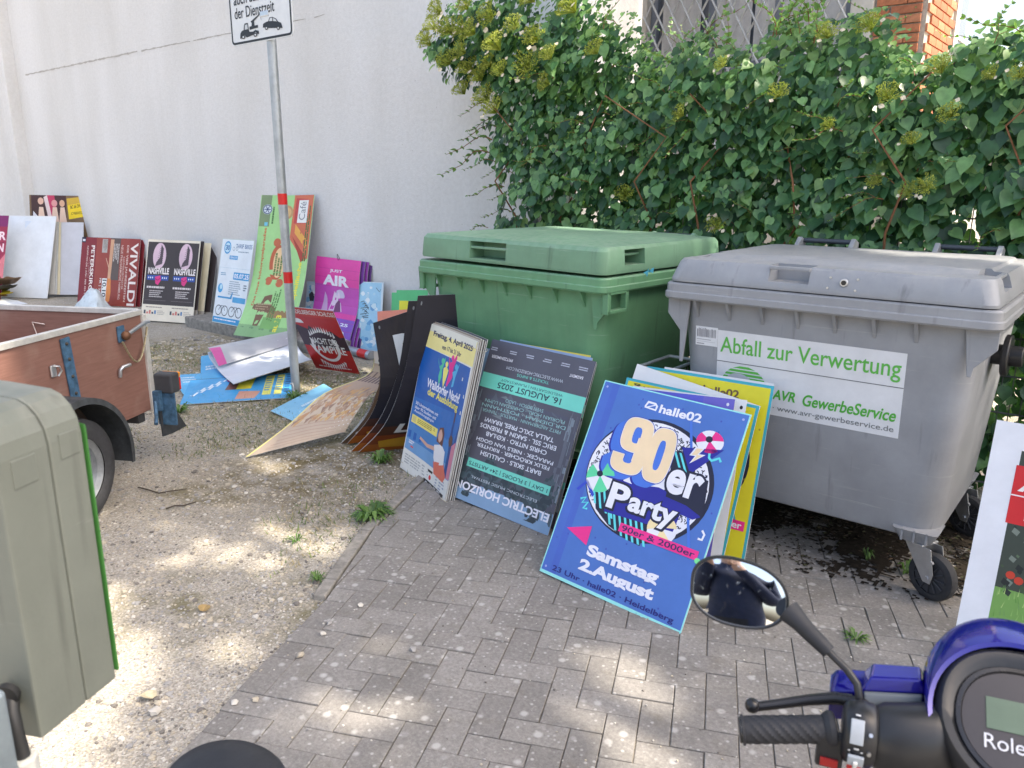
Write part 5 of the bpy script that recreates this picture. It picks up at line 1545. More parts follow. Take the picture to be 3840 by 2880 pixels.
# ------------------------------------------------------------------ waste containers
def worn_plastic(name, col, dust, dustiness=0.35, rough=0.5):
    m, nt, b = new_mat(name)
    co = coords(nt)
    geo = nt.nodes.new("ShaderNodeNewGeometry")
    n1 = nd(nt, "ShaderNodeTexNoise", Scale=4.0, Detail=7.0, Roughness=0.65)
    mp = nt.nodes.new("ShaderNodeMapping")
    mp.inputs["Scale"].default_value = (30, 30, 2.0)
    n2 = nd(nt, "ShaderNodeTexNoise", Scale=1.0, Detail=5.0)
    n3 = nd(nt, "ShaderNodeTexNoise", Scale=140.0, Detail=3.0)
    nt.links.new(co, n1.inputs["Vector"]); nt.links.new(co, mp.inputs[0]); nt.links.new(mp.outputs[0], n2.inputs["Vector"]); nt.links.new(co, n3.inputs["Vector"])
    base = ramp(nt, n1.outputs["Fac"], [(0.3, tuple(c * .86 for c in col[:3]) + (1,)), (0.7, tuple(c * 1.12 for c in col[:3]) + (1,))])
    sx = nd(nt, "ShaderNodeSeparateXYZ")
    nt.links.new(geo.outputs["Normal"], sx.inputs[0])
    up = nd(nt, "ShaderNodeMapRange")
    up.inputs["From Min"].default_value, up.inputs["From Max"].default_value = 0.2, 1.0
    up.inputs["To Min"].default_value, up.inputs["To Max"].default_value = .10, .9          # dust settles on what faces up
    nt.links.new(sx.outputs["Z"], up.inputs["Value"])
    f = nd(nt, "ShaderNodeMath", operation='MULTIPLY')
    nt.links.new(up.outputs[0], f.inputs[0])
    nt.links.new(ramp(nt, n2.outputs["Fac"], [(0.35, (0, 0, 0, 1)), (0.7, (1, 1, 1, 1))]), f.inputs[1])
    g = nd(nt, "ShaderNodeMath", operation='MULTIPLY')
    nt.links.new(f.outputs[0], g.inputs[0]); g.inputs[1].default_value = dustiness * 1.6
    nt.links.new(mixc(nt, g.outputs[0], base, dust), b.inputs["Base Color"])
    m3 = nt.nodes.new("ShaderNodeMapping")
    m3.inputs["Scale"].default_value = (2.2, 2.2, 55)
    m3.inputs["Rotation"].default_value = (0, .08, .3)
    n5 = nd(nt, "ShaderNodeTexNoise", Scale=1.0, Detail=6.0, Roughness=.7)
    nt.links.new(co, m3.inputs[0]); nt.links.new(m3.outputs[0], n5.inputs["Vector"])
    prev = b.inputs["Base Color"].links[0].from_socket
    sc1 = mixc(nt, ramp(nt, n5.outputs["Fac"], [(.62, (0, 0, 0, 1)), (.72, (.45, .45, .45, 1))]), prev, tuple(min(1, q * .6 + .25) for q in dust[:3]) + (1,))     # scuffs along the sides
    sc2 = mixc(nt, ramp(nt, n2.outputs["Fac"], [(.62, (0, 0, 0, 1)), (.8, (.6, .6, .6, 1))]), sc1, tuple(q * .45 for q in col[:3]) + (1,))                    # dirty runs
    nt.links.new(sc2, b.inputs["Base Color"])
    rr = nd(nt, "ShaderNodeMapRange")
    rr.inputs["To Min"].default_value, rr.inputs["To Max"].default_value = rough - .12, rough + .15
    nt.links.new(n1.outputs["Fac"], rr.inputs["Value"]); nt.links.new(rr.outputs[0], b.inputs["Roughness"])
    b.inputs["Specular IOR Level"].default_value = 0.4
    bump(nt, n3.outputs["Fac"], 0.12, 0.002, b)
    return m
GREY = worn_plastic("grey_plastic", (.30, .31, .33, 1), (.44, .43, .42, 1), .3, .46)
GREEN = worn_plastic("green_plastic", (.125, .30, .16, 1), (.32, .44, .34, 1), .35, .46)
LIDG = worn_plastic("green_lid_plastic", (.165, .315, .20, 1), (.32, .43, .34, 1), .4, .5)
LIDGR = worn_plastic("grey_lid_plastic", (.30, .315, .34, 1), (.44, .43, .42, 1), .35, .42)
BLACKP = plain("black_plastic", (.02, .02, .022, 1), .38, var=.2)
RUBBER = plain("rubber", (.035, .036, .04, 1), .75, var=.25, scale=30, bumpy=.2)
ZINC = plain("zinc_steel", (.58, .60, .63, 1), .33, .85, var=.12, scale=20)
def ring_at(w, d, r, z, oy=0.0, n=6):
    return [Vector((x, y + oy, z)) for x, y in rrect(w, d, r, n)]
def caster(parent, x, y, axis_deg):
    ax = Vector((cos(radians(axis_deg)), sin(radians(axis_deg)), 0))
    fw = Vector((-ax.y, ax.x, 0))
    if fw.y > 0: fw = -fw
    p = Vector((x, y, 0))
    hub = p + fw * .085 + Vector((0, 0, .10))
    pr, ty = [], []
    t = MB()
    prof = [(-.022, .068), (-.0235, .082), (-.018, .096), (-.008, .1), (.008, .1), (.018, .096), (.0235, .082), (.022, .068)]
    up = Vector((0, 0, 1))
    rings = []
    for k in range(32):
        a = 2 * pi * k / 32
        d = fw * cos(a) + up * sin(a)
        rings.append([hub + ax * u + d * r for u, r in prof])
    rings.append(rings[0])
    t.loft(rings, False, closed=False)
    tyre = t.build("tyre", RUBBER, parent, smooth=40)
    r = MB()
    r.tube([hub - ax * .016, hub + ax * .016], .069, 24)
    r.tube([hub - ax * .03, hub + ax * .03], .02, 16)
    for k in range(12):
        a = 2 * pi * k / 12
        d = fw * cos(a) + up * sin(a)
        r.tube([hub + d * .02 + ax * .021, hub + d * .066 + ax * .021], .0035, 6)
        r.tube([hub + d * .02 - ax * .021, hub + d * .066 - ax * .021], .0035, 6)
    r.build("rim", plain("caster_rim", (.05, .052, .06, 1), .5), tyre, smooth=40)
    for s_ in (-1, 1):
        q = ax * (.034 * s_)
        top = Vector((x, y, .222))
        pts = [top + q - fw * .035, top + q + fw * .085, hub + q + fw * .024 + up * .02, hub + q + fw * .016 - up * .022, hub + q - fw * .016 - up * .022]
        MB().prism(pts, ax * (.004 * s_)).build("fork", ZINC, parent, bevel=.0015)
        for b_ in (hub, hub + up * .07 + fw * .012):
            MB().tube([b_ + q, b_ + q + ax * (.010 * s_)], .009, 6).build("bolt", ZINC, parent)
    MB().box(Vector((x, y, .226)) + fw * .012, (.10, .085, .010), Matrix.Rotation(radians(axis_deg), 3, 'Z')).build("swivel_plate", ZINC, parent, bevel=.002)
def container(label, loc, rz, W, D, body_m, lid_m, green=False):
    t = thing("waste_container", label, "waste container", loc, rz, "large wheeled waste containers")
    tw, td, bw, bd = W - .13, D - .12, W - .25, D - .26
    B = MB()
    secs = [(bw - .10, bd - .10, .10, .225), (bw - .02, bd - .02, .11, .245), (bw, bd, .11, .285), (bw + (tw - bw) * .5, bd + (td - bd) * .5, .095, .70), (tw, td, .08, 1.14)]
    B.loft([ring_at(w, d, r, z, 0) for w, d, r, z in secs])
    body = B.build("body", body_m, t, smooth=42)
    r = MB()
    r.loft([ring_at(W - .10, D - .10, .04, 1.13), ring_at(W - .012, D - .012, .05, 1.132), ring_at(W, D, .05, 1.14), ring_at(W, D, .05, 1.163), ring_at(W - .014, D - .014, .045, 1.168), ring_at(W - .014, D - .014, .045, 1.198), ring_at(W - .03, D - .03, .04, 1.206)])
    r.build("rim", body_m, t, smooth=35)
    fy = lambda z: -(bd + (td - bd) * (z - .285) / .855) / 2
    for i in range(7):
        x = -.52 + i * .15 if not green else -.54 + i * .175
        MB().prism([(x, -D / 2 + .018, 1.133), (x, fy(1.13) + .01, 1.133), (x, fy(1.03) + .01, 1.03)], (.013, 0, 0)).build("rib", body_m, t)
    for s_ in (-1, 1):
        x0 = s_ * (W / 2 - .012)
        e = -s_
        zb = .84 if s_ < 0 else .95
        MB().prism([(x0, -D / 2 + .05, 1.132), (x0, -D / 2 + .05, 1.06), (x0 + e * .065, -D / 2 + .05, .985), (x0 + e * .07, -D / 2 + .05, zb), (x0 + e * .085, -D / 2 + .05, zb), (x0 + e * .11, -D / 2 + .05, 1.132)], (0, .012, 0)).build("corner_bracket", body_m, t, bevel=.003)
        if green: continue
        MB().tube([(s_ * (tw / 2 - .03), -.08, .97), (s_ * (W / 2 + .03), -.08, .97)], .042, 16).build("lifting_pin", BLACKP, t, smooth=40, bevel=.004)
        MB().tube([(s_ * (W / 2 - .04), -.08, .97), (s_ * (W / 2 - .015), -.08, .97)], .085, 20).build("pin_flange", BLACKP, t, smooth=40, bevel=.006)
    # lid
    L = MB()
    if green:
        secs = [(W - .05, D - .02, .05, 1.211, .0), (W - .045, D - .015, .05, 1.222, 0), (W - .06, D - .03, .05, 1.318, 0), (W - .085, D - .06, .05, 1.338, .0), (W - .40, D - .30, .06, 1.353, .02), (W - .9, D - .7, .06, 1.357, .02)]
    else:
        secs = [(W - .05, D - .02, .05, 1.211, .0), (W - .045, D - .015, .055, 1.222, 0), (W - .092, D - .055, .06, 1.296, .005), (W - .108, D - .072, .06, 1.309, .008), (W - .20, D - .26, .07, 1.312, .06), (W - .22, D - .29, .07, 1.322, .065), (W - .9, D - .7, .07, 1.325, .06)]
    L.loft([ring_at(w, d, q, z, oy) for w, d, q, z, oy in secs])
    if green: L.xf(Matrix.Translation((0, 0, .012)) @ Matrix.Rotation(.006, 4, "Y"))
    lid = L.build("lid", lid_m, t, smooth=35)
    bpy.context.view_layer.update()
    hx = -.105 if not green else -.10
    hw_ = .27 if green else .165
    cut(lid, MB().box((hx, -D / 2 + .045, 1.288), (hw_, .15, .09)))
    MB().box((hx, -D / 2 + .03, 1.300), (hw_ + .001, .022, .014)).build("handle", lid_m, t, bevel=.003)
    for s_ in (-1, 1):
        cut(lid, MB().box((s_ * (W / 2 - .07), -D / 2 + .26, 1.292), (.16 if green else .12, .17, .075)))
        MB().box((s_ * (W / 2 - .065), -D / 2 + .26, 1.302), (.02, .172, .012)).build("handle", lid_m, t, bevel=.003)
    lid.data.polygons.foreach_set("use_smooth", [True] * len(lid.data.polygons))
    lid.data.set_sharp_from_angle(angle=radians(32))
    MB().box((0, D / 2 + .005, 1.20), (W - .1, .05, .05)).build("hinge_bar", body_m, t, bevel=.01)
    for x0, x1 in ((-.45, -.175), (.215, .48)):
        for x in (x0, x1):
            MB().prism([(x - .012, D / 2 - .09, 1.30), (x - .012, D / 2 + .05, 1.22), (x - .012, D / 2 + .05, 1.34), (x - .012, D / 2 - .01, 1.362)], (.024, 0, 0)).build("hinge_bracket", lid_m, t, bevel=.004)
        MB().tube([(x0, D / 2 + .02, 1.342), (x1, D / 2 + .02, 1.342)], .013, 10).build("hinge_tube", plain("hinge_dark", (.05, .06, .075, 1), .4), t, smooth=40)
    for s_ in (-1, 1):
        for q in (-1, 1):
            x, y = s_ * (bw / 2 - .075), q * (bd / 2 - .045)
            MB().loft([ring_at(.12, .11, .02, .232), ring_at(.17, .16, .02, .285)]).xf(Matrix.Translation((x, y, 0))).build("caster_socket", body_m, t, smooth=30)
            for k in range(3):
                MB().box((x - .045 + .045 * k, y + q * .062, .262), (.008, .03, .05)).build("socket_rib", body_m, t)
            caster(t, x + s_ * .005, y, 245 if s_ > 0 else 262)
    return t, body, lid, fy, tw
def on_front(t, name, fy, x0, x1, z0, z1, mat, off=.002):
    """a thin label on the sloping front of a container"""
    P = [Vector((x, fy(z) - off, z)) for x, z in ((x0, z0), (x1, z0), (x1, z1), (x0, z1))]
    n = (P[1] - P[0]).cross(P[3] - P[0]).normalized()
    return MB().prism(P, n * -.0008).build(name, mat, t), P
class FrontPrint:
    """printing on a label lying on a slanted quad (local coordinates of the container)"""
    def __init__(s, P, parent):
        s.P, s.parent, s.items = P, parent, []
        s.n = (P[1] - P[0]).cross(P[3] - P[0]).normalized()
    def at(s, fx, fy, k):
        a, b, c, d = s.P
        return a.lerp(b, fx).lerp(d.lerp(c, fx), 1 - fy) + s.n * (.0006 + .0003 * k)
    def poly(s, pts, col, k=1, tri=None):
        s.items.append(([s.at(x, y, k) for x, y in pts], tri or [tuple(range(len(pts)))], col)); return s
    def rect(s, x0, y0, x1, y1, col, k=1): return s.poly([(x0, y0), (x1, y0), (x1, y1), (x0, y1)], col, k)
    def text(s, t, x0, y0, x1, y1, col, k=2, bold=0.0, slant=0):
        vs, fs = glyphs(t, bold)
        xs, ys = [p[0] for p in vs], [p[1] for p in vs]
        f = lambda x, y: ((x0 + (x - min_x) / (max_x - min_x) * (x1 - x0) + (y - min_y) / (max_y - min_y) * slant), y0 + (max_y - y) / (max_y - min_y) * (y1 - y0))
        min_x, max_x, min_y, max_y = min(xs), max(xs), min(ys), max(ys)
        return s.poly([f(x, y) for x, y in vs], col, k, fs)
    def build(s, name):
        cols = sorted({i[2] for i in s.items})
        mb = MB()
        for P, fs, c in s.items:
            mb.add(P, fs, cols.index(c))
        me = mb.mesh(name, [ink(*c) for c in cols], fix=False)
        if len(cols) == 1: pass
        return place(name, me, s.parent)
STICK = plain("sticker_white", (.74, .75, .77, 1), .35, var=.06, scale=12)
gt, gbody, glid, gfy, gtw = container("grey wheeled waste container with a white Abfall sticker on its front", (-1.025, 3.16 + .56, PZ), 0, 1.335, 1.12, GREY, LIDGR)
st, P = on_front(gt, "sticker", gfy, -.414, .362, .655, 1.005, STICK)
LGN, TXG = (96, 186, 82), (120, 124, 126)
fp = FrontPrint(P, st)
fp.text("Abfall zur Verwertung", .018, .075, .98, .345, LGN, 2, .008)
fp.rect(0, .395, 1, .405, (110, 112, 116), 1)
cx, cy = .165, .70
for i in range(6):                                        # striped half-globe emblem
    y0, y1 = cy - .265 + .046 * i, cy - .265 + .046 * i + .030
    w0, w1 = sqrt(max(0, 1 - ((cy - y0) / .27) ** 2)) * .135, sqrt(max(0, 1 - ((cy - y1) / .27) ** 2)) * .135
    fp.poly([(cx - w0, y0), (cx + w0, y0), (cx + w1, y1), (cx - w1, y1)], LGN, 1)
fp.poly([(cx - .03 + .085 * cos(radians(a)), cy - .02 - .15 * sin(radians(a))) for a in range(0, 181, 12)], (190, 192, 198), 2)
fp.text("AVR", .335, .66, .465, .79, (80, 176, 66), 2, .03, .012).text("GewerbeService", .50, .66, .975, .81, (80, 176, 66), 2, .02, .012)
fp.text("0 · www.avr-gewerbeservice.de", .30, .865, .975, .955, TXG, 2, .004)
fp.build("sticker_print")
bc, P = on_front(gt, "barcode_label", gfy, -.52, -.415, .925, 1.012, STICK, .0024)
fp = FrontPrint(P, bc)
R = random.Random(2)
x = .06
while x < .92:
    w_ = R.uniform(.008, .03)
    fp.rect(x, .05 + R.uniform(0, .1), x + w_, .55, (120, 120, 128), 1)
    x += w_ + R.uniform(.012, .03)
fp.rect(.05, .66, .7, .70, (170, 170, 176), 1).rect(.05, .78, .9, .80, (186, 186, 190), 1).rect(.05, .88, .4, .93, (150, 150, 158), 1)
fp.build("barcode_print")
# lock and screws on the lid front
ly = lambda z: -.5525 + (z - 1.222) / .074 * .02
MB().tube([(.115, ly(1.262) + .004, 1.262), (.115, ly(1.262) - .010, 1.262)], .0155, 20).build("lock", ZINC, gt, smooth=40, bevel=.002)
MB().tube([(.115, ly(1.262) - .009, 1.262), (.115, ly(1.262) - .0125, 1.262)], .0095, 16).build("lock_barrel", BLACKP, gt, smooth=40)
for dx, z in ((-.055, 1.278), (.048, 1.278), (-.06, 1.238), (.045, 1.236)):
    MB().tube([(.115 + dx, ly(z) + .004, z), (.115 + dx, ly(z) - .004, z)], .0042, 8).build("screw", ZINC, gt)
MB().tube([(.085, gfy(1.1) + .01, 1.105), (.085, gfy(1.1) - .012, 1.105)], .008, 8).build("screw", ZINC, gt)

nt_, nbody, nlid, nfy, ntw = container("green wheeled waste container with a raised domed lid, left of the grey one", (-2.62 + .035, 3.13 + .56, .012), radians(-4.2), 1.37, 1.12, GREEN, LIDG, True)
# square carrying loops under the rim at the front corners
for s_ in (-1, 1):
    x = s_ * (1.37 / 2 - .02)
    fr = MB()
    for z0, z1, y0, y1 in ((1.125, 1.145, -.53, -.36), (1.035, 1.052, -.53, -.36), (1.035, 1.145, -.53, -.505), (1.035, 1.145, -.385, -.36)):
        fr.box((x, (y0 + y1) / 2, (z0 + z1) / 2), (.035, abs(y1 - y0), abs(z1 - z0)))
    fr.build("carrying_loop", GREEN, nt_, bevel=.003)
tp = MB().grid(lambda a, b: Vector((.655 + .02 * sin(a * 7) + .012 * b, -.22 + .07 * a, 1.17 + .05 * b + .01 * sin(a * 9 + b * 5))), 6, 3).build("plastic_scrap", plain("cyan_plastic", (.10, .50, .68, 1), .4), nt_, smooth=60)
tp["label"] = "scrap of cyan plastic caught in the lid"
# ------------------------------------------------------------------ plywood trailer
TD = Vector((cos(radians(119.4)), sin(radians(119.4)), 0))      # towards its rear
TS = Vector((cos(radians(209.4)), sin(radians(209.4)), 0))      # away from the viewer, across
TC = Vector((-4.45, 2.11, 0))                                    # rear corner on our side
TM = Matrix(((TD.x, TS.x, 0, TC.x), (TD.y, TS.y, 0, TC.y), (0, 0, 1, 0), (0, 0, 0, 1)))
tr = thing("utility_trailer", "brown plywood box trailer with pale metal edging and black mudguard", "trailer", mat=TM)
def ply_material():
    m, nt, b = new_mat("brown_plywood")
    co = coords(nt)
    mp = nt.nodes.new("ShaderNodeMapping")
    mp.inputs["Scale"].default_value = (2.0, 2.0, 26)
    nt.links.new(co, mp.inputs[0])
    n1 = nd(nt, "ShaderNodeTexNoise", Scale=3.0, Detail=8.0, Roughness=0.7)
    n2 = nd(nt, "ShaderNodeTexNoise", Scale=5.0, Detail=6.0)
    nt.links.new(mp.outputs[0], n1.inputs["Vector"]); nt.links.new(co, n2.inputs["Vector"])
    c = ramp(nt, n1.outputs["Fac"], [(0.3, (.19, .092, .07, 1)), (0.6, (.24, .122, .096, 1)), (0.8, (.29, .155, .125, 1))])
    c = mixc(nt, ramp(nt, n2.outputs["Fac"], [(0.55, (0, 0, 0, 1)), (0.75, (.5, .5, .5, 1))]), c, (.33, .22, .18, 1))
    nt.links.new(c, b.inputs["Base Color"])
    b.inputs["Roughness"].default_value = .6
    bump(nt, n1.outputs["Fac"], .25, .003, b)
    return m
PLY = ply_material()
ALU = plain("worn_aluminium", (.60, .59, .56, 1), .5, .35, var=.15, scale=18)
BLUEST = plain("blue_flaking_steel", (.055, .13, .22, 1), .6, .2, var=.55, scale=26)
LEN, WID, Z0, Z1 = 2.0, 1.15, .34, .915
for name, c, s_ in (("side_panel", (-LEN / 2, .008, (Z0 + Z1) / 2), (LEN, .016, Z1 - Z0)), ("side_panel", (-LEN / 2, WID, (Z0 + Z1) / 2), (LEN, .016, Z1 - Z0)), ("tailgate", (-.012, WID / 2, (Z0 + Z1) / 2), (.018, WID - .05, Z1 - Z0)), ("front_panel", (-LEN + .01, WID / 2, (Z0 + Z1) / 2), (.018, WID - .05, Z1 - Z0)), ("floor", (-LEN / 2, WID / 2, Z0 + .01), (LEN - .04, WID - .04, .018))):
    MB().box(c, s_).build(name, PLY, tr, bevel=.002)
def rail(p0, p1, name="edge_rail"):
    p0, p1 = Vector(p0), Vector(p1)
    d = (p1 - p0)
    s_ = (abs(d.x) + .034, abs(d.y) + .034, .03)
    MB().box((p0 + p1) / 2, s_).build(name, ALU, tr, bevel=.003)
rail((-LEN, .006, Z1 + .006), (-.03, .006, Z1 + .006))
rail((-LEN, WID, Z1 + .006), (-.03, WID, Z1 + .006))
rail((-.012, .045, Z1 + .007), (-.012, WID - .045, Z1 + .007))
rail((-LEN + .01, .045, Z1 + .007), (-LEN + .01, WID - .045, Z1 + .007))
for y in (.006, WID):
    MB().box((-.004, y - .004, (Z0 + Z1) / 2 - .01), (.036, .034, Z1 - Z0)).build("corner_post", ALU, tr, bevel=.003)
st_ = MB().box((-.62, -.008, .60), (.062, .010, .58), Matrix.Rotation(radians(-4), 3, 'Y')).build("blue_strap", BLUEST, tr, bevel=.002)
for z in (.86, .78, .69, .60, .48, .38):
    MB().ball((-.62 - (z - .6) * .07, -.014, z), .009, 8, 6).build("rivet", plain("dark_bolt", (.08, .07, .06, 1), .5, .6), st_)
MB().box((-.745, -.010, .745), (.035, .012, .06)).build("tie_hook", ZINC, tr, bevel=.005)
MB().tube([(-.745, -.012, .77), (-.725, -.03, .765), (-.712, -.028, .74), (-.725, -.018, .715)], .005, 6).build("tie_hook", ZINC, tr, smooth=60)
MB().box((-.215, -.008, .83), (.055, .012, .09)).build("latch_plate", BLUEST, tr, bevel=.003)
MB().ball((-.205, -.03, .82), .026, 12, 8).build("latch_knob", plain("rusty_knob", (.16, .075, .04, 1), .6, .4, var=.4), tr, smooth=60)
MB().tube([(-.19, -.03, .825), (-.03, -.03, .865), (.02, -.02, .86)], .011, 8).build("latch_bar", ZINC, tr, smooth=60)
MB().tube([(-.20, -.03, .655), (-.26, -.03, .655), (-.272, -.02, .64), (-.27, -.012, .60)], .010, 8).build("rope_cleat", ZINC, tr, smooth=60)
for k in range(11):                                              # hanging chain
    f = k / 10
    p = Vector((-.235 + .23 * f, -.026, .79 - .16 * sin(pi * f) + .05 * f))
    q = Vector((-.235 + .23 * min(1, f + .1), -.026, .79 - .16 * sin(pi * min(1, f + .1)) + .05 * min(1, f + .1)))
    MB().tube([p, p.lerp(q, .9)], .006, 6).build("chain_link", plain("chain_brass", (.42, .36, .24, 1), .4, .7), tr)
MB().box((.0, -.01, .39), (.03, .10, .12)).build("lamp_bracket", BLUEST, tr, bevel=.003)
MB().box((.03, -.07, .335), (.012, .12, .20)).build("lamp_bracket", BLUEST, tr, bevel=.003)
MB().prism([(.0, -.04, .36), (.12, -.04, .35), (.10, -.04, .155), (.01, -.04, .165)], (0, .008, 0)).build("mud_flap", plain("mud_flap_rubber", (.04, .045, .052, 1), .7, var=.35), tr)
MB().prism([(.121, -.036, .35), (.27, -.030, .15), (.102, -.036, .153)], (0, .006, 0)).build("mud_flap", plain("mud_flap_rubber", (.04, .045, .052, 1)), tr)
tl = MB().box((.055, -.07, .49), (.085, .12, .12)).build("tail_lamp", plain("lamp_housing", (.045, .048, .055, 1), .6), tr, bevel=.014, seg=3)
MB().box((.103, -.07, .475), (.018, .112, .075)).build("lens", plain("red_lens", (.55, .03, .02, 1), .2), tl, bevel=.004)
MB().box((.103, -.07, .530), (.018, .112, .032)).build("lens", plain("amber_lens", (.75, .28, .03, 1), .2), tl, bevel=.004)
MB().tube([(-.06, -.06, .40), (-.12, -.10, .33), (-.16, -.12, .30)], .011, 8).build("lamp_stay", BLUEST, tr, smooth=60)
# wheel and mudguard
WX, WR = -.88, .27
hub = Vector((WX, -.13, WR))
t = MB()
prof = [(-.062, .175), (-.07, .20), (-.066, .245), (-.05, .268), (0, .275), (.05, .268), (.066, .245), (.07, .20), (.062, .175)]
rings = []
for k in range(49):
    a = 2 * pi * k / 48
    rings.append([hub + Vector((r * cos(a), u, r * sin(a))) for u, r in prof])
t.loft(rings, False, closed=False)
wh = t.build("wheel", RUBBER, tr, smooth=40)
rm = MB()
for u0, r0, u1, r1 in ((-.055, .178, -.04, .15), (-.04, .15, -.02, .145), (-.02, .145, -.035, .07), (-.035, .07, -.045, .0001)):
    rm.loft([[hub + Vector((r0 * cos(2 * pi * k / 32), u0, r0 * sin(2 * pi * k / 32))) for k in range(32)], [hub + Vector((r1 * cos(2 * pi * k / 32), u1, r1 * sin(2 * pi * k / 32))) for k in range(32)]], False)
rm.build("rim", plain("wheel_rim", (.30, .32, .34, 1), .4, .6, var=.25), wh, smooth=40)
g = MB()
sec = []
for k in range(25):
    a = radians(-12 + 204 * k / 24)
    rr = .355
    d = Vector((cos(a), 0, sin(a)))
    base = Vector((WX, 0, WR + .02))
    sec.append([base + d * (rr - .03) + Vector((0, -.245, 0)), base + d * rr + Vector((0, -.238, 0)), base + d * rr + Vector((0, -.012, 0)), base + d * (rr - .006) + Vector((0, -.012, 0)), base + d * (rr - .006) + Vector((0, -.232, 0)), base + d * (rr - .03) + Vector((0, -.24, 0))])
g.loft(sec, True)
g.build("mudguard", plain("mudguard_black", (.04, .045, .05, 1), .6, var=.4, scale=22), tr, smooth=45)
inn = MB()
pts = [Vector((WX + (.345) * cos(radians(-12 + 204 * k / 24)), -.02, WR + .02 + .345 * sin(radians(-12 + 204 * k / 24)))) for k in range(25)]
inn.prism(pts, (0, .01, 0)).build("wheel_arch_board", plain("dark_board", (.06, .04, .03, 1), .8, var=.3), tr)
MB().tube([(WX, -.10, WR), (WX, WID + .10, WR)], .025, 10).build("axle", plain("axle_steel", (.06, .06, .065, 1), .6, .4), tr, smooth=40)
t2 = MB()
h2 = Vector((WX, WID + .13, WR))
t2.loft([[h2 + Vector((r * cos(2 * pi * k / 32), u, r * sin(2 * pi * k / 32))) for u, r in prof] for k in range(33)], False, closed=False)
t2.build("wheel", RUBBER, tr, smooth=40)
MB().box((-LEN / 2, WID / 2, Z0 - .035), (LEN - .1, .06, .06)).build("chassis_beam", plain("axle_steel", (.06, .06, .065, 1)), tr)
for x in (-.1, -1.5):
    MB().box((x, WID / 2, Z0 - .03), (.06, WID - .02, .05)).build("cross_beam", plain("axle_steel", (.06, .06, .065, 1)), tr)
MB().tube([(-LEN + .1, WID / 2, Z0 - .04), (-LEN - .75, WID / 2, Z0 - .02)], .03, 10).build("drawbar", plain("axle_steel", (.06, .06, .065, 1)), tr, smooth=40)
MB().tube([(-LEN - .55, WID / 2, Z0), (-LEN - .55, WID / 2, .02)], .022, 10).build("prop_stand", ZINC, tr, smooth=40)
# chalk mark inside
MB().tube([(-.03, .62, .83), (-.03, .70, .84), (-.03, .68, .76)], .004, 4).build("chalk_mark", plain("chalk", (.6, .5, .45, 1), .9), tr)
# ------------------------------------------------------------------ sign pole
POLEM = plain("galvanised_pole", (.40, .43, .46, 1), .42, .55, var=.2, scale=9)
REDT = plain("red_reflective_band", (.62, .02, .02, 1), .35, var=.08)
px, py = -5.13, 3.589
sp = thing("sign_pole", "galvanised pole with two red bands and a white tow-away sign", "sign", (px, py, 0))
MB().tube([(px, py, -.05), (px - .01, py, 1.6), (px - .022, py, 3.5)], .034, 20).build("pole", POLEM, sp, smooth=60, world=True)
for z0, z1 in ((1.481, 1.562), (.892, .977)):
    xa = px - .0063 * z0
    MB().tube([(xa, py, z0), (xa - .0005, py, z1)], .0352, 20).build("red_band", REDT, sp, smooth=60, world=True)
MB().tube([(px + .04, py - .05, .012), (px + .035, py - .045, .07), (px + .02, py - .04, .10), (px - .015, py - .038, .09)], .006, 8).build("cable_stub", plain("grey_cable", (.45, .46, .47, 1), .6), sp, smooth=60, world=True)
SW = plain("sign_white", (.68, .70, .71, 1), .35, var=.05)
SM_ = Matrix.Translation((-5.586, py - .042, 2.622))
sg = MB().prism([Vector((x + .379, 0, z + .31)) for x, z in rrect(.758, .62, .035, 6)], (0, .006, 0)).xf(SM_).build("sign_plate", SW, sp, bevel=.002, world=True)
class SignPrint(FrontPrint):
    def at(s, fx, fy, k): return Vector((-5.586 + .758 * fx, py - .042 - .0012 - .0006 * k, 2.622 + .62 * (1 - fy))) - Vector((px, py, 0))
sg_ = SignPrint([Vector((0, 0, 0)), Vector((1, 0, 0)), Vector((1, 0, 1)), Vector((0, 0, 1))], sp)
K = (24, 26, 34)
out, inn_ = rrect(.742, .604, .032, 6), rrect(.712, .574, .02, 6)
pts, tri = [], []
for i, ((a, b_), (c, d)) in enumerate(zip(out, inn_)):
    pts += [((a + .379) / .758, 1 - (b_ + .31) / .62), ((c + .379) / .758, 1 - (d + .31) / .62)]
n_ = len(out)
tri = [(2 * i, 2 * ((i + 1) % n_), 2 * ((i + 1) % n_) + 1, 2 * i + 1) for i in range(n_)]
sg_.poly(pts, K, 1, tri)
sg_.text("auch außerhalb", .09, .425, .83, .56, K, 2, .006).text("der Dienstzeit", .09, .59, .74, .71, K, 2, .006)
_poly = sg_.poly
def _pic(pts, c, k=1, tri=None):                              # the pictogram keeps its own margins
    return _poly([(x, .705 + (y - .66) * .80) for x, y in pts], c, k, tri)
sg_.poly = _pic
def car(pts, k=2): sg_.poly(pts, K, k)
car([(.155, .935), (.165, .87), (.19, .84), (.225, .83), (.235, .77), (.25, .745), (.30, .745), (.31, .84), (.32, .87), (.38, .875), (.42, .86), (.47, .88), (.475, .92), (.45, .92), (.42, .885), (.38, .92), (.27, .94), (.235, .90), (.19, .91), (.175, .945)])
sg_.poly([(.243, .83), (.252, .765), (.293, .765), (.298, .83)], (196, 200, 202), 3)
car([(.325, .80), (.36, .80), (.365, .76), (.35, .735), (.50, .66), (.51, .668), (.405, .74), (.41, .80), (.465, .80), (.465, .835), (.325, .845)])
car([(.51, .67), (.514, .67), (.525, .745), (.521, .745)])
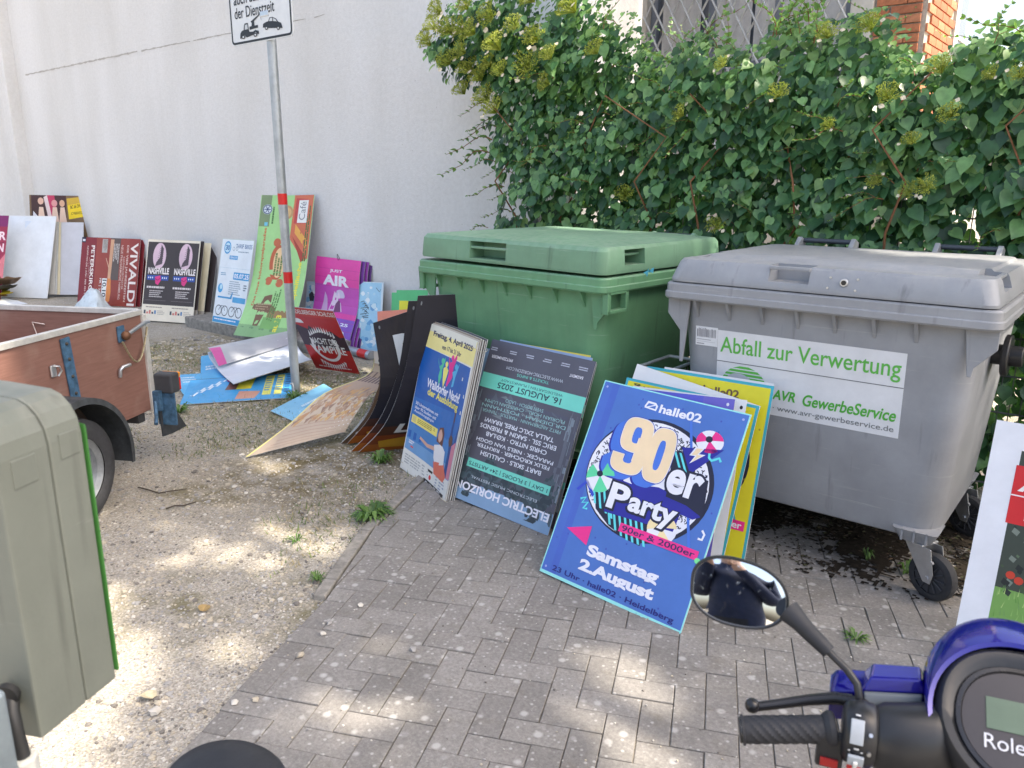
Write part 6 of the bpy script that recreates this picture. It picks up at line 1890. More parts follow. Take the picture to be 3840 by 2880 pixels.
for cx_, cy_, r_ in ((.215, .925, .030), (.415, .925, .030), (.60, .865, .026), (.785, .895, .026)):
    sg_.poly([(cx_ + r_ * cos(2 * pi * i / 20), cy_ - r_ * .925 * sin(2 * pi * i / 20)) for i in range(20)], K, 4)
    sg_.poly([(cx_ + r_ * .5 * cos(2 * pi * i / 16), cy_ - r_ * .46 * sin(2 * pi * i / 16)) for i in range(16)], (206, 210, 212), 5)
car([(.54, .85), (.55, .80), (.60, .785), (.635, .78), (.655, .735), (.70, .735), (.755, .765), (.785, .81), (.83, .835), (.85, .905), (.80, .895), (.66, .875), (.57, .855)])
sg_.poly([(.648, .782), (.664, .745), (.70, .745), (.70, .79)], (206, 210, 212), 3).poly([(.712, .792), (.712, .752), (.748, .773), (.768, .805)], (206, 210, 212), 3)
sg_.build("sign_print")
for z in (2.8, 3.25):
    MB().box((px - .018, py - .01, z), (.10, .075, .035)).build("clamp", ZINC, sp, bevel=.004, world=True)

# pole lying by the wall
fp_ = MB().tube([(-6.35, 4.86, .045), (-5.62, 4.80, .045)], .042, 18).build("fallen_pole", POLEM, None, smooth=60)
tag(fp_, "grey pole lying by the wall with a red band near its end", "pole")
MB().tube([(-5.80, 4.8148, .045), (-5.67, 4.8041, .045)], .0435, 18).build("red_band", REDT, fp_, smooth=60)

# ------------------------------------------------------------------ grey-green equipment box on its post, at the left edge
BXA = radians(115)
BM = Matrix(((cos(BXA), -sin(BXA), 0, -.954), (sin(BXA), cos(BXA), 0, .271), (0, 0, 1, .988), (0, 0, 0, 1)))
bx = thing("equipment_box", "grey green plastic equipment box with green edge on a galvanised post, left edge", "box", mat=BM)
OLV = worn_plastic("grey_green_plastic", (.172, .188, .162, 1), (.30, .30, .26, 1), .3, .52)
GRN = plain("bright_green_trim", (.05, .21, .04, 1), .5)
prof_ = [(0, 0), (0, .355)] + [(.045 - .045 * cos(radians(a)), .355 + .055 * sin(radians(a))) for a in (20, 40, 60, 80)] + [(.10, .414), (.26, .420), (.26, 0)]
for name_, xa, xb in (("housing", 0, .0725), ("door", .0738, .126)):
    MB().prism([Vector((xa, y, z)) for y, z in prof_], (xb - xa, 0, 0)).build(name_, OLV, bx, bevel=.003, seg=2)
MB().loft([[Vector((.1275, y, z)) for y, z in ((-.004, .01), (.26, .01), (.26, .40), (-.004, .365))], [Vector((.1315, y, z)) for y, z in ((-.002, .012), (.26, .012), (.26, .398), (-.002, .36))]]).build("green_trim", GRN, bx, bevel=.002)
MB().prism([Vector((-.004, y, z)) for y, z in ((.03, .395), (.06, .418), (.26, .426), (.26, .40))], (.055, 0, 0)).build("cap", OLV, bx, bevel=.004)
for x0, x1, z0, z1 in ((.018, .052, .318, .352), (.088, .118, .330, .362)):
    MB().box(((x0 + x1) / 2, -.0004, (z0 + z1) / 2), (x1 - x0, .002, z1 - z0)).build("cover_plate", OLV, bx, bevel=.001)
MB().box((-.064, .018, -.45), (.05, .05, 1.10)).build("post", plain("post_steel_blue", (.30, .36, .40, 1), .45, .5, var=.2), bx, bevel=.006)
MB().box((-.064, .018, -.982), (.16, .16, .012)).build("post_foot", ZINC, bx, bevel=.003)
MB().tube([(-.004, .030, .055), (-.014, .022, .045), (-.018, .016, .02), (-.018, .012, -.012)], .0085, 10).build("cable", plain("black_cable", (.025, .026, .028, 1), .5), bx, smooth=60)
MB().tube([(-.012, .03, .063), (-.004, .032, .064)], .014, 12).build("cable_entry", plain("black_cable", (.025, .026, .028, 1)), bx, smooth=40)
MB().tube([(-.018, .012, -.012), (-.018, .012, -.040)], .0165, 6).build("cable_gland", plain("gland_grey", (.52, .53, .50, 1), .5), bx, bevel=.003)
MB().tube([(-.018, .012, -.040), (-.018, .012, -.30)], .012, 12).build("conduit", plain("gland_grey", (.52, .53, .50, 1)), bx, smooth=40)
MB().box((-.018, .02, -.075), (.055, .05, .05)).build("junction_box", plain("junction_beige", (.42, .38, .26, 1), .6), bx, bevel=.006)

# ------------------------------------------------------------------ black saddle at the bottom edge
sd = thing("saddle", "rounded black saddle top at the bottom edge of the picture", "saddle", (-.915, .475, 0))
SADM = plain("saddle_black", (.018, .019, .024, 1), .5, var=.2, scale=20, bumpy=.15)
s_m = MB()
for_rings = []
for k, z in ((1.0, -.045), (1.06, -.03), (1.07, -.012), (1.04, .0), (.95, .008), (.6, .012), (.2, .013)):
    for_rings.append([Vector((-.915 + .098 * k * cos(a) , .475 + .078 * k * sin(a), .806 + z)) for a in [2 * pi * i / 36 for i in range(36)]])
s_m.loft(for_rings).build("seat_pad", SADM, sd, smooth=50, world=True)
MB().tube([(-.915, .475, .765), (-.915, .475, .03)], .016, 12).build("seat_post", ZINC, sd, smooth=40, world=True)
MB().loft([[Vector((-.915 + .17 * cos(a), .475 + .17 * sin(a), z)) for a in [2 * pi * i / 28 for i in range(28)]] for z in (.0, .025)]).build("foot_plate", BLACKP, sd, bevel=.004, world=True)

# ------------------------------------------------------------------ electric scooter at the lower right
SA = radians(17)
SMX = Matrix(((cos(SA), -sin(SA), 0, -.040), (sin(SA), cos(SA), 0, 1.040), (0, 0, 1, .993), (0, 0, 0, 1)))
sc = thing("electric_scooter", "blue and black electric scooter front with mirror, grip and round dashboard", "scooter", mat=SMX)
BLU = plain("metallic_blue_paint", (.007, .005, .22, 1), .14, .2, spec=.5, var=.05, coat=.5, rvar=.03)
BLK_ = plain("satin_black_plastic", (.022, .023, .026, 1), .36, var=.15, bumpy=.06)
BLKR = plain("grip_rubber", (.022, .024, .03, 1), .62, var=.15)
CHR = plain("chrome", (.80, .80, .80, 1), .08, 1.0, var=.02)
U_ = Vector((0, cos(radians(41)), sin(radians(41))))            # up along the dash face
N_ = Vector((0, -sin(radians(41)), cos(radians(41))))           # out of the dash face, to the rider
X_ = Vector((1, 0, 0))
DC = Vector((.012, .0, .008))
def dpt(x, u, n=0.0): return DC + X_ * x + U_ * u + N_ * n
def egg(rx_, ru, ou=0.0, n=0.0, squ=.18, k=48):
    P = []
    for i in range(k):
        a = 2 * pi * i / k
        c, s_ = cos(a), sin(a)
        w = rx_ * (1 - squ * max(0, -s_) ** 1.5)
        P.append(dpt(w * math.copysign(abs(c) ** .85, c), ou + ru * math.copysign(abs(s_) ** .9, s_), n))
    return P
hs = MB().loft([egg(.090, .085, 0, -.075), egg(.097, .095, 0, -.03), egg(.096, .094, 0, -.004), egg(.090, .088, 0, .004), egg(.080, .078, -.002, .004), egg(.074, .072, -.003, -.003)])
dash = hs.build("dashboard_housing", BLK_, sc, smooth=50)
MB().loft([egg(.076, .074, -.003, -.006), egg(.074, .072, -.003, .002), egg(.069, .067, -.003, .003), egg(.067, .065, -.003, -.002)]).build("bezel", plain("bezel_black", (.03, .03, .034, 1), .25), dash, smooth=50)
face = MB().loft([egg(.067, .065, -.003, -.004), egg(.067, .065, -.003, -.0005)]).build("dash_panel", plain("dash_panel_black", (.028, .026, .032, 1), .16), dash, smooth=30)
lc = MB()
q = [dpt(-.040, -.012, .0006), dpt(.044, -.012, .0006), dpt(.044, .027, .0006), dpt(-.040, .027, .0006)]
lc.prism(q, N_ * .0004).build("display", plain("lcd_green", (.085, .14, .095, 1), .2), face)
vs, fs = glyphs("Rolektro", 0.0)
xs, ys = [p[0] for p in vs], [p[1] for p in vs]
tx = lambda x, y: dpt(-.043 + (x - min(xs)) / (max(xs) - min(xs)) * .088, -.036 + (y - min(ys)) / (max(ys) - min(ys)) * .0175, .0012)
mb = MB(); mb.add([tx(x, y) for x, y in vs], fs)
mb.build("lettering", ink(206, 208, 216), face, fix=False)
MB().prism([dpt(.006, -.041, .0012), dpt(.030, -.041, .0012), dpt(.030, -.0395, .0012), dpt(.006, -.0395, .0012)], N_ * .0003).build("lettering_underline", ink(170, 172, 186), face)
# blue hood: a band over the upper half of the dash, running forward
def hoodpt(a, r, f): return Vector((DC.x + r * 1.03 * cos(a), DC.y + f, DC.z)) + U_ * (r * sin(a)) + Vector((0, 0, 0))
rings = []
for i in range(31):
    a = radians(-8 + 196 * i / 30)
    ca, sa = cos(a), sin(a)
    e = lambda r, f: dpt(r * ca * 1.02, r * sa, -f)
    F_ = Vector((0, 1, 0))
    rings.append([e(.098, .002), e(.1035, .0), e(.105, .0) + F_ * .008, e(.105, .0) + F_ * .052, e(.096, .0) + F_ * .078, e(.088, .0) + F_ * .078, e(.096, .0) + F_ * .012])
MB().loft(rings).build("hood", BLU, sc, smooth=40)
hn = MB().loft([[dpt(r * 1.02 * cos(radians(-8 + 196 * i / 30)), r * sin(radians(-8 + 196 * i / 30)), 0) + Vector((0, n, 0)) for i in range(31)] for r, n in ((.094, .077), (.05, .09), (.005, .094))], False, closed=False)
hn.build("hood_nose", BLU, sc, smooth=50)
# left wing of the blue cover, with its raised box
wing = MB()
wing.loft([[Vector((x, .082, z + .010)), Vector((x, .084, z - .035)), Vector((x, .046, z - .050)), Vector((x, .040, z)), Vector((x, .052, z + .008))] for x, z in ((-.206, -.040), (-.200, -.030), (-.185, -.025), (-.16, -.021), (-.09, -.018), (-.06, -.012))])
wing.build("handlebar_cover", BLU, sc, smooth=40, bevel=.003)
bxm = MB().loft([[Vector(p) for p in ((-.170, .028, -.013), (-.090, .040, -.004), (-.088, .082, .0), (-.164, .078, -.010))], [Vector(p) for p in ((-.160, .036, .007), (-.098, .045, .014), (-.097, .076, .016), (-.155, .072, .008))]])
bxm.build("fluid_box_cover", BLU, sc, bevel=.003)
MB().prism([(-.166, .026, -.014), (-.094, .037, -.006), (-.098, .024, -.034), (-.162, .012, -.040)], (0, .012, .004)).build("fluid_box_window", plain("grey_window", (.13, .15, .165, 1), .3), sc, bevel=.002)
# black cover between the pod and the dashboard
cv = MB()
for_r = []
for x, r, oy, oz in ((-.150, .040, -.004, -.052), (-.142, .046, -.002, -.053), (-.115, .050, .0, -.052), (-.085, .053, .006, -.050), (-.068, .054, .014, -.048), (-.05, .05, .03, -.05)):
    for_r.append([Vector((x, oy + r * .85 * cos(2 * pi * i / 28), oz + r * sin(2 * pi * i / 28))) for i in range(28)])
cv.loft(for_r).build("bar_cover", BLK_, sc, smooth=50)
# switch pod
pod = MB()
for_r = []
for x, r in ((-.190, .030), (-.184, .037), (-.168, .040), (-.154, .039), (-.149, .034)):
    for_r.append([Vector((x + .05 * -(.0) , -.010 + r * .95 * cos(2 * pi * i / 26), -.050 + r * 1.1 * sin(2 * pi * i / 26))) for i in range(26)])
pd = pod.loft(for_r).build("switch_pod", BLK_, sc, smooth=45)
def podpt(x, a, r=.0412): return Vector((x, -.010 + r * .95 * cos(a), -.050 + r * 1.1 * sin(a)))
def podpatch(name, x0, x1, a0, a1, mat, r=.0405, t=.003, parent=pd):
    mb = MB()
    n = 6
    rows = []
    for i in range(n + 1):
        a = radians(a0 + (a1 - a0) * i / n)
        rows.append([podpt(x0, a, r), podpt(x1, a, r), podpt(x1, a, r + t), podpt(x0, a, r + t)])
    mb.loft(rows)
    return mb.build(name, mat, parent, smooth=40, bevel=.0008)
GREYB = plain("switch_grey", (.42, .46, .50, 1), .4)
podpatch("dip_switch", -.182, -.166, 128, 168, GREYB)
podpatch("indicator_switch", -.182, -.163, 188, 208, GREYB, t=.005)
podpatch("horn_button", -.181, -.163, 209, 232, plain("switch_red", (.70, .02, .015, 1), .35), t=.004)
podpatch("indicator_tab", -.175, -.170, 196, 220, plain("tab_white", (.78, .78, .76, 1), .4), t=.008)
for x0, x1, a0, a1 in ((-.177, -.171, 118, 121), (-.176, -.170, 175, 178), (-.183, -.180, 180, 182), (-.168, -.165, 180, 182)):
    podpatch("switch_symbol", x0, x1, a0, a1, ink(206, 208, 210), .0408, .0004)
# grip: swept back and outwards, with a diamond relief
ga, gb = Vector((-.200, -.012, -.052)), Vector((-.319, -.038, -.0700))
gd = (gb - ga).normalized()
g1 = gd.cross(Vector((0, 0, 1))).normalized(); g2 = g1.cross(gd)
def gring(t_, r, tw=0.0, n=32, relief=0.0):
    c = ga.lerp(gb, t_)
    return [c + (g1 * cos(2 * pi * i / n) + g2 * sin(2 * pi * i / n)) * (r + relief * (1 if (i + int(t_ * 40)) % 4 < 2 else -1)) for i in range(n)]
gr = MB().loft([gring(-.02, .020), gring(.0, .0235), gring(.05, .0235), gring(.10, .0195)] + [gring(.10 + .84 * i / 34, .0178, 0, 32, .0007 if 1 < i < 33 else 0) for i in range(35)] + [gring(.945, .020), gring(.965, .0203)])
grip = gr.build("grip", BLKR, sc, smooth=30)
MB().loft([gring(.966, .0165), gring(.978, .0168)]).build("bar_end_ring", CHR, grip, smooth=30)
MB().loft([gring(.979, .0172), gring(.995, .0172), gring(1.0, .013)]).build("bar_end", BLK_, grip, smooth=30)
thr = MB().box(ga.lerp(gb, .02) + Vector((0, -.012, -.022)), (.034, .016, .050)).build("thumb_housing", BLK_, sc, bevel=.004)
MB().box(ga.lerp(gb, .02) + Vector((.0, -.0215, -.036)), (.022, .004, .012)).build("red_button", plain("button_dark_red", (.36, .02, .02, 1), .35), thr, bevel=.001)
# brake lever
lv = MB().tube([(-.178, .030, -.030), (-.20, .032, -.034), (-.235, .026, -.043), (-.275, .014, -.053), (-.300, .006, -.0585)], [.0085, .0085, .0075, .0068, .0066], 12).build("brake_lever", plain("lever_black", (.018, .018, .02, 1), .25, var=.1), sc, smooth=60)
MB().ball((-.306, .004, -.057), .0105, 14, 10).build("lever_ball", plain("lever_black", (.018, .018, .02, 1)), lv, smooth=60)
MB().tube([(-.185, .034, -.030), (-.165, .050, -.040), (-.135, .060, -.075), (-.10, .058, -.12), (-.06, .05, -.18)], .0032, 8).build("brake_cable", BLKR, sc, smooth=60)
MB().tube([(-.158, .020, -.075), (-.130, .036, -.095), (-.095, .045, -.13), (-.05, .045, -.19)], .0028, 8).build("switch_cable", BLKR, sc, smooth=60)
for q_ in ((-.158, .5), (-.158, .0)):
    MB().tube([podpt(q_[0], pi * (1 - .35 * q_[1]), .0400), podpt(q_[0], pi * (1 - .35 * q_[1]), .0432)], .0026, 8).build("screw", ZINC, pd)
# mirror
mir = MB().tube([(-.1713, .013, -.030), (-.1713, .0146, -.016), (-.1756, .0226, .001), (-.1898, .0322, .0135), (-.2117, .0436, .0255), (-.222, .048, .032)], .0052, 12).build("mirror_stem", BLK_, sc, smooth=60)
MB().tube([(-.1712, .0125, -.040), (-.1713, .0145, -.018)], [.0135, .0125], 18).build("stem_nut", BLKR, sc, smooth=40, bevel=.001)
MB().tube([(-.214, .0445, .0270), (-.226, .0495, .0345), (-.240, .0555, .0430), (-.252, .061, .0510), (-.262, .067, .0570), (-.272, .073, .062)], [.0098, .0110, .0118, .0128, .0150, .0175], 18).build("mirror_boot", BLKR, mir, smooth=50)
mc = Vector((-.3423, .0811, .0682))
mr = Vector((.1413, .0276, -.0062)).normalized()
mu0 = Vector((-.0278, .0376, .0955))
mn = mr.cross(mu0).normalized()                                 # to the rider
_mw = SMX @ mc                                                  # set so that the rider sees what stands behind
_n = ((Vector((0, 0, CAM_H)) - _mw).normalized() + (Vector((.26, -.30, 1.24)) - _mw).normalized()).normalized()
mn = (SMX.inverted().to_3x3() @ _n).normalized()
mr = (mr - mn * mr.dot(mn)).normalized()
mu = mn.cross(mr)
def moval(kx, ku, n, kk=48):
    P = []
    for i in range(kk):
        a = 2 * pi * i / kk
        c, s_ = cos(a), sin(a)
        x = .0695 * kx * math.copysign(abs(c) ** .86, c)
        u = .0475 * ku * math.copysign(abs(s_) ** .88, s_)
        u += -.13 * x * (1 if s_ > 0 else .35) + (.004 if s_ > 0 else 0)
        P.append(mc + mr * x + mu * u + mn * n)
    return P
MB().loft([moval(.55, .5, -.034), moval(.85, .82, -.028), moval(1.0, 1.0, -.012), moval(1.02, 1.02, -.001), moval(1.0, 1.0, .003), moval(.96, .945, .003), moval(.945, .925, -.001)]).build("mirror_housing", BLK_, mir, smooth=50)
gm, gnt, gbs = new_mat("mirror_glass")
gbs.inputs["Metallic"].default_value = 1.0
gbs.inputs["Base Color"].default_value = (.80, .83, .86, 1)
gn = nd(gnt, "ShaderNodeTexNoise", Scale=90.0, Detail=5.0)
gnt.links.new(coords(gnt), gn.inputs["Vector"])
gnt.links.new(ramp(gnt, gn.outputs["Fac"], [(.58, (.03, .03, .03, 1)), (.78, (.3, .3, .3, 1))]), gbs.inputs["Roughness"])
rings = [[p + mn * (.0022 * (1 - k * k)) for p in moval(.948 * k, .928 * k, -.0006)] for k in (1, .8, .6, .4, .2, .05)]
MB().loft(rings, True).build("mirror_glass", gm, mir, smooth=60)
# what carries it all, below the picture: steering column, front body and wheel
MB().tube([(.01, .05, -.03), (.012, .12, -.40), (.012, .20, -.72)], [.035, .03, .028], 14).build("steering_column", BLK_, sc, smooth=50)
MB().loft([[Vector((.01 + w * cos(2 * pi * i / 24), y + d * sin(2 * pi * i / 24), z)) for i in range(24)] for w, d, y, z in ((.10, .05, .10, -.16), (.16, .08, .14, -.30), (.18, .10, .18, -.55), (.14, .12, .20, -.72))]).build("front_fairing", BLU, sc, smooth=50)
fwh = MB()
wc = Vector((.012, .26, -.993 + PZ + .21))
fwh.loft([[wc + Vector((u, r * cos(2 * pi * k / 36), r * sin(2 * pi * k / 36))) for u, r in ((-.04, .12), (-.05, .16), (-.035, .2), (0, .21), (.035, .2), (.05, .16), (.04, .12))] for k in range(37)], False, closed=False)
fwh.build("front_wheel", RUBBER, sc, smooth=40)
MB().tube([wc - X_ * .03, wc + X_ * .03], .12, 24).build("front_rim", ZINC, sc, smooth=40)

# ------------------------------------------------------------------ small things lying about
cr = thing("plastic_crate", "clear plastic crate wedged between the green and grey containers", "crate", (-1.78, 3.45, .42))
CRM = plain("clear_crate", (.42, .46, .48, 1), .3, var=.2)
for z in (.62, .78):
    for a, b_ in (((-1.86, 3.28), (-1.70, 3.28)), ((-1.86, 3.6), (-1.70, 3.6)), ((-1.86, 3.28), (-1.86, 3.6)), ((-1.70, 3.28), (-1.70, 3.6))):
        MB().tube([(a[0] + (.03 if z < .7 else 0), a[1], z), (b_[0] - (.03 if z < .7 else 0) if a[0] != b_[0] else b_[0] + (.03 if z < .7 else 0), b_[1], z)], .008, 6).build("crate_rail", CRM, cr, world=True)
for x, y in ((-1.86, 3.28), (-1.78, 3.28), (-1.70, 3.28)):
    MB().tube([(x, y, .78), (x + .01, y, .40)], .006, 6).build("crate_bar", CRM, cr, world=True)
MB().box((-1.78, 3.45, .40), (.16, .34, .012)).build("crate_floor", CRM, cr, world=True)
MB().box((-1.79, 3.40, .70), (.08, .12, .05), Euler((.3, .2, .4)).to_matrix()).build("cardboard_piece", plain("brown_card", (.28, .12, .06, 1), .8), cr, world=True)
bag = MB()
R = random.Random(31)
bag.grid(lambda a, b_: Vector((-10.75 + .62 * (a - .5) * (1.1 - .5 * b_), 4.42 + .30 * (b_ - .3), .012 + .26 * (1 - (2 * a - 1) ** 2) * (1 - (2 * b_ - 1) ** 2) + .045 * noise.noise(Vector((a * 7, b_ * 7, 2))))), 16, 12)
bo = bag.build("plastic_bag", plain("pale_bag", (.60, .68, .72, 1), .3, var=.15, scale=8), None, smooth=35)
tag(bo, "crumpled pale plastic bag in front of the maroon concert posters", "bag")
yt = thing("torn_cardboard", "crumpled yellow and black cardboard heap at the far left edge", "cardboard", (-13.2, 3.75, 0))
for i in range(6):
    mb = MB().grid(lambda a, b_, i=i: Vector((-12.95 + .07 * i + .42 * a, 3.62 + .05 * i + .30 * b_, .05 + .045 * i + .10 * sin(a * 2.4 + i) * (1 - .3 * b_) + .04 * noise.noise(Vector((a * 4 + i, b_ * 4, i))))), 8, 6)
    mb.build("cardboard_sheet", plain(("yellow_card", "black_card", "brown_print")[i % 3], ((.72, .55, .03, 1), (.03, .03, .03, 1), (.30, .19, .12, 1))[i % 3], .5), yt, smooth=40, world=True)
sheet = MB().grid(lambda a, b_: Vector((-12.9 + 1.1 * a, 3.75 + .25 * b_ + .05 * a, .015 + .05 * a * (1 - a) + .03 * noise.noise(Vector((a * 5, b_ * 5, 4))))), 10, 5).build("paper_sheet", plain("pale_paper", (.62, .66, .70, 1), .6), None, smooth=40)
tag(sheet, "pale crumpled sheet lying in front of the white boards", "sheet")
TW = plain("twig_bark", (.06, .045, .035, 1), .8)
for lab, pts in (("longer bent dark twig lying on the gravel", [(-4.14, 1.83), (-4.05, 1.84), (-3.97, 1.86), (-3.93, 1.92), (-3.91, 1.99)]), ("shorter dark twig on the gravel in front of the longer one", [(-3.74, 1.78), (-3.73, 1.82), (-3.71, 1.86), (-3.69, 1.92)])):
    o = MB().tube([(x, y, .008 + .006 * (k % 2)) for k, (x, y) in enumerate(pts)], [.004, .004, .0035, .003, .002][:len(pts)], 6).build("twig", TW, None, smooth=60)
    tag(o, lab, "twig", "twigs on the gravel")
def fallen_leaf(label, p, s_, rz, col):
    mb = MB(); mb.add([Vector((v.x * s_, v.y * s_, v.z * s_ * 2 + .006)) for v in LVV], LF)
    o = mb.build("fallen_leaf", plain("dry_leaf_%d" % int(col[0] * 100), col, .7, var=.25, scale=60), None)
    o.location = (p[0], p[1], p[2] if len(p) > 2 else .004); o.rotation_euler = (.1, .15, rz)
    tag(o, label, "leaf", "dry leaves on the ground")
fallen_leaf("curled ochre leaf lying on the gravel left of the paving", (-2.67, 1.37), .05, .7, (.35, .24, .10, 1))
fallen_leaf("pale straw leaf on the gravel by the lower paving edge", (-2.30, .98), .055, 2.0, (.50, .44, .30, 1))

# weeds
def weed(label, p, n, r, h, seed, mat, blade=True, group="weeds growing on the ground"):
    q = random.Random(seed)
    t = thing("weed", label, "weed", p, 0, group)
    mb = MB()
    for i in range(n):
        a, l = q.uniform(0, 2 * pi), q.uniform(.5, 1) * r
        d = Vector((cos(a), sin(a), 0)); s_ = Vector((-d.y, d.x, 0)) * (r * (.055 if blade else .13))
        hh = h * q.uniform(.4, 1)
        b0 = d * (l * .12)
        mid, end = d * (l * .6) + Vector((0, 0, hh)), d * l + Vector((0, 0, hh * q.uniform(.35, .9)))
        mb.add([b0 - s_ * .4, b0 + s_ * .4, mid + s_, mid - s_, end], [(0, 1, 2, 3), (3, 2, 4)])
    mb.build("leaves", mat, t, fix=False)
    return t
WEED = leaf_material("weed_green", (.06, .13, .03, 1), (.10, .20, .05, 1), (.16, .27, .08, 1), .25)
weed("bushy green dandelion weed at the corner of the paving edge", (-2.86, 2.40, 0), 90, .15, .06, 1, WEED)
weed("small green weed tuft half way down the paving edge", (-2.54, 1.82, 0), 30, .06, .04, 2, WEED)
weed("flat green seedling alone on the sunny gravel", (-2.92, 1.99, 0), 18, .07, .03, 3, WEED)
weed("thin pale weed sprouting from the paving under the grey container", (-.77, 3.49, PZ), 26, .045, .055, 4, WEED)
weed("small broad-leaved weed beside the grey container's front wheel", (-.60, 3.47, PZ), 14, .06, .06, 5, WEED, False)
weed("low grassy tuft in a paving joint in front of the grey container", (-.62, 2.80, PZ), 34, .07, .025, 6, WEED)
weed("dark grass tuft between the bent boards and the tied bundle", (-3.42, 2.96, 0), 60, .12, .07, 7, WEED)
weed("grass tuft at the foot of the sign pole", (-5.02, 3.50, 0), 40, .14, .06, 8, WEED)
weed("ragged weeds beside the trailer's tail lamp", (-5.35, 2.72, 0), 46, .13, .07, 9, WEED)

# grass, stones and gravel too many to count
def seen(x, y, m=30):
    return in_frame(Vector((x, y)), m)
R = random.Random(77)
gs = MB()
n = 0
while n < 12000:
    x, y = R.uniform(-9.5, -2.7), R.uniform(1.6, 4.9)
    k = noise.noise(Vector((x * .9, y * .9, 5))) + .5 * noise.noise(Vector((x * 2.6, y * 2.6, 1)))
    d = max(0, 1 - abs((y - 3.2 + (x + 5) * .12)) / 1.3)
    if x < -8.7 + (y - 3) or not seen(x, y): continue
    if k + .55 * d < R.uniform(.15, .75): continue
    a, l = R.uniform(0, 2 * pi), R.uniform(.015, .06)
    dx = Vector((cos(a), sin(a), 0)) * l * R.uniform(.3, 1)
    w_ = Vector((-sin(a), cos(a), 0)) * .003
    p = Vector((x, y, 0))
    gs.add([p - w_, p + w_, p + dx + Vector((0, 0, l * R.uniform(.2, .8)))], [(0, 1, 2)], 1 if R.random() < .45 else 0)
    n += 1
go = gs.build("grass", [leaf_material("grass_green", (.07, .11, .03, 1), (.11, .16, .045, 1), (.17, .21, .07, 1), .2), plain("dry_grass", (.30, .25, .14, 1), .9, var=.3)], None, fix=False)
tag(go, "sparse short grass and dry stalks on the gravel by the posters", "grass", kind="stuff")
def pebble(R, s_):
    P = []
    for th in (0, .9, 2.0, pi):
        m = 1 if th in (0, pi) else 5
        for j in range(m):
            a = 2 * pi * j / m + R.uniform(-.3, .3)
            P.append(Vector((sin(th) * cos(a) * s_ * R.uniform(.7, 1.3), sin(th) * sin(a) * s_ * R.uniform(.7, 1.3), cos(th) * s_ * .55)))
    F = [(0, 1 + j, 1 + (j + 1) % 5) for j in range(5)] + [(1 + j, 6 + j, 6 + (j + 1) % 5, 1 + (j + 1) % 5) for j in range(5)] + [(11, 6 + (j + 1) % 5, 6 + j) for j in range(5)]
    return P, F
st_mats = [plain("pebble_grey", (.32, .31, .30, 1), .9, var=.2), plain("pebble_sand", (.44, .39, .31, 1), .9, var=.2), plain("pebble_dark", (.17, .155, .14, 1), .9, var=.2), plain("pebble_pale", (.55, .52, .47, 1), .9, var=.2)]
gv = MB()
n = 0
def edge_dist(x, y):
    p = Vector((x, y)); best = 9
    for a, b_ in zip(EDGE, EDGE[1:]):
        d = (b_ - a).normalized()
        t_ = max(0, min((b_ - a).length, (p - a).dot(d)))
        q = a + d * t_
        s_ = (p - a).dot(Vector((-d.y, d.x)))
        if (p - q).length < abs(best): best = (p - q).length * (1 if s_ > 0 else -1)
    return best
while n < 17000:
    y = R.uniform(.5, 4.5); x = R.uniform(-8.0, -1.6)
    if not seen(x, y): continue
    dist = sqrt(x * x + y * y)
    if R.random() > (3.0 / dist) ** 1.7: continue
    e = edge_dist(x, y)
    if e > -.005: continue
    s_ = (R.uniform(.0025, .0075) if R.random() < .95 else R.uniform(.008, .016)) * max(1, dist / 4)
    P, F = pebble(R, s_)
    q = Vector((x, y, s_ * .15))
    gv.add([p + q for p in P], F, R.choice((0, 0, 1, 1, 1, 2, 3)))
    n += 1
go = gv.build("gravel", st_mats, None, fix=False)
tag(go, "loose gravel chips spread over the sandy ground", "gravel", kind="stuff")
R = random.Random(5)
grit = MB()
for i in range(420):
    x, y = R.uniform(-2.9, .3), R.uniform(.9, 3.0)
    if not seen(x, y) or edge_dist(x, y) < .02: continue
    s_ = R.uniform(.002, .005)
    P, F = pebble(R, s_)
    grit.add([p + Vector((x, y, PZ + s_ * .4 + .002)) for p in P], F, R.choice((0, 1, 2, 3)))
go = grit.build("grit", st_mats, None, fix=False)
tag(go, "fine grit scattered on the paving blocks", "grit", kind="stuff")
for k, (x, y, s_, lab) in enumerate(((-2.21, 1.78, .013, "round pale pebble on the upper paving blocks"), (-2.11, 1.42, .016, "tan pebble on a paving joint near the lower edge"), (-1.83, 1.70, .014, "flat grey pebble alone in the middle of the paving"), (-2.20, 1.62, .013, "small grey pebble beside the paving edge, upper one"), (-2.16, 1.56, .013, "pale pebble below the small grey one by the paving edge"), (-2.06, 1.13, .012, "pale pebble on the lowest visible edge block"), (-2.02, 1.18, .013, "brownish pebble touching the lowest edge joint"), (-2.23, .95, .022, "largest pale stone on the sunny gravel at the lower left"))):
    P, F = pebble(random.Random(k + 3), s_)
    mb = MB(); mb.add(P, F)
    o = mb.build("pebble", st_mats[(3, 1, 0, 0, 3, 3, 1, 3)[k]], None, smooth=60)
    o.location = (x, y, (PZ if k < 7 else 0) + s_ * .5 + .002)
    tag(o, lab, "pebble", "single pebbles")

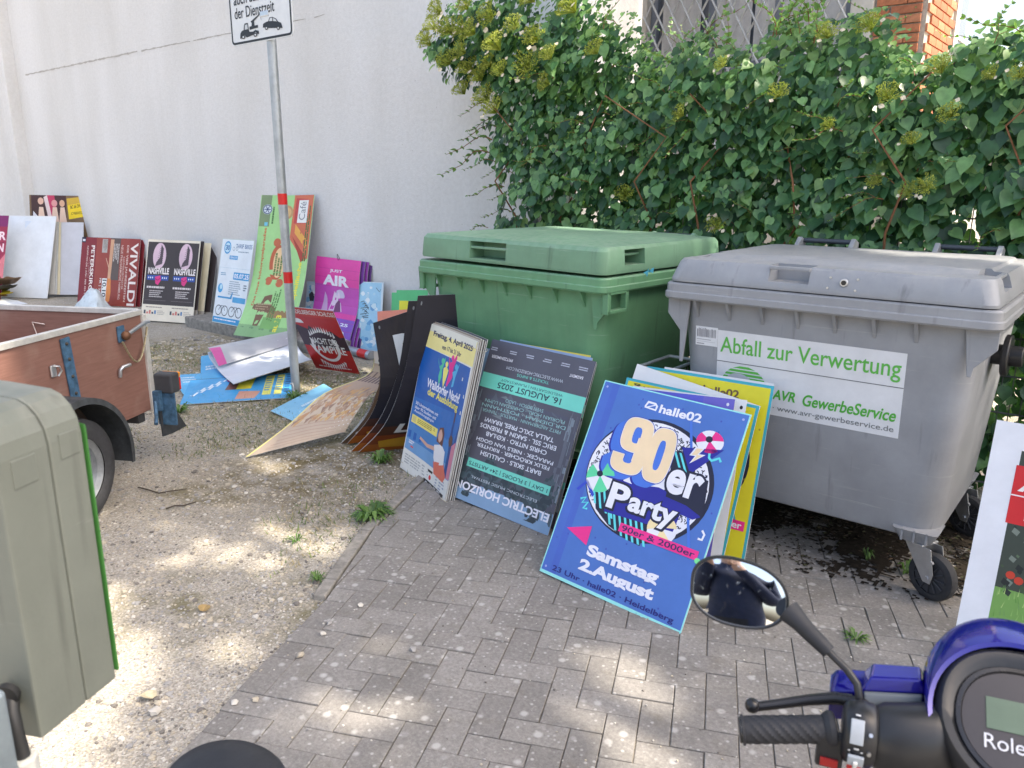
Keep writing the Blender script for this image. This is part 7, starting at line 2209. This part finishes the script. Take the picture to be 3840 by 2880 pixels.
so_ = MB()
nx_, ny_ = 260, 90
def shade_soil_at(i, j):
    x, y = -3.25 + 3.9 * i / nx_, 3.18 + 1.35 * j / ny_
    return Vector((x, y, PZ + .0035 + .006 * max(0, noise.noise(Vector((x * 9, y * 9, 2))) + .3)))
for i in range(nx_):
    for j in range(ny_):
        p = shade_soil_at(i + .5, j + .5)
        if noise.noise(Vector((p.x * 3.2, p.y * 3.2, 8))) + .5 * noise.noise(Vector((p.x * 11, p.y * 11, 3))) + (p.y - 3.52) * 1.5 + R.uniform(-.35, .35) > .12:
            so_.add([shade_soil_at(i, j), shade_soil_at(i + 1, j), shade_soil_at(i + 1, j + 1), shade_soil_at(i, j + 1)], [(0, 1, 2, 3)])
go = so_.build("soil", plain("shade_soil", (.028, .023, .018, 1), .95, spec=.1, var=.5, scale=40, bumpy=.8, bscale=200), None, fix=True)  # soil sheet kept very dark to deepen the shade beneath the containers
tag(go, "dark soil sheet deepening the shade on the paving beneath the containers", "soil", kind="stuff")
R = random.Random(15)
lt = MB()
for i in range(13000):                                          # dark soil and dead leaf bits, laid to deepen the shade under the containers
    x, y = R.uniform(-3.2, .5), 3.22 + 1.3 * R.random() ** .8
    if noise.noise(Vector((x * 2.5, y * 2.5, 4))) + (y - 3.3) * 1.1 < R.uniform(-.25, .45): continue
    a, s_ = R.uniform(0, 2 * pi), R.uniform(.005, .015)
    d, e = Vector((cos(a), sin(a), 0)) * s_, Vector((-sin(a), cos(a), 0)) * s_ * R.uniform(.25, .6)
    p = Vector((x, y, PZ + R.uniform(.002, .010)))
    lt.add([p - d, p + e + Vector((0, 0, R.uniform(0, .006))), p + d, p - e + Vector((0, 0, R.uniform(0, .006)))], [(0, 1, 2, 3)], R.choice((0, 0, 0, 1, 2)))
go = lt.build("shade_leaf_litter", [plain("shade_litter_soil", (.035, .027, .02, 1), .95, var=.4), plain("litter_brown", (.075, .05, .03, 1), .9, var=.3), plain("litter_moss", (.05, .055, .022, 1), .9, var=.3)], None, fix=False)
tag(go, "dark soil and dead leaf litter deepening the shade under the waste containers", "litter", kind="stuff")
# ------------------------------------------------------------------ the trees overhead, above the picture, that dapple the yard
R = random.Random(41)
TL = leaf_material("tree_leaf", (.03, .075, .02, 1), (.05, .11, .03, 1), (.08, .15, .04, 1), .3)
TB = plain("tree_bark", (.12, .095, .07, 1), .9, var=.4, scale=12, bumpy=.6, bscale=30)
PATCH = [(-2.96, 2.02, .22, .10), (-2.80, 2.00, .20, .10), (-2.98, 1.73, .20, .08), (-3.18, 1.52, .16, .07), (-2.82, .88, .40, .27), (-2.45, .58, .38, .27), (-3.05, 1.15, .20, .12), (-3.95, 2.50, .26, .10), (-1.20, 2.10, .22, .085), (-1.05, 1.84, .22, .12), (-1.72, 1.33, .18, .10), (-2.40, 1.30, .10, .07), (-.68, 1.62, .22, .15), (-1.95, 1.62, .08, .04), (-.36, 3.9, .10, .30)]  # chosen sun patches: crown leaves that would shade these ellipses are left out
def lit(g):
    for x, y, a, b_ in PATCH:
        d = ((g.x - x) / (a * 1.2 + .03)) ** 2 + ((g.y - y) / (b_ * 1.2 + .03)) ** 2
        if d < 1: return True
    return False
def tree(label, base, fork, centre, rad, n, limbs):
    t = thing("shade_tree", label, "tree", base, 0, "trees overhanging the yard")
    trunk = MB()
    b0, f0 = Vector(base), Vector(fork)
    trunk.tube([b0, b0.lerp(f0, .4) + Vector((.08, -.05, 0)), f0], [.24, .19, .15], 14)
    for i in range(limbs):
        a = 2 * pi * i / limbs + .3
        e = Vector(centre) + Vector((rad[0] * .72 * cos(a), rad[1] * .72 * sin(a), rad[2] * .1))
        m = f0.lerp(e, .5) + Vector((0, 0, .35))
        trunk.tube([f0 - Vector((0, 0, .15)), m, e], [.10, .06, .02], 8)
        for k in range(3):
            q = m.lerp(e, .3 + .25 * k)
            trunk.tube([q, q + Vector((R.uniform(-.9, .9), R.uniform(-.9, .9), R.uniform(.2, .7)))], [.03, .008], 6)
    trunk.build("trunk", TB, t, smooth=60, world=True, fix=False)
    mb = MB()
    k = 0
    while k < n:
        v = Vector((R.gauss(0, 1), R.gauss(0, 1), R.gauss(0, 1))).normalized() * R.random() ** .33
        c = Vector(centre) + Vector((v.x * rad[0], v.y * rad[1], v.z * rad[2]))
        for j in range(14):
            p = c + Vector((R.gauss(0, .20), R.gauss(0, .20), R.gauss(0, .12)))
            g = p - SUN_DIR * (p.z / SUN_DIR.z)
            if lit(g): continue
            h = p - SUN_DIR * ((p.z - 2.2) / SUN_DIR.z)
            if 4.0 < h.y < 5.0 and -5 < h.x < 1 and noise.noise(Vector((h.x * 2.2, h.y * 2, 7))) > -.02: continue  # further crown gaps, shaped to let sun onto the hedge top
            if noise.noise(Vector((g.x * 2.4, g.y * 2.4, 1))) > .52: continue
            d1 = Vector((R.gauss(0, 1), R.gauss(0, 1), R.gauss(0, .5))).normalized()
            d2 = d1.cross(Vector((R.gauss(0, .5), R.gauss(0, .5), 1))).normalized()
            L = R.uniform(.11, .19)
            mb.add([p, p + d1 * L * .5 + d2 * L * .34, p + d1 * L, p + d1 * L * .5 - d2 * L * .34], [(0, 1, 2, 3)])
            k += 1
    o = mb.build("crown", TL, t, world=True, fix=False)
    o["kind"] = "stuff"
tree("broad tree overhanging the scooter from the right, above the picture", (7.4, 2.6, 0), (6.4, 3.2, 6.6), (3.95, 4.7, 10.5), (4.2, 3.5, 1.4), 22000, 6)
tree("broad tree overhanging the posters from behind the white building, above the picture", (-2.6, 11.4, 0), (-2.4, 10.4, 8.2), (-.8, 5.1, 11.5), (3.9, 3.7, 1.2), 18000, 6)

tree("unseen tree added to shade the far end of the white wall, above the picture", (-9.2, 11.8, 0), (-9.0, 10.8, 7.6), (-8.9, 6.6, 10.8), (3.4, 3.2, 1.2), 11000, 5)  # added crown, out of view, shading the projecting wall's side and left ground

# ------------------------------------------------------------------ the photographer, seen only in the scooter's mirror
def photographer():
    back = Vector((.63, -.777, 0))
    side = Vector((.777, .63, 0))
    O = back * .34
    J = {}
    def P(s_, b_, z): return O + side * s_ + back * b_ + Vector((0, 0, z))
    V = [P(0, 0, .95), P(0, .0, 1.12), P(0, .01, 1.32), P(0, .02, 1.45), P(0, .0, 1.53), P(0, -.03, 1.62), P(0, -.02, 1.72),
         P(-.21, .02, 1.42), P(-.27, .0, 1.18), P(-.13, -.20, 1.40), P(-.08, -.26, 1.50),
         P(.21, .02, 1.42), P(.27, .0, 1.18), P(.13, -.20, 1.40), P(.08, -.26, 1.50),
         P(-.10, 0, .90), P(-.11, -.02, .50), P(-.12, .02, .09), P(-.13, -.14, .04),
         P(.10, 0, .90), P(.11, -.02, .50), P(.12, .02, .09), P(.13, -.14, .04)]
    E = [(0, 1), (1, 2), (2, 3), (3, 4), (4, 5), (5, 6), (3, 7), (7, 8), (8, 9), (9, 10), (3, 11), (11, 12), (12, 13), (13, 14), (0, 15), (15, 16), (16, 17), (17, 18), (0, 19), (19, 20), (20, 21), (21, 22)]
    rad = [.19, .20, .21, .14, .058, .082, .085, .085, .068, .048, .034, .085, .068, .048, .034, .095, .062, .045, .04, .095, .062, .045, .04]
    me = bpy.data.meshes.new("body")
    me.from_pydata([tuple(v) for v in V], E, [])
    o = bpy.data.objects.new("person", me)
    COL.objects.link(o)
    sk = o.modifiers.new("skin", 'SKIN')
    o.modifiers.new("sub", 'SUBSURF').render_levels = 2
    o.modifiers["sub"].levels = 2
    for i, r in enumerate(rad):
        o.data.skin_vertices[0].data[i].radius = (r, r)
    o.data.skin_vertices[0].data[0].use_root = True
    dg = bpy.context.evaluated_depsgraph_get()
    nm = bpy.data.meshes.new_from_object(o.evaluated_get(dg))
    o.modifiers.clear()
    o.data = nm
    nm.materials.clear()
    for m in (plain("navy_cloth", (.012, .02, .055, 1), .85, var=.2), plain("skin", (.50, .31, .23, 1), .55, var=.08), plain("dark_trousers", (.02, .022, .03, 1), .85)):
        nm.materials.append(m)
    for p in nm.polygons:
        c = p.center
        hand = (c - V[10]).length < .075 or (c - V[14]).length < .075
        p.material_index = 1 if (c.z > 1.535 or hand) else (2 if c.z < .93 else 0)
        p.use_smooth = True
    tag(o, "person in a navy top holding up a phone, seen only in the scooter mirror", "person")
    WM[o.name] = Matrix.Identity(4)
    MB().ball(P(0, .0, 1.70), .098, 16, 10, (1, 1.05, 1)).build("hair", plain("dark_hair", (.03, .022, .018, 1), .7), o, smooth=60)
    for s_ in (-1, 1):
        h = V[10] if s_ < 0 else V[14]
        for k in range(4):
            a = h + Vector((0, 0, .03 - .016 * k)) - back * .01
            MB().tube([a, a - back * .035 - side * (s_ * .01), a - back * .05 - side * (s_ * .035)], [.009, .0085, .007], 8).build("finger", plain("skin", (.50, .31, .23, 1)), o, smooth=60)
        MB().tube([h + Vector((0, 0, .0)), h + side * (-s_ * .03) + Vector((0, 0, -.02)) - back * .01, h + side * (-s_ * .05) - back * .02], [.011, .010, .008], 8).build("thumb", plain("skin", (.50, .31, .23, 1)), o, smooth=60)
    return o
photographer()
